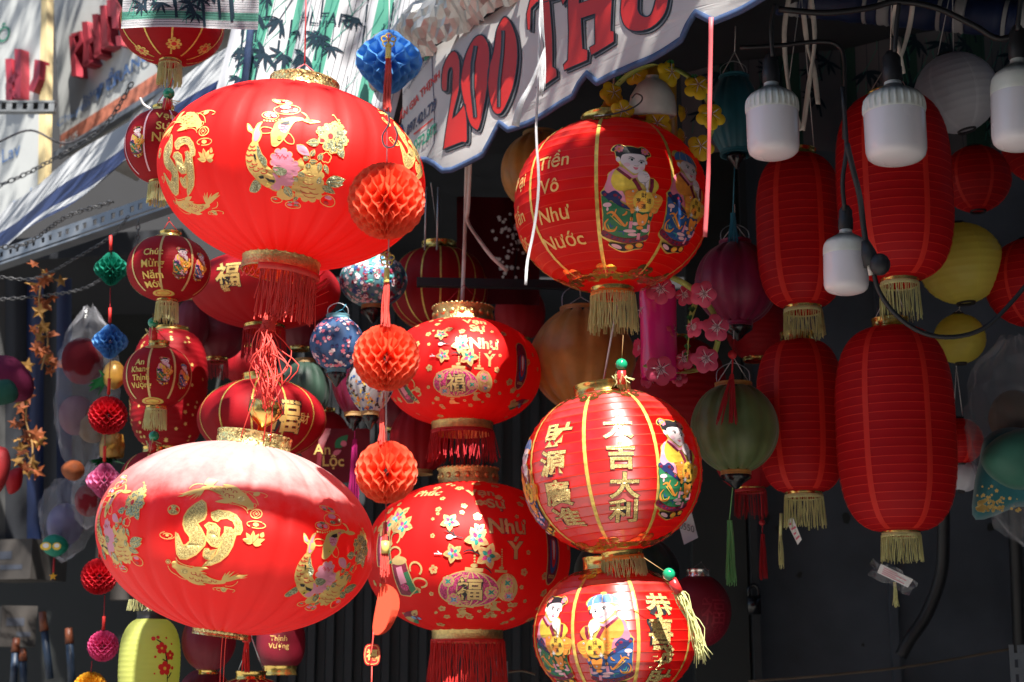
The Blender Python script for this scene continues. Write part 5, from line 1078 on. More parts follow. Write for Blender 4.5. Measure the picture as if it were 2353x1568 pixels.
l3 = long_('upper wide red lantern behind the hanging bulb, topmost on the right', 2055, 430, 130, 218, 3.4, rt=52, rb=42, top=10, bot=14, fringe='thread_yellow', flen=80, fcount=80, cord=(2050, -60, 3.4, .3), cordm='strap_cream')
l4 = long_('lower wide red lantern, longest on the right, with a wrapped tag', 2058, 985, 134, 236, 3.35, rt=42, rb=42, top=24, bot=10, fringe='thread_yellow', flen=60, fcount=90, cord=(2055, 640, 3.35, 1.))
def tag_on(o, pts, d, m='print_white', ink='print_rose', lines=4):
    Mi = o.M.inverted(); p = [Mi @ P(x, y, d + i * .004) for i, (x, y) in enumerate(pts)]; mb = MB(); n_ = (p[1] - p[0]).cross(p[3] - p[0]).normalized() * .0008
    mb.add([q + n_ for q in p] + [q - n_ for q in p], [(0, 1, 2, 3), (7, 6, 5, 4), (0, 4, 5, 1), (1, 5, 6, 2), (2, 6, 7, 3), (3, 7, 4, 0)]); t = mb.build('paper_tag', m, o.root, smooth=False)
    mb = MB(); s = 1 if (n_.dot(Mi.to_3x3() @ (CAM - P(*pts[0], d))) > 0) else -1
    for i in range(lines):
        f = .2 + .6 * i / max(1, lines - 1); a = p[0].lerp(p[3], f).lerp(p[1].lerp(p[2], f), .12); b = p[0].lerp(p[3], f).lerp(p[1].lerp(p[2], f), .55 + .3 * (i % 2)); w_ = (p[3] - p[0]) * .035
        mb.add([a - w_ + n_ * s * 1.6, b - w_ + n_ * s * 1.6, b + w_ + n_ * s * 1.6, a + w_ + n_ * s * 1.6], [(0, 1, 2, 3)])
    mb.build('tag_print', ink, t, smooth=False)
tag_on(l2, [(1805, 1195), (1822, 1190), (1842, 1240), (1833, 1252)], 3.55)
mb = MB(); Mi = l2.M.inverted(); tassel_mb(mb, Mi @ P(1793, 1228, 3.58), 75 * l2.k, 6 * l2.k, 16); mb.tube([Mi @ P(1795, 1180, 3.58), Mi @ P(1793, 1232, 3.58)], .0035, 6); mb.build('tassel', 'thread_yellow', l2.root, kind='stuff')
tag_on(l4, [(2024, 1296), (2098, 1332), (2086, 1350), (2016, 1316)], 3.3)
mat('clear_plastic', (.8, .8, .84), .12, spec=.9, alpha=.16, bump=.8, bs=40)
mb = MB(); Mi = l4.M.inverted(); V = []; rg = random.Random(5)
for i in range(9):
    for j in range(5):
        x = 2010 + 95 * i / 8 - 14 * j / 4; y = 1288 + 46 * i / 8 + 34 * j / 4; V.append(Mi @ P(x + rg.gauss(0, 4), y + rg.gauss(0, 4), 3.28 + rg.gauss(0, .008)))
mb.add(V, [(i * 5 + j, i * 5 + j + 1, i * 5 + 6 + j, i * 5 + 5 + j) for i in range(8) for j in range(4)]); mb.build('plastic_sleeve', 'clear_plastic', l4.root, smooth=False)
mb = MB(); tassel_mb(mb, Mi @ P(2055, 1338, 3.33), 56 * l4.k, 8 * l4.k, 16); mb.build('tassel', 'thread_yellow', l4.root, kind='stuff')
GS = 'small round ribbed lanterns on the right'
def round_(label, cx, cy, r, d, m, wires=13, cord=None, **k): return lantern('round_lantern', label, cx, cy, r, r * .97, d, m, n=2., rt=r * .22, rb=r * .22, wires=wires, amp=.007, top=3, bot=3, ringm='wire_dark', cord=cord, group=GS, seg=48, rows=wires * 6, ribm='red_seam_dark' if 'red' in m else m, ribw=1.6, stripes=(6, 'red_seam_dark' if 'red' in m else ('seam_pale' if 'white' in m else 'yellow_nylon'), 10, 8, .05, .95), tilt=k.get('tilt', 0))
round_('round white ribbed lantern at the top right', 2197, 214, 94, 3.62, 'white_nylon', 15, (2190, -60, 3.62, .9), tilt=-12)
round_('large yellow ribbed round lantern above its smaller twin', 2208, 606, 95, 3.62, 'yellow_nylon', 15, tilt=-4)
round_('small yellow ribbed round lantern under the large yellow one', 2205, 779, 58, 3.62, 'yellow_nylon', 11, (2206, 700, 3.62, .5))
round_('small red round lantern low down between yellow and white ones', 2205, 1014, 53, 3.8, 'red_silk_dark', 11, (2197, 830, 3.8, .9))
round_('smallest white round lantern beside the long red lantern', 2215, 1094, 36, 3.8, 'white_nylon', 9, (2212, 1060, 3.8, .9), tilt=14)
round_('red round lantern behind the white one at the top right', 2243, 412, 78, 4.0, 'red_silk_dark', 13)
round_('large red round lantern cut by the right edge of the frame', 2370, 650, 104, 3.6, 'red_silk_dark', 15)
round_('dark red round lantern in the top right corner behind the bulb', 2400, 330, 95, 4.1, 'red_silk_dark', 13)
# light bulbs
GBu = 'white light bulbs on the black cable'
def bulb(label, cx, y0, y1, w, d, shell='bulb_shell', fins=True, tilt=0., socket=True, cable=None, open_=False, nod=0.):
    k = S(d); h = (y1 - y0) * k; r = w / 2 * k; t = thing('light_bulb', label, 'light bulb', P(cx, (y0 + y1) / 2, d), GBu); t.rotation_euler = (math.radians(nod), math.radians(tilt), 0)
    if open_:
        mb = MB(); mb.lathe([(.26 * r, .50 * h), (.30 * r, .42 * h), (.62 * r, .30 * h), (.92 * r, .02 * h), (r, -.25 * h), (r, -.42 * h), (.93 * r, -.48 * h), (.90 * r, -.44 * h)], 40); mb.build('housing', 'bulb_dirty', t)
        mb = MB(); mb.lathe([(.91 * r, -.445 * h), (.001, -.445 * h)], 40); pl = mb.build('led_plate', 'bulb_white', t)
        decal(t, 'label_print', lambda u, v, o: Vector((u, v, -.449 * h - o)), [('print_skin', [[(-.72 * r, 0), (0, -.42 * r), (.72 * r, 0), (0, .42 * r)]]), ('print_maroon', stroke([(-.72 * r, 0), (0, -.42 * r), (.72 * r, 0), (0, .42 * r)], .03 * r, True) + [leaf(-.2 * r, 0, .2 * r, .03 * r, .1 * r), leaf(-.1 * r, -.1 * r, .15 * r, .1 * r, .06 * r)])])
        return t
    mb = MB(); mb.lathe([(.001, -.5 * h), (.25 * r, -.497 * h), (.55 * r, -.482 * h), (.80 * r, -.452 * h), (.92 * r, -.415 * h), (.975 * r, -.35 * h), (.985 * r, -.2 * h), (.99 * r, .07 * h), (.985 * r, .095 * h)], 48); mb.build('diffuser', 'bulb_white', t)
    f = (lambda a, i: 1 + (.024 * (1 if math.sin(26 * a) > .2 else -1) if 2 <= i <= 4 and fins else 0))
    mb = MB(); mb.lathe([(.985 * r, .09 * h), (1.0 * r, .105 * h), (1.0 * r, .13 * h), (.995 * r, .20 * h), (.96 * r, .26 * h), (.85 * r, .32 * h), (.60 * r, .372 * h), (.40 * r, .41 * h), (.29 * r, .445 * h), (.27 * r, .5 * h), (.001, .5 * h)], 156 if fins else 48, mod=f); mb.build('housing', shell, t, sharp=40)
    if socket:
        mb = MB(); mb.lathe([(.27 * r, .48 * h), (.33 * r, .5 * h), (.33 * r, .66 * h), (.30 * r, .68 * h), (.30 * r, .78 * h), (.16 * r, .86 * h), (.001, .87 * h)], 20); mb.build('socket', 'rubber', t)
    if cable:
        mb = MB(); Mi = Matrix.LocRotScale(t.location, t.rotation_euler, None).inverted(); mb.tube(curve_pts([Mi @ P(x, y, d) for x, y in cable], 14), .004, 6); mb.build('cable', 'rubber', t)
    return t
bulb('bulb with a fluted grey collar hanging leftmost in front of the dark tarp', 1775, 184, 369, 121, 2.9, cable=[(1775, 130), (1772, 60), (1780, 10)])
bulb('bulb with a broad fluted collar in front of the topmost wide red lantern', 2056, 181, 381, 141, 2.75, cable=[(2056, 120), (2060, 60), (2066, 8)])
bulb('small smooth bulb hanging low before the long red lanterns', 1944, 524, 679, 104, 2.8, fins=False, tilt=2, cable=[(1941, 484), (1936, 420), (1942, 370), (1945, 330), (1936, 200)])
bulb('bulb cut by the right edge of the frame', 2340, 128, 350, 124, 2.7, fins=False, tilt=3, cable=[(2338, 70), (2345, 0), (2350, -60)])
bulb('dirty white bulb with a paper label, seen from below under the banner', 1499, 174, 272, 110, 3.3, open_=True, nod=12)
mb = MB(); mb.tube(curve_pts([P(x, y, 3.18) for x, y in ((1365, 268), (1410, 262), (1450, 250), (1472, 235), (1475, 222), (1462, 216), (1452, 226))], 24), .0016, 6); solo(mb, 'wire_hook', 'wire_dark', 'thin dark wire hook in front of the dirty bulb under the banner', 'hook', base=P(1365, 268, 3.18))
# cables and the dangling plug
mb = MB(); mb.tube(curve_pts([P(x, y, 2.75) for x, y in ((1946, 330), (1960, 390), (1975, 450), (1984, 520), (1990, 560))], 20), .005, 6); mb.tube(curve_pts([P(x, y, 2.75) for x, y in ((2005, 615), (2020, 670), (2060, 725), (2120, 765), (2190, 775), (2260, 755), (2320, 700), (2370, 640))], 30), .0042, 6)
solo(mb, 'power_cable', 'rubber', 'black power cable looping across the right-hand lanterns', 'cable', base=P(1946, 330, 2.75))
pg = thing('cable_connector', 'black cable connector hanging beside the small smooth bulb', 'connector', P(2008, 600, 2.74)); k = S(2.74)
mb = MB(); mb.tube([(-18 * k, 0, 48 * k), (-12 * k, 0, 20 * k), (-4 * k, 0, -10 * k)], 13 * k, 10, rad=[9 * k, 17 * k, 21 * k]); mb.build('body', 'rubber', pg)
mb = MB(); mb.ball((10 * k, -.01, -12 * k), 24 * k, rz=26 * k); mb.build('cap', 'rubber', pg)
mb = MB(); mb.tube([(-14 * k, -.004, -8 * k), (-8 * k, 0, -34 * k)], 5 * k, 6); mb.build('tape', 'strap_cream', pg)
mb = MB(); mb.tube(curve_pts([P(x, y, 3.0) for x, y in ((1790, 22), (1900, 30), (2000, 18), (2060, 4), (2150, 18), (2240, 60), (2300, 90), (2380, 60))], 30), .006, 6); mb.tube(curve_pts([P(x, y, 3.1) for x, y in ((1700, 110), (1790, 105), (1880, 96), (1925, 105), (1940, 150), (1940, 320))], 24), .0045, 6)
solo(mb, 'power_cable', 'rubber', 'black cable strung along the awning frame above the bulbs', 'cable', base=P(1790, 22, 3.0))
# cream straps knotted to the frame above the bulbs
def strap(label, lists, d, w, m='strap_cream', name='tied_strap', cat='strap'):
    mb = MB(); rg = random.Random(len(label))
    for pts in lists:
        c = curve_pts([P(x, y, d + rg.uniform(-.01, .01)) for x, y in pts], 22); mb.ribbon(c, w, (1, .15, 0), twist=[.5 * math.sin(i * .45 + rg.random()) for i in range(len(c))])
    return solo(mb, name, m, label, cat, base=P(*lists[0][0], d))
strap('cream straps looped over the cord of the upper long red lantern', [[(1815, -20), (1802, 80), (1812, 200), (1830, 270), (1842, 300)], [(1862, -20), (1872, 90), (1858, 200), (1845, 300)], [(1845, 20), (1855, 100), (1870, 160), (1880, 240)]], 3.45, .011)
strap('cream strap twisted above the fluted bulb in the middle', [[(2068, -20), (2052, 50), (2064, 110), (2076, 170)], [(2100, -10), (2090, 60), (2070, 130), (2030, 220), (2000, 260)]], 3.2, .010)
strap('long cream strap with a loose end between banner and brocade lantern', [[(1074, 300), (1070, 480), (1066, 600), (1062, 700)], [(1084, 300), (1076, 470), (1074, 508), (1100, 550), (1130, 590), (1166, 624)]], 3.80, .0095)
strap('shredded white raffia string hanging from the banner to the ribbed lantern', [[(1246, -30), (1240, 60), (1238, 160), (1232, 300), (1238, 420), (1228, 520), (1212, 600), (1208, 655)]], 2.74, .0048, 'raffia', 'raffia_string', 'string')
mb = MB(); rg = random.Random(6)
for i in range(12):
    a = rg.uniform(-4, 4); c = curve_pts([P(1244 + a * .4, -20, 2.72), P(1246 + a, 60, 2.72), P(1252, 108, 2.715), P(1248 + a * 2, 160 , 2.71), P(1244 + a * (3.0 if i % 2 else 1.), 190 + rg.uniform(0, 40), 2.71)], 14); mb.ribbon(c, .0016, (1, 0, .1))
c = curve_pts([P(1252, 112, 2.715), P(1222, 190, 2.71), P(1196, 240, 2.7), P(1184, 290, 2.7)], 14); mb.ribbon(c, .02, (1, 0, .2), widths=[.003 + .0009 * i for i in range(len(c))])
solo(mb, 'raffia_bundle', 'raffia', 'knotted bundle of white raffia across the letter on the banner', 'string', base=P(1246, 60, 2.72))
strap('flat pink ribbon hanging from the banner to the right of the ribbed lantern', [[(1634, 40), (1632, 160), (1630, 280), (1628, 390), (1624, 470), (1620, 545)]], 2.62, .0072, 'ribbon_pink', 'pink_ribbon', 'ribbon')
# ------------------------------------------------------------------ silk lanterns hanging deeper in the shop
GK = 'silk lanterns inside the shop'
def silk(label, cx, cy, rx, ry, d, m, n=1.7, rt=None, rb=None, foot=None, tas=None, name='silk_lantern', ringm='wood_stick', tilt=0., cord=None, gores=10, bail=True, **k):
    o = lantern(name, label, cx, cy, rx, ry, d, m, n=n, rt=rt or rx * .42, rb=rb or rx * .42, gores=gores, gamp=.03, top=k.pop('top', 10), bot=k.pop('bot', 10), ringm=ringm, tilt=tilt, cord=cord, bail=bail, group=k.pop('group', GK), seg=60, rows=36, **k)
    if foot:
        mb = MB(); q = o.zb - 8 * o.k; r = rx * .34 * o.k; mb.lathe([(r, q), (r * 1.05, q - 8 * o.k), (r * .5, q - 20 * o.k), (r * .22, q - 30 * o.k), (.001, q - 34 * o.k)], 18); mb.build('foot', 'bead_black', o.root)
    if tas:
        tm, y0, y1, xx = tas; Mi = o.M.inverted(); mb = MB(); mb.tube([Mi @ P(cx, cy + ry, d), Mi @ P(xx, y0, d)], .0014, 4); tassel_mb(mb, Mi @ P(xx, y0, d), (y1 - y0) * o.k, 12 * o.k, 44); mb.build('tassel', tm, o.root, kind='stuff')
    return o
silk('dark teal silk lantern in the shade behind the yellow blossoms', 1689, 268, 62, 88, 3.7, 'teal_silk', rt=34, rb=36, foot=True, ringm='teal_silk', tas=('thread_blue', 490, 565, 1684), cord=(1690, 60, 3.7, .5))
silk('dark magenta silk lantern beside the pink blossom lantern', 1692, 652, 95, 92, 3.7, 'magenta_silk', n=2., rt=36, rb=34, foot=True, ringm='magenta_silk', cord=(1688, 470, 3.7, .5))
silk('golden brown silk lantern behind the yellow fringe of the top ribbed lantern', 1338, 826, 124, 112, 3.8, 'gold_silk', n=1.75, rt=50, rb=44, gores=12, ringm='gold_silk', cord=(1330, 640, 3.8, .4))
g_ = silk('olive green silk lantern with a wine red tassel on top and a green one below', 1688, 984, 101, 96, 3.5, 'green_silk', n=2., rt=42, rb=34, foot=True, ringm='gold_silk', tas=('thread_green', 1196, 1340, 1676), cord=(1686, 760, 3.5, .5))
mb = MB(); Mi = g_.M.inverted(); tassel_mb(mb, Mi @ P(1682, 860, 3.4), 110 * g_.k, 8 * g_.k, 22); tassel_mb(mb, Mi @ P(1680, 865, 3.4), 105 * g_.k, 7 * g_.k, 14, tilt=(-.28, 0)); mb.tube([Mi @ P(1686, 780, 3.42), Mi @ P(1682, 862, 3.4)], .002, 5); mb.ball(tuple(Mi @ P(1683, 815, 3.4)), .010); mb.build('top_tassel', 'thread_wine', g_.root, kind='stuff')
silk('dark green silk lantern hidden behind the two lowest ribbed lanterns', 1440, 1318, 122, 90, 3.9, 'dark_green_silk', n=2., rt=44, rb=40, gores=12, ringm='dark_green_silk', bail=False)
t_ = lantern('round_lantern', 'dark red lantern with a tone-on-tone pattern and silver ring, lower right', 1606, 1404, 74, 78, 3.7, 'wine', n=2., rt=27, rb=24, top=18, bot=0, ringm='silver_foil', seg=48, rows=40, cord=(1612, 1290, 3.5, .9), cordm='wire_dark', group=GK)
mat('wine_print', (.30, .012, .03), .5)
word(t_, 1642, 1405, '福', 66, 'wine_print', .0); print_on(t_, 'scroll_print', 1600, 1420, [('wine_print', [x for i in range(26) for x in stroke(arc(random.uniform(-.07, .07), random.uniform(-.06, .06), .008, .008, 0, 270, 7), .0016)])])
silk('pale brown silk lantern peeping out left of the top ribbed lantern', 1242, 395, 92, 84, 4.0, 'gold_silk', n=2., rt=40, rb=36, gores=12, bail=False)
mat('floral_teal', (.12, .30, .36), .5, trans=.25, var=.2); mat('floral_blue', (.05, .13, .30), .5, trans=.25, var=.2); mat('floral_white', (.55, .54, .55), .5, trans=.25)
def scatter(o, cols, n, r0, r1, seed, kind='flower'):
    rg = random.Random(seed); ly = {}
    for i in range(n):
        c = rg.choice(cols); r = rg.uniform(r0, r1) * o.k; th = rg.uniform(-1.35, 1.35); q = rg.uniform(o.rev.lo * .92, o.rev.hi * .92); f = on(o, 0, th=th, s=q)
        sh = [petals(0, 0, r, 5, rg.random() * 6, .35, 4)] if kind == 'flower' else [leaf(0, 0, r * math.cos(a), r * math.sin(a), r * .8, 4) for a in [rg.random() * 6 + j for j in (0, 1.2)]]
        ly.setdefault(c, []).append((f, sh))
    mb = MB(); mats = []
    for c, lst in ly.items():
        mats.append(c)
        for f, sh in lst:
            for s in sh:
                V, T = flat_tris(s); mb.add([f(v[0], -v[1], .0010 + .00005 * len(mats)) for v in V], T, len(mats) - 1)
    return mb.build('floral_print', mats, o.root, kind='stuff')
v1 = silk('turquoise floral silk lantern behind the tassel of the top coral ball', 858, 645, 78, 58, 4.1, 'floral_teal', n=2., rt=30, rb=26, foot=True, bail=False); scatter(v1, ['print_maroon', 'print_pale_pink', 'print_white', 'print_teal', 'print_blue'], 420, 3, 7, 1)
v2 = silk('blue silk lantern with pink cherry blossoms left of the coral balls', 775, 790, 63, 58, 3.6, 'floral_blue', n=1.9, rt=26, rb=22, foot=True, ringm='floral_teal', cord=(795, 700, 3.6, .6), cordm='thread_blue'); scatter(v2, ['print_pale_pink', 'print_rose', 'print_white', 'print_navy'], 160, 3, 6.5, 2)
v3 = silk('white silk lantern printed with butterflies beside the middle coral ball', 852, 880, 56, 64, 3.6, 'floral_white', n=1.5, rt=24, rb=20, foot=True, bail=False); scatter(v3, ['print_black', 'print_orange', 'print_blue', 'print_maroon', 'print_yellow'], 130, 4, 8, 3, 'leaf')
silk('crimson silk lantern half hidden above the butterfly lantern', 815, 880, 52, 70, 3.95, 'magenta_silk', n=1.6, foot=True, bail=False, tas=('thread_pink', 1010, 1150, 815))
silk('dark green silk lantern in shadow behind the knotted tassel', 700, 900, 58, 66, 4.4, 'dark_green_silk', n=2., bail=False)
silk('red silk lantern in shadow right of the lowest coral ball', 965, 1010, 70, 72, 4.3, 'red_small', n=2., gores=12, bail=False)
lt = lantern('ribbed_lantern', 'round red lantern with gold meridian lines, spot-lit behind the black bar', 1008, 665, 112, 92, 4.3, 'red_small', n=2.3, rt=40, rb=40, top=20, bot=14, stripes=(16, 'gold_line', 5, 4, .02, .98), cord=(990, 420, 4.1, .0), cordm='wire_steel', gores=16, gamp=.01, seg=64, rows=40, group='red lanterns in the middle distance')
mb = MB(); Mi = lt.M.inverted()
for x0, x1 in ((980, 976), (1007, 1004)): mb.tube([Mi @ P(x0, 430, 4.1), Mi @ P(x1, 575, 4.1)], .003, 5)
mb.build('hanging_wire', 'wire_steel', lt.root)
mb = MB(); p0, p1 = P(958, 649, 4.05), P(1520, 660, 4.05); mb.box(((p1 - p0).length / 2, 0, 0), ((p1 - p0).length / 2, .012, .011)); o = mb.build('steel_bar', 'rubber', None, smooth=False, label='black horizontal steel bar running behind the ribbed lantern', cat='bar'); o.location = p0; o.rotation_euler = (p1 - p0).to_track_quat('X', 'Z').to_euler()
# red lanterns behind the big oval pair
GM = 'red lanterns in the middle distance'
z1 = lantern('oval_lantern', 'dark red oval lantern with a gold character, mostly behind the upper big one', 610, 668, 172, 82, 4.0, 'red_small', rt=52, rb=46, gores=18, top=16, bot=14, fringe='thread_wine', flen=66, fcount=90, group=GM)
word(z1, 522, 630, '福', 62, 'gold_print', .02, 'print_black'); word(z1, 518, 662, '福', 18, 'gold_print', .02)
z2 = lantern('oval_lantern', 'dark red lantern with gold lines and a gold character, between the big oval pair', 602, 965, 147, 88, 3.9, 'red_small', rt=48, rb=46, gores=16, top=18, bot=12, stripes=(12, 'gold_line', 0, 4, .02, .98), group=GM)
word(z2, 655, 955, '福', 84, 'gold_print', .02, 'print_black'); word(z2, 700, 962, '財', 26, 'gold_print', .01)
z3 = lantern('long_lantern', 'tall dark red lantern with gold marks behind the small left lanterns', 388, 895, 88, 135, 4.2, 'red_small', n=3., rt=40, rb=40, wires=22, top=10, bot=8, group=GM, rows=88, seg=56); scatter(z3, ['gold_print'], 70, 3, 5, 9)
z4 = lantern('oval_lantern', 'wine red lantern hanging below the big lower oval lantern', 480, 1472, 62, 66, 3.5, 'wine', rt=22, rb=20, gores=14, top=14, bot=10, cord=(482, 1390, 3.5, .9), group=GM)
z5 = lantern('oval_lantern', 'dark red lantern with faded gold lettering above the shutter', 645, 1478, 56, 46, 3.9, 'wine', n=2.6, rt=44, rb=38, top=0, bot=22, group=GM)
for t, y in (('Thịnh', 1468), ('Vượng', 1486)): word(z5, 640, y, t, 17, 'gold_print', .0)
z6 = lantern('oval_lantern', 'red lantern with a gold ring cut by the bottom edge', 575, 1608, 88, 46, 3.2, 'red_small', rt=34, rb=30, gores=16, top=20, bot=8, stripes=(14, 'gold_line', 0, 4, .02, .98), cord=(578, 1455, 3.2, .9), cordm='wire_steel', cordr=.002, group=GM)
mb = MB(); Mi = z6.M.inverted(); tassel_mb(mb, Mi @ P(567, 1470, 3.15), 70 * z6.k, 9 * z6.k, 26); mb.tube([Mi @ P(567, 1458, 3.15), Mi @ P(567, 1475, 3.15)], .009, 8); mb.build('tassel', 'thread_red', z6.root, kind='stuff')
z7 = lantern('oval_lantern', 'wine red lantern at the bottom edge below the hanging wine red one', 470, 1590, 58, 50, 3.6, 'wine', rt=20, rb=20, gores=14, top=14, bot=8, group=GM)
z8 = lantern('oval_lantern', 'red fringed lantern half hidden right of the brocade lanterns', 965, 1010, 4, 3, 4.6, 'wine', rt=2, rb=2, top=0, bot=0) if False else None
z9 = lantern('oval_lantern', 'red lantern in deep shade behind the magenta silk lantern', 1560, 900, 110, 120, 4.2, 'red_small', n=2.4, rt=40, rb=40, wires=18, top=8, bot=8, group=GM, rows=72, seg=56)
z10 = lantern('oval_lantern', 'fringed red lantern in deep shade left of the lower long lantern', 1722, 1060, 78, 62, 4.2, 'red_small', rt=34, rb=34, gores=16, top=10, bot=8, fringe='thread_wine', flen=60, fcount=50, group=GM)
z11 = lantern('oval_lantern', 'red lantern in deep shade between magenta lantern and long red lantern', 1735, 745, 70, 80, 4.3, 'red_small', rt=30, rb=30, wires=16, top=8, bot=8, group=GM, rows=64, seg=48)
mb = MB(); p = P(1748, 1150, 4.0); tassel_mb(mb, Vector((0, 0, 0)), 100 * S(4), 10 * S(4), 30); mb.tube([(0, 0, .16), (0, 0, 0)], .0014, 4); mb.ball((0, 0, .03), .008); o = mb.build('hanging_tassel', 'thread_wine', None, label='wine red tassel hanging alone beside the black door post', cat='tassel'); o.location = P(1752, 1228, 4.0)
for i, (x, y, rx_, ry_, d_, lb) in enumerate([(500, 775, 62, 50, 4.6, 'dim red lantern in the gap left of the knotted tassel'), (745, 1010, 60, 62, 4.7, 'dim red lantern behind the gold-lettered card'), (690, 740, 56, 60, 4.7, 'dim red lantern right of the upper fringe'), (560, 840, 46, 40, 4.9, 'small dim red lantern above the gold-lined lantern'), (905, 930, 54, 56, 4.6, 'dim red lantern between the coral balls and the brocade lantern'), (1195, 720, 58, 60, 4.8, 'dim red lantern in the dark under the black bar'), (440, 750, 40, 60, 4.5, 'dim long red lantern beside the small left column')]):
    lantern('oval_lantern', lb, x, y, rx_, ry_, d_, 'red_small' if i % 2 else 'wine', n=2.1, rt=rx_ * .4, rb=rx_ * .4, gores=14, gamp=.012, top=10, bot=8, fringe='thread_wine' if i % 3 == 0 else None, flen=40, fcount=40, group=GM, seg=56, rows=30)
# red blossom wall hanging behind the banner, gold-lettered cards
mat('cloth_maroon', (.07, .004, .008), .8, spec=.1)
rp = thing('blossom_cloth', 'dark red cloth with small white blossoms behind the loose strap', 'cloth', P(1100, 660, 4.6))
PLN = Plane(P(1050, 660, 4.6), P(1240, 660, 4.6), bump=rip(20, .01)); shift(sheet_uv(PLN, uvp(PLN, [(1050, 700), (1240, 700), (1240, 455), (1050, 455)]), 'cloth_maroon', 'cloth', rp, L=.05), rp.location)
rg = random.Random(12); shift(decal(rp, 'blossom_print', PLN.fn(), px_layers(PLN, [('print_white', [petals(1165 + rg.gauss(0, 18), 540 + rg.gauss(0, 50), rg.uniform(2.5, 6), 5) for _ in range(44)]), ('print_black', stroke([(1180, 650), (1190, 560), (1170, 500)], 3))]), off=.002), rp.location)
cg = thing('greeting_card', 'red card with gold lettering in the dark behind the lowest coral ball', 'card', P(790, 1100, 4.3))
PC = Plane(P(720, 1110, 4.3), P(860, 1100, 4.3)); shift(sheet_uv(PC, uvp(PC, [(722, 1115), (850, 1105), (850, 985), (735, 985)]), 'wine', 'card', cg, L=.1), cg.location)
shift(decal(cg, 'printed_lettering', PC.fn(), px_layers(PC, [('gold_print', [TextShape('An', 740, 1033, 34, .01), TextShape('Lộc', 766, 1062, 34, .02)]), ('print_green', [leaf(770, 1030, 800, 1000, 22)]), ('print_rose', [leaf(765, 1045, 785, 1035, 12), circ(790, 1020, 7)])]), off=.002), cg.location)
# ------------------------------------------------------------------ paper blossom lanterns
mat('pink_gloss', (.80, .03, .28), .2, coat=.6, trans=.15, tcol=(.8, .04, .3)); mat('yellow_gloss', (.70, .42, .02), .3, coat=.3, trans=.15)
mat('blossom_pink', (.88, .12, .24), .4, trans=.35, tcol=(.95, .2, .3)); mat('blossom_light', (.92, .62, .68), .4, trans=.35); mat('blossom_yellow', (.97, .68, .03), .45, trans=.3, tcol=(1, .75, .05)); mat('blossom_core', (.40, .14, .02), .5)
mat('vine_green', (.42, .52, .12), .5); mat('vine_leaf', (.03, .16, .04), .5)
def blossom(parent, c, r, ry, mat_p, inner, core, tilt=0., spin=0.):
    mb = MB(); n = 5; V = [(0, -.002, 0)]; seg = 40
    rings = [(.35, .002), (.7, -.002), (1., .006)]
    for f, dy in rings:
        for i in range(seg):
            a = 2 * math.pi * i / seg; q = r * f * (.70 + .30 * abs(math.sin(n * a / 2 + spin)) ** .6 if f > .5 else .85); V.append((q * math.cos(a), dy, q * math.sin(a)))
    F = [(0, 1 + (i + 1) % seg, 1 + i) for i in range(seg)]
    for k_ in range(2):
        for i in range(seg): F.append((1 + k_ * seg + i, 1 + k_ * seg + (i + 1) % seg, 1 + (k_ + 1) * seg + (i + 1) % seg, 1 + (k_ + 1) * seg + i))
    mb.V = V; mb.F = F; mb.M = [1] * seg + [0] * (2 * seg)
    o = mb.build('blossom', [mat_p, inner], parent); o.location = c; o.rotation_euler = (random.uniform(-.2, .2), random.uniform(-.3, .3), ry)
    decal(o, 'stamens', lambda u, v, q: Vector((u, -.006 - q, v)), [(core, [x for i in range(12) for x in stroke([(0, 0), (r * (.30 + .14 * (i % 3)) * math.cos(i * .5236), r * (.30 + .14 * (i % 3)) * math.sin(i * .5236))], r * .035)]), ('print_white', [leaf(0, 0, r * .7 * math.cos(a), r * .7 * math.sin(a), r * .05) for a in [(.63 + 1.2566 * j) for j in range(5)]])])
    return o
def flower_lantern(label, cx, cy, d, mcyl, mp, inner, core, cyl, spots, vines, name='blossom_lantern'):
    t = thing(name, label, 'lantern', P(cx, cy, d)); k = S(d); o = t.location
    x0, x1, y0, y1 = cyl; mb = MB(); r = (x1 - x0) / 2 * k; c = P((x0 + x1) / 2, (y0 + y1) / 2, d) - o; h = (y1 - y0) / 2 * k
    mb.lathe([(r * .93, -h), (r, -h * .8), (r * .97, 0), (r, h * .8), (r * .93, h)], 40, 0, tuple(c)); mb.build('drum', mcyl, t)
    for i, pts in enumerate(vines):
        mb = MB(); cp = curve_pts([P(x, y, d + dd) - o for x, y, dd in pts], 26); mb.ribbon(cp, 13 * k, (0, .2, 1) if i % 2 else (1, .2, 0), th=.0008); v = mb.build('vine_strip', 'vine_green', t)
        mb = MB()
        for j in range(2, len(cp) - 2, 3):
            for s in (-1, 1): q = cp[j]; mb.add([q + Vector((0, -.004, 0)), q + Vector((.008 * s, -.004, .010)), q + Vector((.002 * s, -.004, .016)), q + Vector((-.003 * s, -.004, .006))], [(0, 1, 2, 3)])
        mb.build('printed_leaves', 'vine_leaf', v, kind='stuff')
    for x, y, rr, dd, ry in spots: blossom(t, P(x, y, d + dd) - o, rr * .69 * k, ry, mp, inner, core, spin=random.random() * 3)
    return t
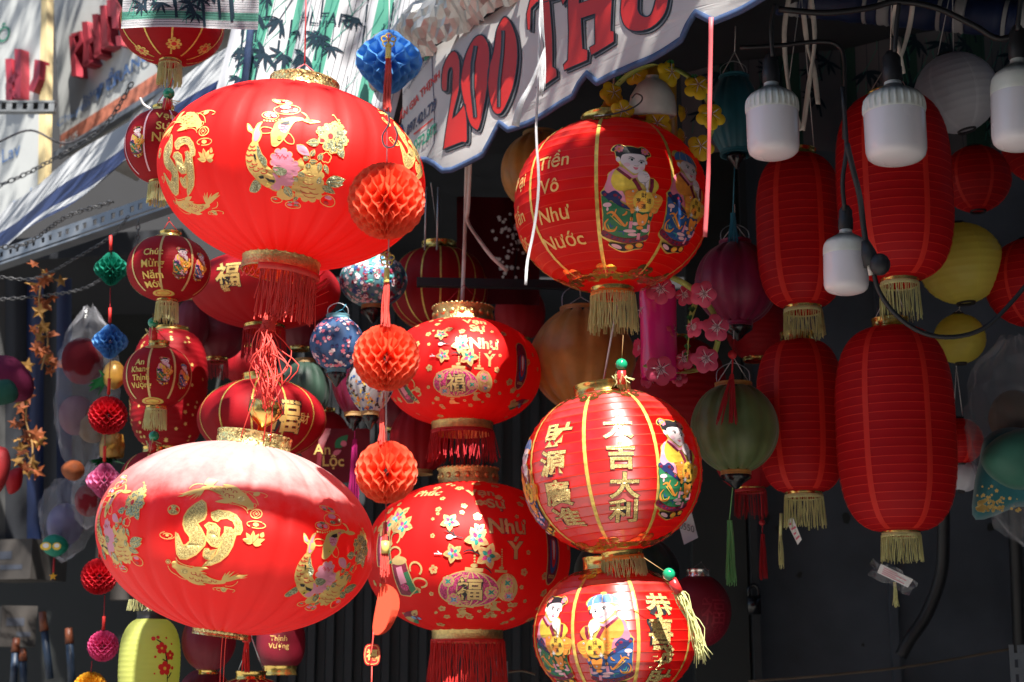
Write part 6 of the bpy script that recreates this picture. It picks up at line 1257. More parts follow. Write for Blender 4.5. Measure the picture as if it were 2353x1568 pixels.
flower_lantern('pink paper drum lantern ringed with pink blossoms', 1520, 770, 3.42, 'pink_gloss', 'blossom_pink', 'blossom_light', 'print_maroon', (1470, 1556, 655, 872),
    [(1518, 665, 50, -.11, 0), (1573, 678, 38, -.02, -.5), (1617, 676, 46, -.10, .1), (1593, 752, 36, -.12, -.8), (1646, 753, 48, -.10, .15), (1572, 825, 38, -.05, -.6), (1622, 825, 48, -.1, .1), (1518, 850, 52, -.12, 0), (1468, 800, 34, .0, 1.1), (1545, 760, 34, -.02, 1.2), (1478, 715, 36, .0, -1.2), (1490, 870, 34, .02, .8), (1560, 868, 30, .0, -.5)],
    [[(1440, 680, 0), (1480, 640, -.05), (1520, 632, -.09), (1570, 650, -.08), (1620, 690, -.06), (1650, 750, -.06), (1640, 820, -.06), (1600, 850, -.05), (1540, 858, -.1), (1480, 840, -.08)], [(1600, 690, -.04), (1585, 740, -.05), (1580, 800, -.05), (1575, 850, -.05)]])
flower_lantern('yellow paper drum lantern ringed with yellow blossoms under the banner', 1510, 240, 3.38, 'yellow_gloss', 'blossom_yellow', 'blossom_yellow', 'blossom_core', (1465, 1556, 160, 345),
    [(1408, 215, 44, -.06, .4), (1430, 255, 40, -.12, 0), (1460, 170, 40, -.05, -.3), (1540, 168, 46, -.08, .5), (1604, 198, 48, -.1, .05), (1634, 265, 50, -.12, .1), (1610, 338, 46, -.12, 0), (1510, 285, 50, -.11, 0), (1570, 260, 30, 0, 1.2), (1566, 318, 34, 0, 1.1), (1478, 240, 40, -.1, -.2), (1400, 260, 34, -.03, .6)],
    [[(1380, 290, 0), (1395, 230, -.04), (1440, 175, -.06), (1500, 150, -.07), (1560, 162, -.08), (1610, 205, -.09), (1640, 270, -.09), (1620, 340, -.09)]])
# ------------------------------------------------------------------ small lanterns in a column on the left
GC = 'small red lanterns in a column on the left'
def small(label, cx, cy, rx, ry, d, rt, words, figs, tilt=0., cord=None, bead=True, **k):
    o = lantern('small_lantern', label, cx, cy, rx, ry, d, 'red_small', n=2.1, rt=rt, rb=rt, tilt=tilt, wires=k.pop('wires', 30), amp=.005, top=k.pop('top', 14), bot=8, fringe='thread_yellow', flen=k.pop('flen', 46), fcount=70, stripes=k.pop('stripes', (8, 'gold_line', 0, 4, .12, .88)), cord=cord, cordm='thread_red', group=GC, seg=64, rows=90)
    for t, x, y, s in words: word(o, x, y, t, s, 'gold_line', .02)
    for m, x, y, hgt in figs: print_on(o, 'child_print', x, y, scaled(m, 540, 800, hgt / 1455 * S(d)), L=.02)
    return o
y0 = lantern('small_lantern', 'red lantern at the upper left with its top hidden by the tarp flap', 395, 62, 119, 82, 3.58, 'red_small', n=2.1, rt=34, rb=25, wires=26, amp=.005, top=8, bot=10, fringe='thread_yellow', flen=50, fcount=70, stripes=(10, 'gold_line', 14, 4, .05, .95), group=GC, seg=64, rows=78)
for x, y in ((400, 100), (326, 115), (470, 112)): print_on(y0, 'round_emblem', x, y, scaled([('gold_line', [petals(0, 0, 18, 8)]), ('print_red', [circ(0, 0, 6)] + [circ(11 * math.cos(a), 11 * math.sin(a), 2.4, n=6) for a in range(6)])], 0, 0, y0.k), L=.02)
y1 = small('red lantern with gold wishes half behind the upper big oval lantern', 371, 338, 84, 84, 3.3, 24, [('Vạn', 380, 268, 26), ('Sự', 374, 292, 28), ('Như', 378, 316, 30), ('Ý', 375, 340, 26)], [(girl, 315, 325, 72)], cord=(396, 180, 3.3, .8), stripes=(8, 'print_pale_pink', -15, 4, .12, .88))
y2 = small('red lantern with a white stripe and printed child, second of the left column', 388, 618, 95, 74, 3.6, 24, [('Chúc', 352, 578, 22), ('Mừng', 350, 606, 24), ('Năm', 350, 630, 24), ('Mới', 350, 652, 24)], [(girl, 418, 605, 74), (boyf, 460, 615, 66)], cord=(388, 500, 3.6, .8), stripes=(8, 'pale_gold_print', 0, 5, .16, .84))
y3 = small('smallest red lantern with a printed child, lowest whole one of the left column', 362, 866, 78, 70, 3.6, 23, [('An', 322, 832, 20), ('Khang', 322, 850, 18), ('Thịnh', 323, 868, 18), ('Vượng', 324, 886, 18)], [(girl, 378, 852, 66), (boyf, 422, 866, 58)], cord=(363, 760, 3.6, .9), stripes=(8, 'pale_gold_print', -3, 5, .16, .84))
y4 = small('red lantern whose top shows over the big lower oval lantern', 350, 1112, 76, 72, 3.7, 25, [], [(girl, 300, 1100, 60)], cord=(352, 985, 3.7, .9))
for o, pts in ((y1, [(396, 190), (388, 215), (386, 228), (392, 240)]), (y2, [(352, 720), (352, 742), (352, 752), (354, 765)]), (y4, [(358, 975), (354, 1002), (353, 1010), (352, 1024)])): bead_tassel(o, pts, o.d - .02, '', 'thread_yellow', n=8)
for o in (y2, y3):
    for q in (.8, -.8): decal(o.root, 'foil_emblem', on(o, 0, th=0, s=o.rev.hi * q), scaled([('gold_line', [circ(0, 0, 26, 13)]), ('print_red', stroke(circ(0, 0, 17, 8), 2, True))], 0, 0, o.k), L=.01)
# lime lantern with plum branch
lm = lantern('long_lantern', 'lime green lantern with a red plum branch, bottom left', 343, 1528, 70, 104, 3.5, 'lime_nylon', n=2.8, rt=33, rb=30, wires=20, amp=.007, top=18, bot=8, ringm='rubber', rows=100, seg=56, cord=(343, 1395, 3.5, .9))
ly = [('print_black', smooth_strokes([([(388, 1568), (385, 1530), (380, 1500), (372, 1480), (358, 1470)], 4.5), ([(383, 1520), (372, 1515)], 3), ([(388, 1560), (398, 1545)], 3)])), ('print_red', [petals(370, 1490, 14, 5), petals(392, 1506, 12, 5), petals(379, 1536, 17, 5), circ(351, 1468, 5), circ(362, 1465, 4), circ(382, 1466, 2.5), circ(396, 1480, 2.5), circ(398, 1510, 2.5), circ(355, 1510, 3), circ(400, 1535, 4), circ(355, 1548, 2)]), ('print_yellow', [circ(370, 1490, 3), circ(392, 1506, 3), circ(379, 1536, 4)])]
def pxs(o, layers):                       # a print traced on the picture, carried onto the lantern
    out = []
    for m, shs in layers: out.append((m, [[(lambda p: p)(p) for p in s] for s in shs]))
    return out
print_on(lm, 'plum_branch_print', 379, 1515, scaled(ly, 379, 1515, lm.k * .97))
mb = MB(); fringe_mb(mb, 32 * lm.k, 0, 26 * lm.k, 50); o = mb.build('fringe_end', 'thread_yellow', None, kind='thing', label='yellow fringe end above the lime green lantern', cat='fringe'); o.location = P(330, 1378, 3.55)
# ------------------------------------------------------------------ plastic bags, leaf garlands and odds and ends at the far left
mat('bag_film', (.70, .70, .76), .15, spec=.9, alpha=.10, bump=1., bs=22)
def bag(label, cx, cy, rx, ry, d, inner, seed, tint='bag_film'):
    rg = random.Random(seed); t = thing('plastic_bag', label, 'plastic bag', P(cx, cy, d)); k = S(d); mb = MB(); V = []; F = []; n, m = 28, 18; ph = [rg.uniform(0, 6.3) for _ in range(6)]
    for i in range(m + 1):
        t_ = i / m; r = rx * (math.sin(math.pi * min(1, t_ * .94 + .06)) ** .6) * (1 if t_ > .12 else .4 + 5 * t_)
        for j in range(n):
            a = 2 * math.pi * j / n; q = r * (1 + .08 * math.sin(3 * a + ph[0] + 4 * t_) + .06 * math.sin(7 * a + ph[1] - 6 * t_) + .04 * math.sin(11 * a + 9 * t_)); V.append((q * k * math.sin(a), -q * k * .7 * math.cos(a), (ry - 2 * ry * t_) * k))
    for i in range(m):
        for j in range(n): F.append((i * n + j, i * n + (j + 1) % n, (i + 1) * n + (j + 1) % n, (i + 1) * n + j))
    V = [(v[0] + rg.gauss(0, rx * k * .035), v[1] + rg.gauss(0, rx * k * .035), v[2] + rg.gauss(0, rx * k * .05)) for v in V]
    mb.add(V, F); mb.build('film', tint, t, smooth=False)
    for (x, y, r, m_) in inner:
        mb = MB(); c = P(x, y, d) - t.location; mb.lathe([(r * k * math.cos(u) * .98 + 1e-4, r * k * 1.05 * math.sin(u)) for u in [-1.5 + 3 * i / 12 for i in range(13)]], 24, 0, tuple(c), mod=lambda a, i: 1 - .12 * abs(math.sin(7 * a + i * .1))); mb.build('wrapped_lantern', m_, t)
    return t
mat('mauve', (.16, .07, .10), .85, spec=.15, trans=.1, var=.3); mat('wrapped_red', (.14, .008, .014), .85, spec=.15, var=.3); mat('plum_purple', (.06, .05, .14), .5, var=.3); mat('teal_cloth', (.02, .17, .20), .6, trans=.1, var=.25, vs=6, sheen=.4); mat('teal_cloth_green', (.05, .20, .14), .6, var=.3, vs=5, sheen=.3); mat('brown_cloth', (.16, .10, .06), .8, var=.2)
bag('clear plastic bag of wrapped lanterns behind the left string', 195, 905, 70, 205, 4.6, [(190, 830, 52, 'wrapped_red'), (176, 955, 44, 'mauve'), (215, 975, 42, 'brown_cloth')], 1)
bag('dark clear bag with purple goods below the pink ornament', 150, 1195, 62, 95, 4.7, [(150, 1205, 46, 'plum_purple')], 2)
bag('small clear bag with red goods beside the pink ornament', 205, 1140, 42, 75, 4.5, [(205, 1150, 36, 'wrapped_red')], 3)
tq = bag('clear bag holding teal cloth flecked with gold at the right edge', 2340, 1010, 120, 240, 3.5, [(2330, 960, 60, 'brown_cloth')], 4)
mb = MB(); V = []; F = []; k = S(3.45); rg = random.Random(9); o_ = P(2300, 1060, 3.45)
outl_ = [(2242, 1195), (2238, 1120), (2250, 1060), (2262, 1010), (2300, 985), (2360, 985), (2400, 1000), (2400, 1160), (2340, 1165)]
def puffy(outline, m, name, parent, d, depth=.07):
    o0 = parent.location; c = (sum(p[0] for p in outline) / len(outline), sum(p[1] for p in outline) / len(outline)); out = smooth2(outline, 4); n = len(out); mb = MB(); V = []; F = []
    for s, dd in ((1., 0), (.8, -depth * .55), (.5, -depth * .9), (.2, -depth), (-.8, depth * .5), (-.4, depth)):
        for x, y in out: q = abs(s); V.append(P(c[0] + (x - c[0]) * q, c[1] + (y - c[1]) * q, d + dd) - o0)
    for a, b in ((0, 1), (1, 2), (2, 3), (0, 4), (4, 5)):
        for i in range(n): j = (i + 1) % n; F.append((a * n + i, a * n + j, b * n + j, b * n + i) if b < 4 and a < 3 and b != 4 else (a * n + j, a * n + i, b * n + i, b * n + j))
    F.append(tuple(range(3 * n, 4 * n))); mb.add(V, F); return mb.build(name, m, parent)
puffy(outl_, 'teal_cloth', 'teal_cloth', tq, 3.45); puffy([(2255, 1045), (2300, 1000), (2370, 985), (2410, 1030), (2390, 1110), (2330, 1125), (2270, 1090)], 'teal_cloth_green', 'folded_cloth', tq, 3.38, .05)
PT = Plane(P(2240, 1190, 3.33), P(2400, 1150, 3.33)); shift(decal(tq, 'gold_flecks', PT.fn(), px_layers(PT, [('gold_print', [petals(2245 + abs(rg.gauss(0, 40)), 1175 - abs(rg.gauss(0, 22)), rg.uniform(1.5, 5), 5, k=3) for _ in range(130)])]), off=.0), tq.location)
def puff_thing(name, label, cat, outline, m, d, depth=.06):
    c = P(sum(p[0] for p in outline) / len(outline), sum(p[1] for p in outline) / len(outline), d); t = thing(name, label, cat, c); puffy(outline, m, 'body', t, d, depth); return t
mat('cushion_plum', (.12, .01, .04), .8, spec=.2, var=.2); mat('cushion_green', (.015, .07, .05), .8, spec=.2, var=.2); mat('ornament_red', (.30, .012, .015), .7, var=.2)
puff_thing('satin_cushion', 'dusky magenta satin shape at the left edge', 'cushion', [(-40, 830), (30, 820), (75, 870), (70, 915), (20, 925), (-40, 915)], 'cushion_plum', 4.6)
puff_thing('satin_cushion', 'dark green satin shape in front of the magenta one at the left edge', 'cushion', [(-30, 885), (20, 872), (42, 900), (30, 925), (-30, 930)], 'cushion_green', 4.45, .03)
puff_thing('fish_lantern', 'red and blue painted ornament cut by the left edge', 'ornament', [(-30, 1040), (10, 1028), (25, 1060), (14, 1110), (-10, 1140), (-30, 1130)], 'ornament_red', 4.4, .04)
puff_thing('fish_lantern', 'dull red ornament beside the left edge', 'ornament', [(15, 1090), (50, 1075), (48, 1120), (20, 1135)], 'red_small', 4.8, .04)
mat('maple_orange', (.26, .06, .012), .7, trans=.15, var=.4, vs=20); mat('maple_yellow', (.30, .15, .03), .7, trans=.15, var=.3, vs=20)
def maple(label, pts, d, n, seed):
    rg = random.Random(seed); t = thing('maple_garland', label, 'leaf garland', P(*pts[0], d)); o = t.location; cp = curve_pts([P(x, y, d) - o for x, y in pts], 30); mb = MB(); mb.tube(cp, .003, 5); mb.build('stem', 'wood_stick', t); k = S(d)
    for i in range(n):
        c = cp[int(rg.random() * (len(cp) - 1))] + Vector((rg.gauss(0, 20 * k), rg.gauss(0, .04), rg.gauss(0, 10 * k))); r = rg.uniform(14, 24) * k; mb = MB(); a0 = rg.uniform(0, 6.3); V = [(0, 0, 0)]
        for j in range(10): a = a0 + j * .628; q = r * (1 if j % 2 == 0 else .42); V.append((q * math.cos(a), rg.uniform(-.006, .006), q * math.sin(a)))
        mb.add(V, [(0, 1 + j, 1 + (j + 1) % 10) for j in range(10)]); l = mb.build('leaf', rg.choice(('maple_orange', 'maple_orange', 'maple_yellow')), t, smooth=False); l.location = c; l.rotation_euler = (rg.gauss(0, .5), rg.gauss(0, .5), 0)
maple('orange artificial maple leaves hanging above the plastic bag', [(100, 620), (90, 700), (110, 780), (95, 850)], 4.9, 34, 1)
maple('yellowish artificial maple leaves hanging low at the far left', [(70, 880), (60, 960), (75, 1030), (65, 1090)], 4.9, 30, 2)
# striped curtain and clutter in the dark at the far left
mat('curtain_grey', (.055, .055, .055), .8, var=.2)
ct = thing('striped_curtain', 'faded white and navy striped curtain at the far left', 'curtain', P(0, 1600, 5.6))
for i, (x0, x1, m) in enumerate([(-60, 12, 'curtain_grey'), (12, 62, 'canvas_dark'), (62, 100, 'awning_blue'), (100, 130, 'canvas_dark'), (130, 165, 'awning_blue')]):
    mb = MB(); V = []; n_ = 10
    for j in range(n_ + 1):
        y = 640 + 620 * j / n_
        for x in (x0, (x0 + x1) / 2, x1): V.append(P(x, y, 5.6 + .02 * math.sin(x * .12 + j * .2)) - ct.location)
    mb.add(V, [(j * 3 + q, j * 3 + q + 1, j * 3 + 4 + q, j * 3 + 3 + q) for j in range(n_) for q in (0, 1)]); mb.build('stripe', m, ct)
mat('chain_steel', (.10, .10, .105), .45, metal=.5, var=.3, vs=60)
def chain(label, pts, d, link=.014):
    cp = curve_pts([P(x, y, dd) for (x, y), dd in zip(pts, d)], 400); mb = MB(); acc = 0; flip = 0; last = cp[0]
    for p in cp[1:]:
        if (p - last).length >= link * .78:
            t = (p - last).normalized(); c = (p + last) / 2; u = Vector((0, 0, 1)).cross(t).normalized() if flip else t.cross(Vector((0, 0, 1)).cross(t)).normalized(); flip ^= 1
            mb.tube([c + t * (link * .5 * math.cos(a)) + u * (link * .28 * math.sin(a)) for a in [2 * math.pi * j / 8 for j in range(9)]], link * .09, 4, caps=False); last = p
    return solo(mb, 'steel_chain', 'chain_steel', label, 'chain', base=cp[0])
chain('dark chain sagging from the angle iron behind the green ornament', [(-20, 635), (80, 640), (180, 590), (260, 540), (300, 490)], [4.6, 4.6, 4.5, 4.45, 4.4], .016)
chain('upper chain stretched below the angle iron', [(-20, 570), (60, 560), (150, 500), (240, 470), (262, 462)], [4.9, 4.85, 4.7, 4.6, 4.55], .026)
chain('rusty chain running across the left shop signs', [(-10, 430), (60, 400), (150, 350), (240, 290), (310, 180)], [5.6, 5.6, 5.5, 5.4, 5.3], .03)
chain('thin chain lower down behind the left string', [(-20, 690), (100, 680), (200, 660), (290, 600)], [4.9, 4.9, 4.8, 4.7], .018)
chain('short chain with a hook left of the second small lantern', [(318, 505), (316, 540), (314, 575)], [4.3] * 3, .018)
# bottles, boxes and tools in the dark at the lower left
mat('carton_dim', (.035, .030, .027), .8, var=.3); mat('carton_print', (.03, .035, .05), .6); mat('tool_blue', (.015, .03, .06), .5); mat('tool_orange', (.14, .035, .012), .5)
bx_ = [('cardboard_box', 'grey carton on the dark lower-left shelf', 310, 1255, .1, .09, .06, 5.2, 'carton_dim'), ('cardboard_box', 'pale printed carton beside the dark red tissue ball', 300, 1330, .06, .05, .07, 5.1, 'carton_dim'), ('cardboard_box', 'dim carton at the lower left edge', 50, 1290, .12, .1, .07, 5.6, 'carton_dim'), ('cardboard_box', 'small carton low at the far left', 40, 1440, .06, .06, .07, 5.5, 'carton_dim')]
for nm, lb, x, y, w, dp_, h, d, m in bx_:
    mb = MB(); mb.box((0, 0, 0), (w, dp_, h)); mb.box((-w * .2, -dp_ - .0005, h * .2), (w * .5, .0008, h * .2), 1); mb.box((w * .3, -dp_ - .0005, -h * .4), (w * .4, .0008, h * .12), 1); o = mb.build(nm, [m, 'carton_print'], None, smooth=False, label=lb, cat='box'); o.location = P(x, y, d); o.rotation_euler = (0, 0, random.uniform(-.4, .4))
mb = MB(); mb.box((0, 0, 0), (1.0, .2, .015)); o = mb.build('shelf_board', 'canvas_dark', None, smooth=False, label='dark shelf board in the lower left shop', cat='shelf'); o.location = P(60, 1150, 5.9)
for i, (x, y0_, y1_, a, lb) in enumerate(((30, 1500, 1580, .0, 'orange handled tool standing leftmost in the dark'), (55, 1520, 1590, .1, 'orange tool with a blue grip second from the left edge'), (115, 1450, 1560, .18, 'blue and orange tool leaning in the lower left dark'), (165, 1480, 1568, .12, 'blue wrapped stick near the yellow tissue ball'))):
    t = thing('tool', lb, 'tool', P(x, y1_, 5.3), 'tools standing in the dark lower left'); k = S(5.3); h = (y1_ - y0_) * k; t.rotation_euler = (0, -a, 0)
    mb = MB(); mb.tube([(0, 0, 0), (0, 0, h)], .013, 8); mb.build('shaft', 'tool_blue', t); mb = MB(); mb.tube([(0, 0, h), (0, 0, h * 1.4)], .016, 8, rad=[.016, .012]); mb.build('handle', 'tool_orange', t)
st = thing('star_ornament', 'green paper face ornament with a yellow star below it, lower left', 'ornament', P(126, 1258, 4.6)); puffy([(100, 1240), (125, 1228), (152, 1240), (156, 1262), (130, 1280), (102, 1268)], 'paper_green', 'body', st, 4.6, .03)
decal(st, 'painted_eyes', lambda u, v, o: Vector((u, -.036 - o, v)), [('print_yellow', [circ(-.016, .0, .016, .012), circ(.016, 0, .013, .011)]), ('print_white', [circ(-.016, -.002, .009, .007), circ(.016, -.002, .008, .006)])])
mb = MB(); k = S(4.6); s_ = [( (10 if j % 2 == 0 else 4.2) * k * math.sin(j * .628), (10 if j % 2 == 0 else 4.2) * k * math.cos(j * .628)) for j in range(10)]; mb.add([(x, -.002, y - 66 * k) for x, y in s_] + [(x, .002, y - 66 * k) for x, y in s_], [tuple(range(10)), tuple(range(10, 20))[::-1]] + [(i, (i + 1) % 10, (i + 1) % 10 + 10, i + 10) for i in range(10)]); mb.build('star', 'paper_yellow', st, smooth=False)
mb = MB(); mb.tube([(0, 0, -24 * k), (0, 0, -58 * k)], .003, 5); mb.build('cord', 'thread_wine', st)
bs_ = thing('pineapple_ornament', 'green foil pineapple crown ornament above the red tissue ball', 'ornament', P(245, 880, 4.1)); k = S(4.1)
mat('foil_green', (.02, .22, .07), .25, metal=.6); mat('foil_brown', (.35, .18, .03), .35, metal=.3, var=.3, vs=40)
mb = MB()
for i in range(26):
    a = random.uniform(0, 6.3); e = random.uniform(.1, .9); mb.add([(0, 0, 0), (10 * k * math.cos(a) + 5 * k, -.02, 12 * k), (42 * k * math.cos(a), -.03 * math.sin(a), 30 * k * math.sin(a + e)), (12 * k * math.cos(a), .01, 4 * k)], [(0, 1, 2, 3)])
mb.build('leaves', 'foil_green', bs_, smooth=False, kind='stuff'); mb = MB(); mb.ball((16 * k, 0, 18 * k), 26 * k, rz=34 * k); mb.build('fruit', 'foil_brown', bs_)
b2 = thing('pineapple_ornament', 'golden pineapple ornament with green leaves above the pink ornament', 'ornament', P(258, 1025, 4.1)); mb = MB(); mb.lathe([(.001, 34 * k), (22 * k, 26 * k), (28 * k, 0), (26 * k, -26 * k), (10 * k, -30 * k)], 24, mod=lambda a, i: 1 + .05 * math.sin(9 * a)); mb.build('fruit', 'foil_brown', b2)
mb = MB()
for i in range(18): a = -.3 - 2.6 * random.random(); mb.add([(0, 0, -26 * k), (14 * k * math.cos(a), -.02, -30 * k), (48 * k * math.cos(a), -.03, -30 * k + 26 * k * math.sin(a)), (8 * k * math.cos(a), .01, -36 * k)], [(0, 1, 2, 3)])
mb.build('leaves', 'foil_green', b2, smooth=False, kind='stuff')
puff_thing('paper_orange', 'orange paper fruit hanging left of the big lower lantern', 'ornament', [(140, 1075), (160, 1058), (185, 1062), (195, 1085), (175, 1105), (150, 1098)], 'maple_orange', 4.3, .05)
# price card, posts and pipe on the right
pc = thing('price_card', 'clear-sleeved price card clipped below the ribbed lanterns', 'price card', P(1570, 1215, 3.6)); PC2 = Plane(P(1545, 1250, 3.6), P(1600, 1240, 3.6))
shift(sheet_uv(PC2, uvp(PC2, [(1553, 1180), (1588, 1172), (1604, 1236), (1572, 1252)]), 'sign_white', 'card', pc, L=.1), pc.location); shift(decal(pc, 'written_price', PC2.fn(), px_layers(PC2, [('banner_grey', [slant('0550', 1578, 1212, 22, .3, .8)])]), off=.002), pc.location)
mb = MB(); mb.tube([P(1588, 1170, 3.6) - pc.location, P(1590, 1120, 3.6) - pc.location], .001, 4); mb.build('string', 'wire_dark', pc)
mb = MB(); cp = curve_pts([P(x, y, 4.9) for x, y in ((2166, 1120), (2168, 1220), (2162, 1320), (2130, 1410), (2090, 1470), (2070, 1508))], 30); mb.tube(cp, .020, 10); solo(mb, 'hose', 'rubber', 'thick black hose curving down the blue-grey wall', 'hose', base=cp[-1])
mb = MB(); cp = curve_pts([P(x, y, 5.0) for x, y in ((2328, 1100), (2336, 1300), (2342, 1460), (2344, 1500))], 16); mb.tube(cp, .022, 10); solo(mb, 'drain_pipe', 'rubber', 'straight black pipe on the wall near the right edge', 'pipe', base=cp[-1])
def perf_post(label, x0, x1, y0_, d):
    a = P(x0, y0_, d); w = (x1 - x0) * S(d); t = thing('perforated_post', label, 'post', Vector((a.x, a.y, a.z - .5))); n_ = 14; mb = MB(); H = .5
    mb.box((w * .14, 0, H / 2), (w * .14, .002, H / 2)); mb.box((w * .86, 0, H / 2), (w * .14, .002, H / 2)); mb.box((w, .03, H / 2), (.002, .03, H / 2))
    for i in range(n_): mb.box((w / 2, 0, H * (i + .1) / n_ + .004), (w * .22, .0019, .008))
    mb.build('post', 'galvanised', t, smooth=False); mb = MB(); mb.box((w / 2, .01, H / 2), (w * .25, .001, H / 2)); return t
perf_post('perforated grey steel post behind the long red fringe', 1136, 1165, 1520, 3.9); perf_post('perforated steel post in the bottom right corner', 2318, 2356, 1482, 3.9)
def rope(label, pts, d, r, m, nm='cord', cat='cord'):
    cp = curve_pts([P(x, y, d) for x, y in pts], 24); mb = MB(); mb.tube(cp, r, 5); return solo(mb, nm, m, label, cat, base=cp[0])
rope('thin rust-brown cord stretched along the bottom right', [(1720, 1566), (1900, 1552), (2100, 1530), (2330, 1490)], 4.6, .004, 'bark')
rope('thin brown cord across the dark beside the perforated post', [(1165, 1545), (1200, 1542), (1230, 1550)], 3.9, .003, 'bark')
rope('white cord dangling beside the upper small lantern', [(322, 225), (330, 240), (345, 250)], 3.8, .003, 'string_white')
rope('thin dark wire sagging across the far left signs', [(-10, 330), (70, 300), (150, 330), (240, 290)], 5.5, .004, 'wire_dark', 'sign_wire', 'wire')
rope('blue-edged rope hanging at the left of the bamboo tarp', [(585, -20), (572, 100), (560, 200)], 4.2, .011, 'binding_blue', 'tarp_rope', 'rope')
rope('black wire drooping beside the concrete ledge', [(500, 120), (530, 150), (565, 155), (600, 135)], 4.9, .004, 'wire_dark', 'ledge_wire', 'wire')
# ------------------------------------------------------------------ street tree whose crown dapples the sun
GAPS = [  # picture point and radius (picture px): where the photograph shows sun reaching
    (650, 178, 60), (590, 300, 48), (700, 460, 90), (800, 330, 60), (620, 540, 80), (480, 480, 50), (820, 560, 50), (560, 415, 40), (505, 320, 30), (700, 280, 30), (905, 300, 26), (610, 235, 30), (690, 700, 40), (600, 760, 26),
    (330, 1095, 60), (420, 1060, 75), (520, 1045, 80), (620, 1045, 80), (720, 1080, 65), (800, 1140, 36), (600, 1000, 50), (610, 1250, 44), (690, 1255, 50), (530, 1310, 36), (640, 1320, 40), (400, 1290, 30), (245, 1200, 30),
    (960, 770, 20), (1040, 1200, 44), (990, 1140, 34), (1090, 1310, 40), (960, 1260, 26), (1050, 1520, 50), (1060, 718, 26), (1060, 1090, 26),
    (1400, 930, 50), (1425, 985, 50), (1430, 1060, 46), (1420, 1140, 46), (1270, 1010, 40), (1285, 1120, 40), (1400, 1240, 40), (1330, 900, 30), (1510, 1090, 22),
    (1425, 1330, 56), (1450, 1390, 40), (1270, 1370, 46), (1300, 1470, 56), (1410, 1480, 46), (1530, 1440, 46), (1600, 1450, 40), (1430, 1285, 30), (1350, 1340, 40),
    (1585, 40, 60), (1460, 190, 60), (1660, 20, 90), (1130, 165, 24), (1040, 300, 24), (1220, 60, 20),
    (840, 440, 44), (830, 500, 26), (930, 420, 20), (835, 800, 24), (900, 1040, 40), (930, 1100, 30), (890, 1380, 60), (890, 1260, 26), (880, 660, 22), (860, 850, 22),
    (960, 610, 26), (1050, 612, 26), (1020, 690, 26), (610, 890, 22), (500, 880, 16), 
    (75, 330, 15.3), (200, 40, 15.3), (345, 150, 11.7), (100, 480, 18), (560, 100, 22),
    (620, 130, 26), (720, 150, 30), (660, 60, 16), (830, 210, 18), (380, 30, 20), (420, 90, 20), (860, 130, 16), (1000, 100, 24), (960, 130, 18),
    (345, 1500, 40)]
DT = 3.7
ea = Vector((0, 0, 1)).cross(TO_SUN).normalized(); eb = TO_SUN.cross(ea).normalized()
gaps = []
bpy.context.view_layer.update(); dg = bpy.context.evaluated_depsgraph_get()
for x, y, r in GAPS:
    hit, w_, *_ = SC.ray_cast(dg, CAM, ray(x, y).normalized())
    if not hit: continue
    d = (w_ - CAM).dot(FW); gaps.append((w_.dot(ea), w_.dot(eb), r * K * d + .052))
shade = []                              # where the photograph shows unbroken shade
for x, y, r in ((1330, 340, 60), (1420, 370, 60), (1300, 470, 80), (1400, 480, 90), (1460, 430, 60), (388, 610, 90), (360, 870, 90), (200, 900, 120), (200, 1050, 90), (60, 900, 120), (150, 1250, 120), (260, 700, 80)):
    hit, w_, *_ = SC.ray_cast(dg, CAM, ray(x, y).normalized()); d = (w_ - CAM).dot(FW); shade.append((w_.dot(ea), w_.dot(eb), r * K * d))
rg = random.Random(11); mb = MB(); cA = [g[0] for g in gaps]; cB = [g[1] for g in gaps]; n_leaf = 0
cen = P(1000, 800, 3.2)
for _ in range(26000):
    a = rg.uniform(min(cA) - .7, max(cA) + .9); b = rg.uniform(min(cB) - .6, max(cB) + .7)
    if any((a - g[0]) ** 2 + (b - g[1]) ** 2 < g[2] ** 2 for g in gaps) and not any((a - g[0]) ** 2 + (b - g[1]) ** 2 < g[2] ** 2 for g in shade): continue
    base_t = cen.dot(TO_SUN) + DT + rg.gauss(0, .22) + .15 * math.sin(a * 3) + .12 * math.cos(b * 4)
    c = ea * a + eb * b + TO_SUN * base_t; q = Euler((rg.gauss(0, .5) + .6, rg.gauss(0, .5), rg.uniform(0, 6.3))).to_matrix(); l = rg.uniform(.035, .055); w_ = l * .5
    mb.add([c + q @ Vector(v) for v in ((0, -l, 0), (w_, 0, .006), (0, l, 0), (-w_, 0, .006))], [(0, 1, 3)]); n_leaf += 1
br = []
for x, y in ((228, 1225), (300, 1190), (400, 1165), (490, 1150), (580, 1148), (680, 1165), (770, 1190), (850, 1215)):
    hit, w_, *_ = SC.ray_cast(dg, CAM, ray(x, y).normalized()); br.append(w_ + TO_SUN * 2.3)
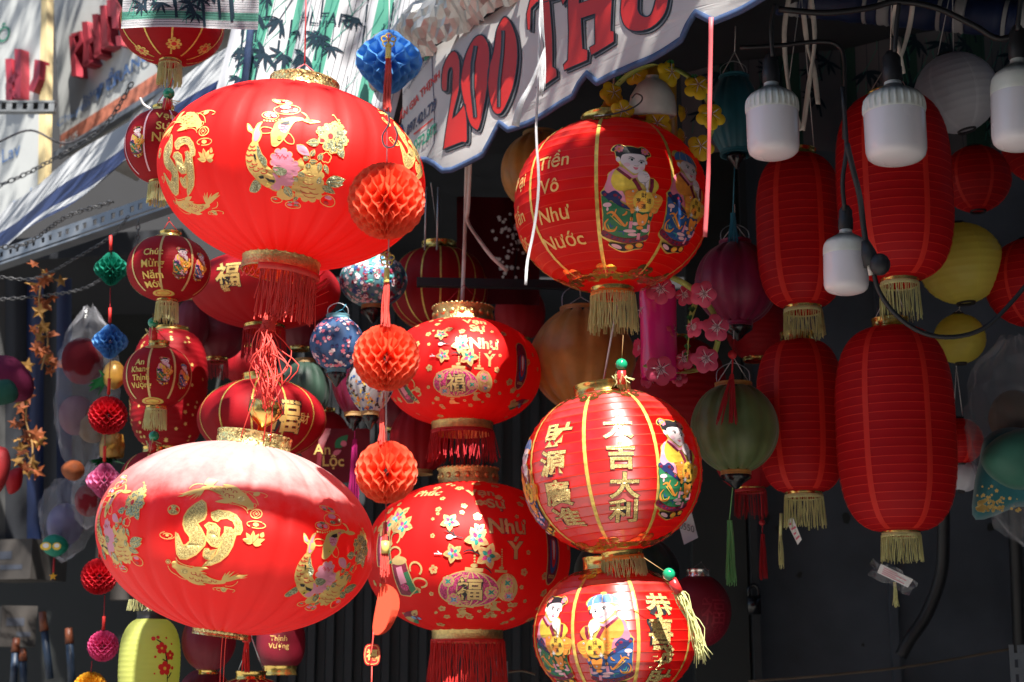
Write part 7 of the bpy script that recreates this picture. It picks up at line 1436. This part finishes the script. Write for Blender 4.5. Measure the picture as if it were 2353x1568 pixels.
for sa, sb, sr in shade:
    for _ in range(int(sr * sr * 3.1416 * 1500)):
        q_ = sr * math.sqrt(rg.random()); t_ = rg.uniform(0, 6.283); a, b = sa + q_ * math.cos(t_), sb + q_ * math.sin(t_); c = ea * a + eb * b + TO_SUN * (cen.dot(TO_SUN) + DT + rg.gauss(0, .25)); q = Euler((rg.gauss(0, .4) + .6, rg.gauss(0, .4), rg.uniform(0, 6.3))).to_matrix(); l = rg.uniform(.035, .055); w_ = l * .5
        mb.add([c + q @ Vector(v) for v in ((0, -l, 0), (w_, 0, .006), (0, l, 0), (-w_, 0, .006))], [(0, 1, 2, 3)])
tb = Vector((2.3, -2.6, 0)); tree = thing('street_tree', 'leafy street tree overhanging the lantern stalls', 'tree', tb)
o = mb.build('crown', 'leaf_green', tree, smooth=False, kind='stuff'); shift(o, tb)
mb = MB(); ctr = ea * (sum(cA) / len(cA)) + eb * (sum(cB) / len(cB)) + TO_SUN * (cen.dot(TO_SUN) + DT + .5)
trunk = curve_pts([(0, 0, 0), (.03, .05, 1.6), (-.1, .1, 3.2), (-.35, .35, 4.6)], 16); mb.tube(trunk, .16, 10, rad=[.19 - .006 * i for i in range(len(trunk))])
fork = Vector(trunk[-1])
limbs = 0
for i in range(400):
    e_ = ctr - tb + ea * rg.uniform(-2.2, 2.2) + eb * rg.uniform(-2.2, 2.2) + TO_SUN * rg.uniform(.1, .5); pts = curve_pts([fork, fork.lerp(e_, .5) + Vector((rg.uniform(-.4, .4), rg.uniform(-.4, .4), .25)), e_], 24)
    if limbs > 4 or any(((p + tb).dot(ea) - g[0]) ** 2 + ((p + tb).dot(eb) - g[1]) ** 2 < (g[2] + .03) ** 2 for p in pts for g in gaps): continue
    limbs += 1; mb.tube(pts, .05, 7, rad=[.06 * (1 - .032 * j) for j in range(len(pts))])
mb.build('trunk', 'bark', tree)
mb = MB(); br = [br[0] + (br[0] - br[1]) * 2] + br + [br[-1] + Vector((.25, .5, .1)), br[-1] + Vector((.9, .6, .5)), br[-1] + Vector((2.2, -.8, .6)), Vector(trunk[-4]) + tb]; cp = curve_pts([p - tb for p in br], 60); mb.tube(cp, .02, 8, rad=[.024 + .0001 * i for i in range(len(cp))]); mb.build('shadow_branch', 'bark', tree)  # unseen branch added to throw the shadow band across the lower oval lantern
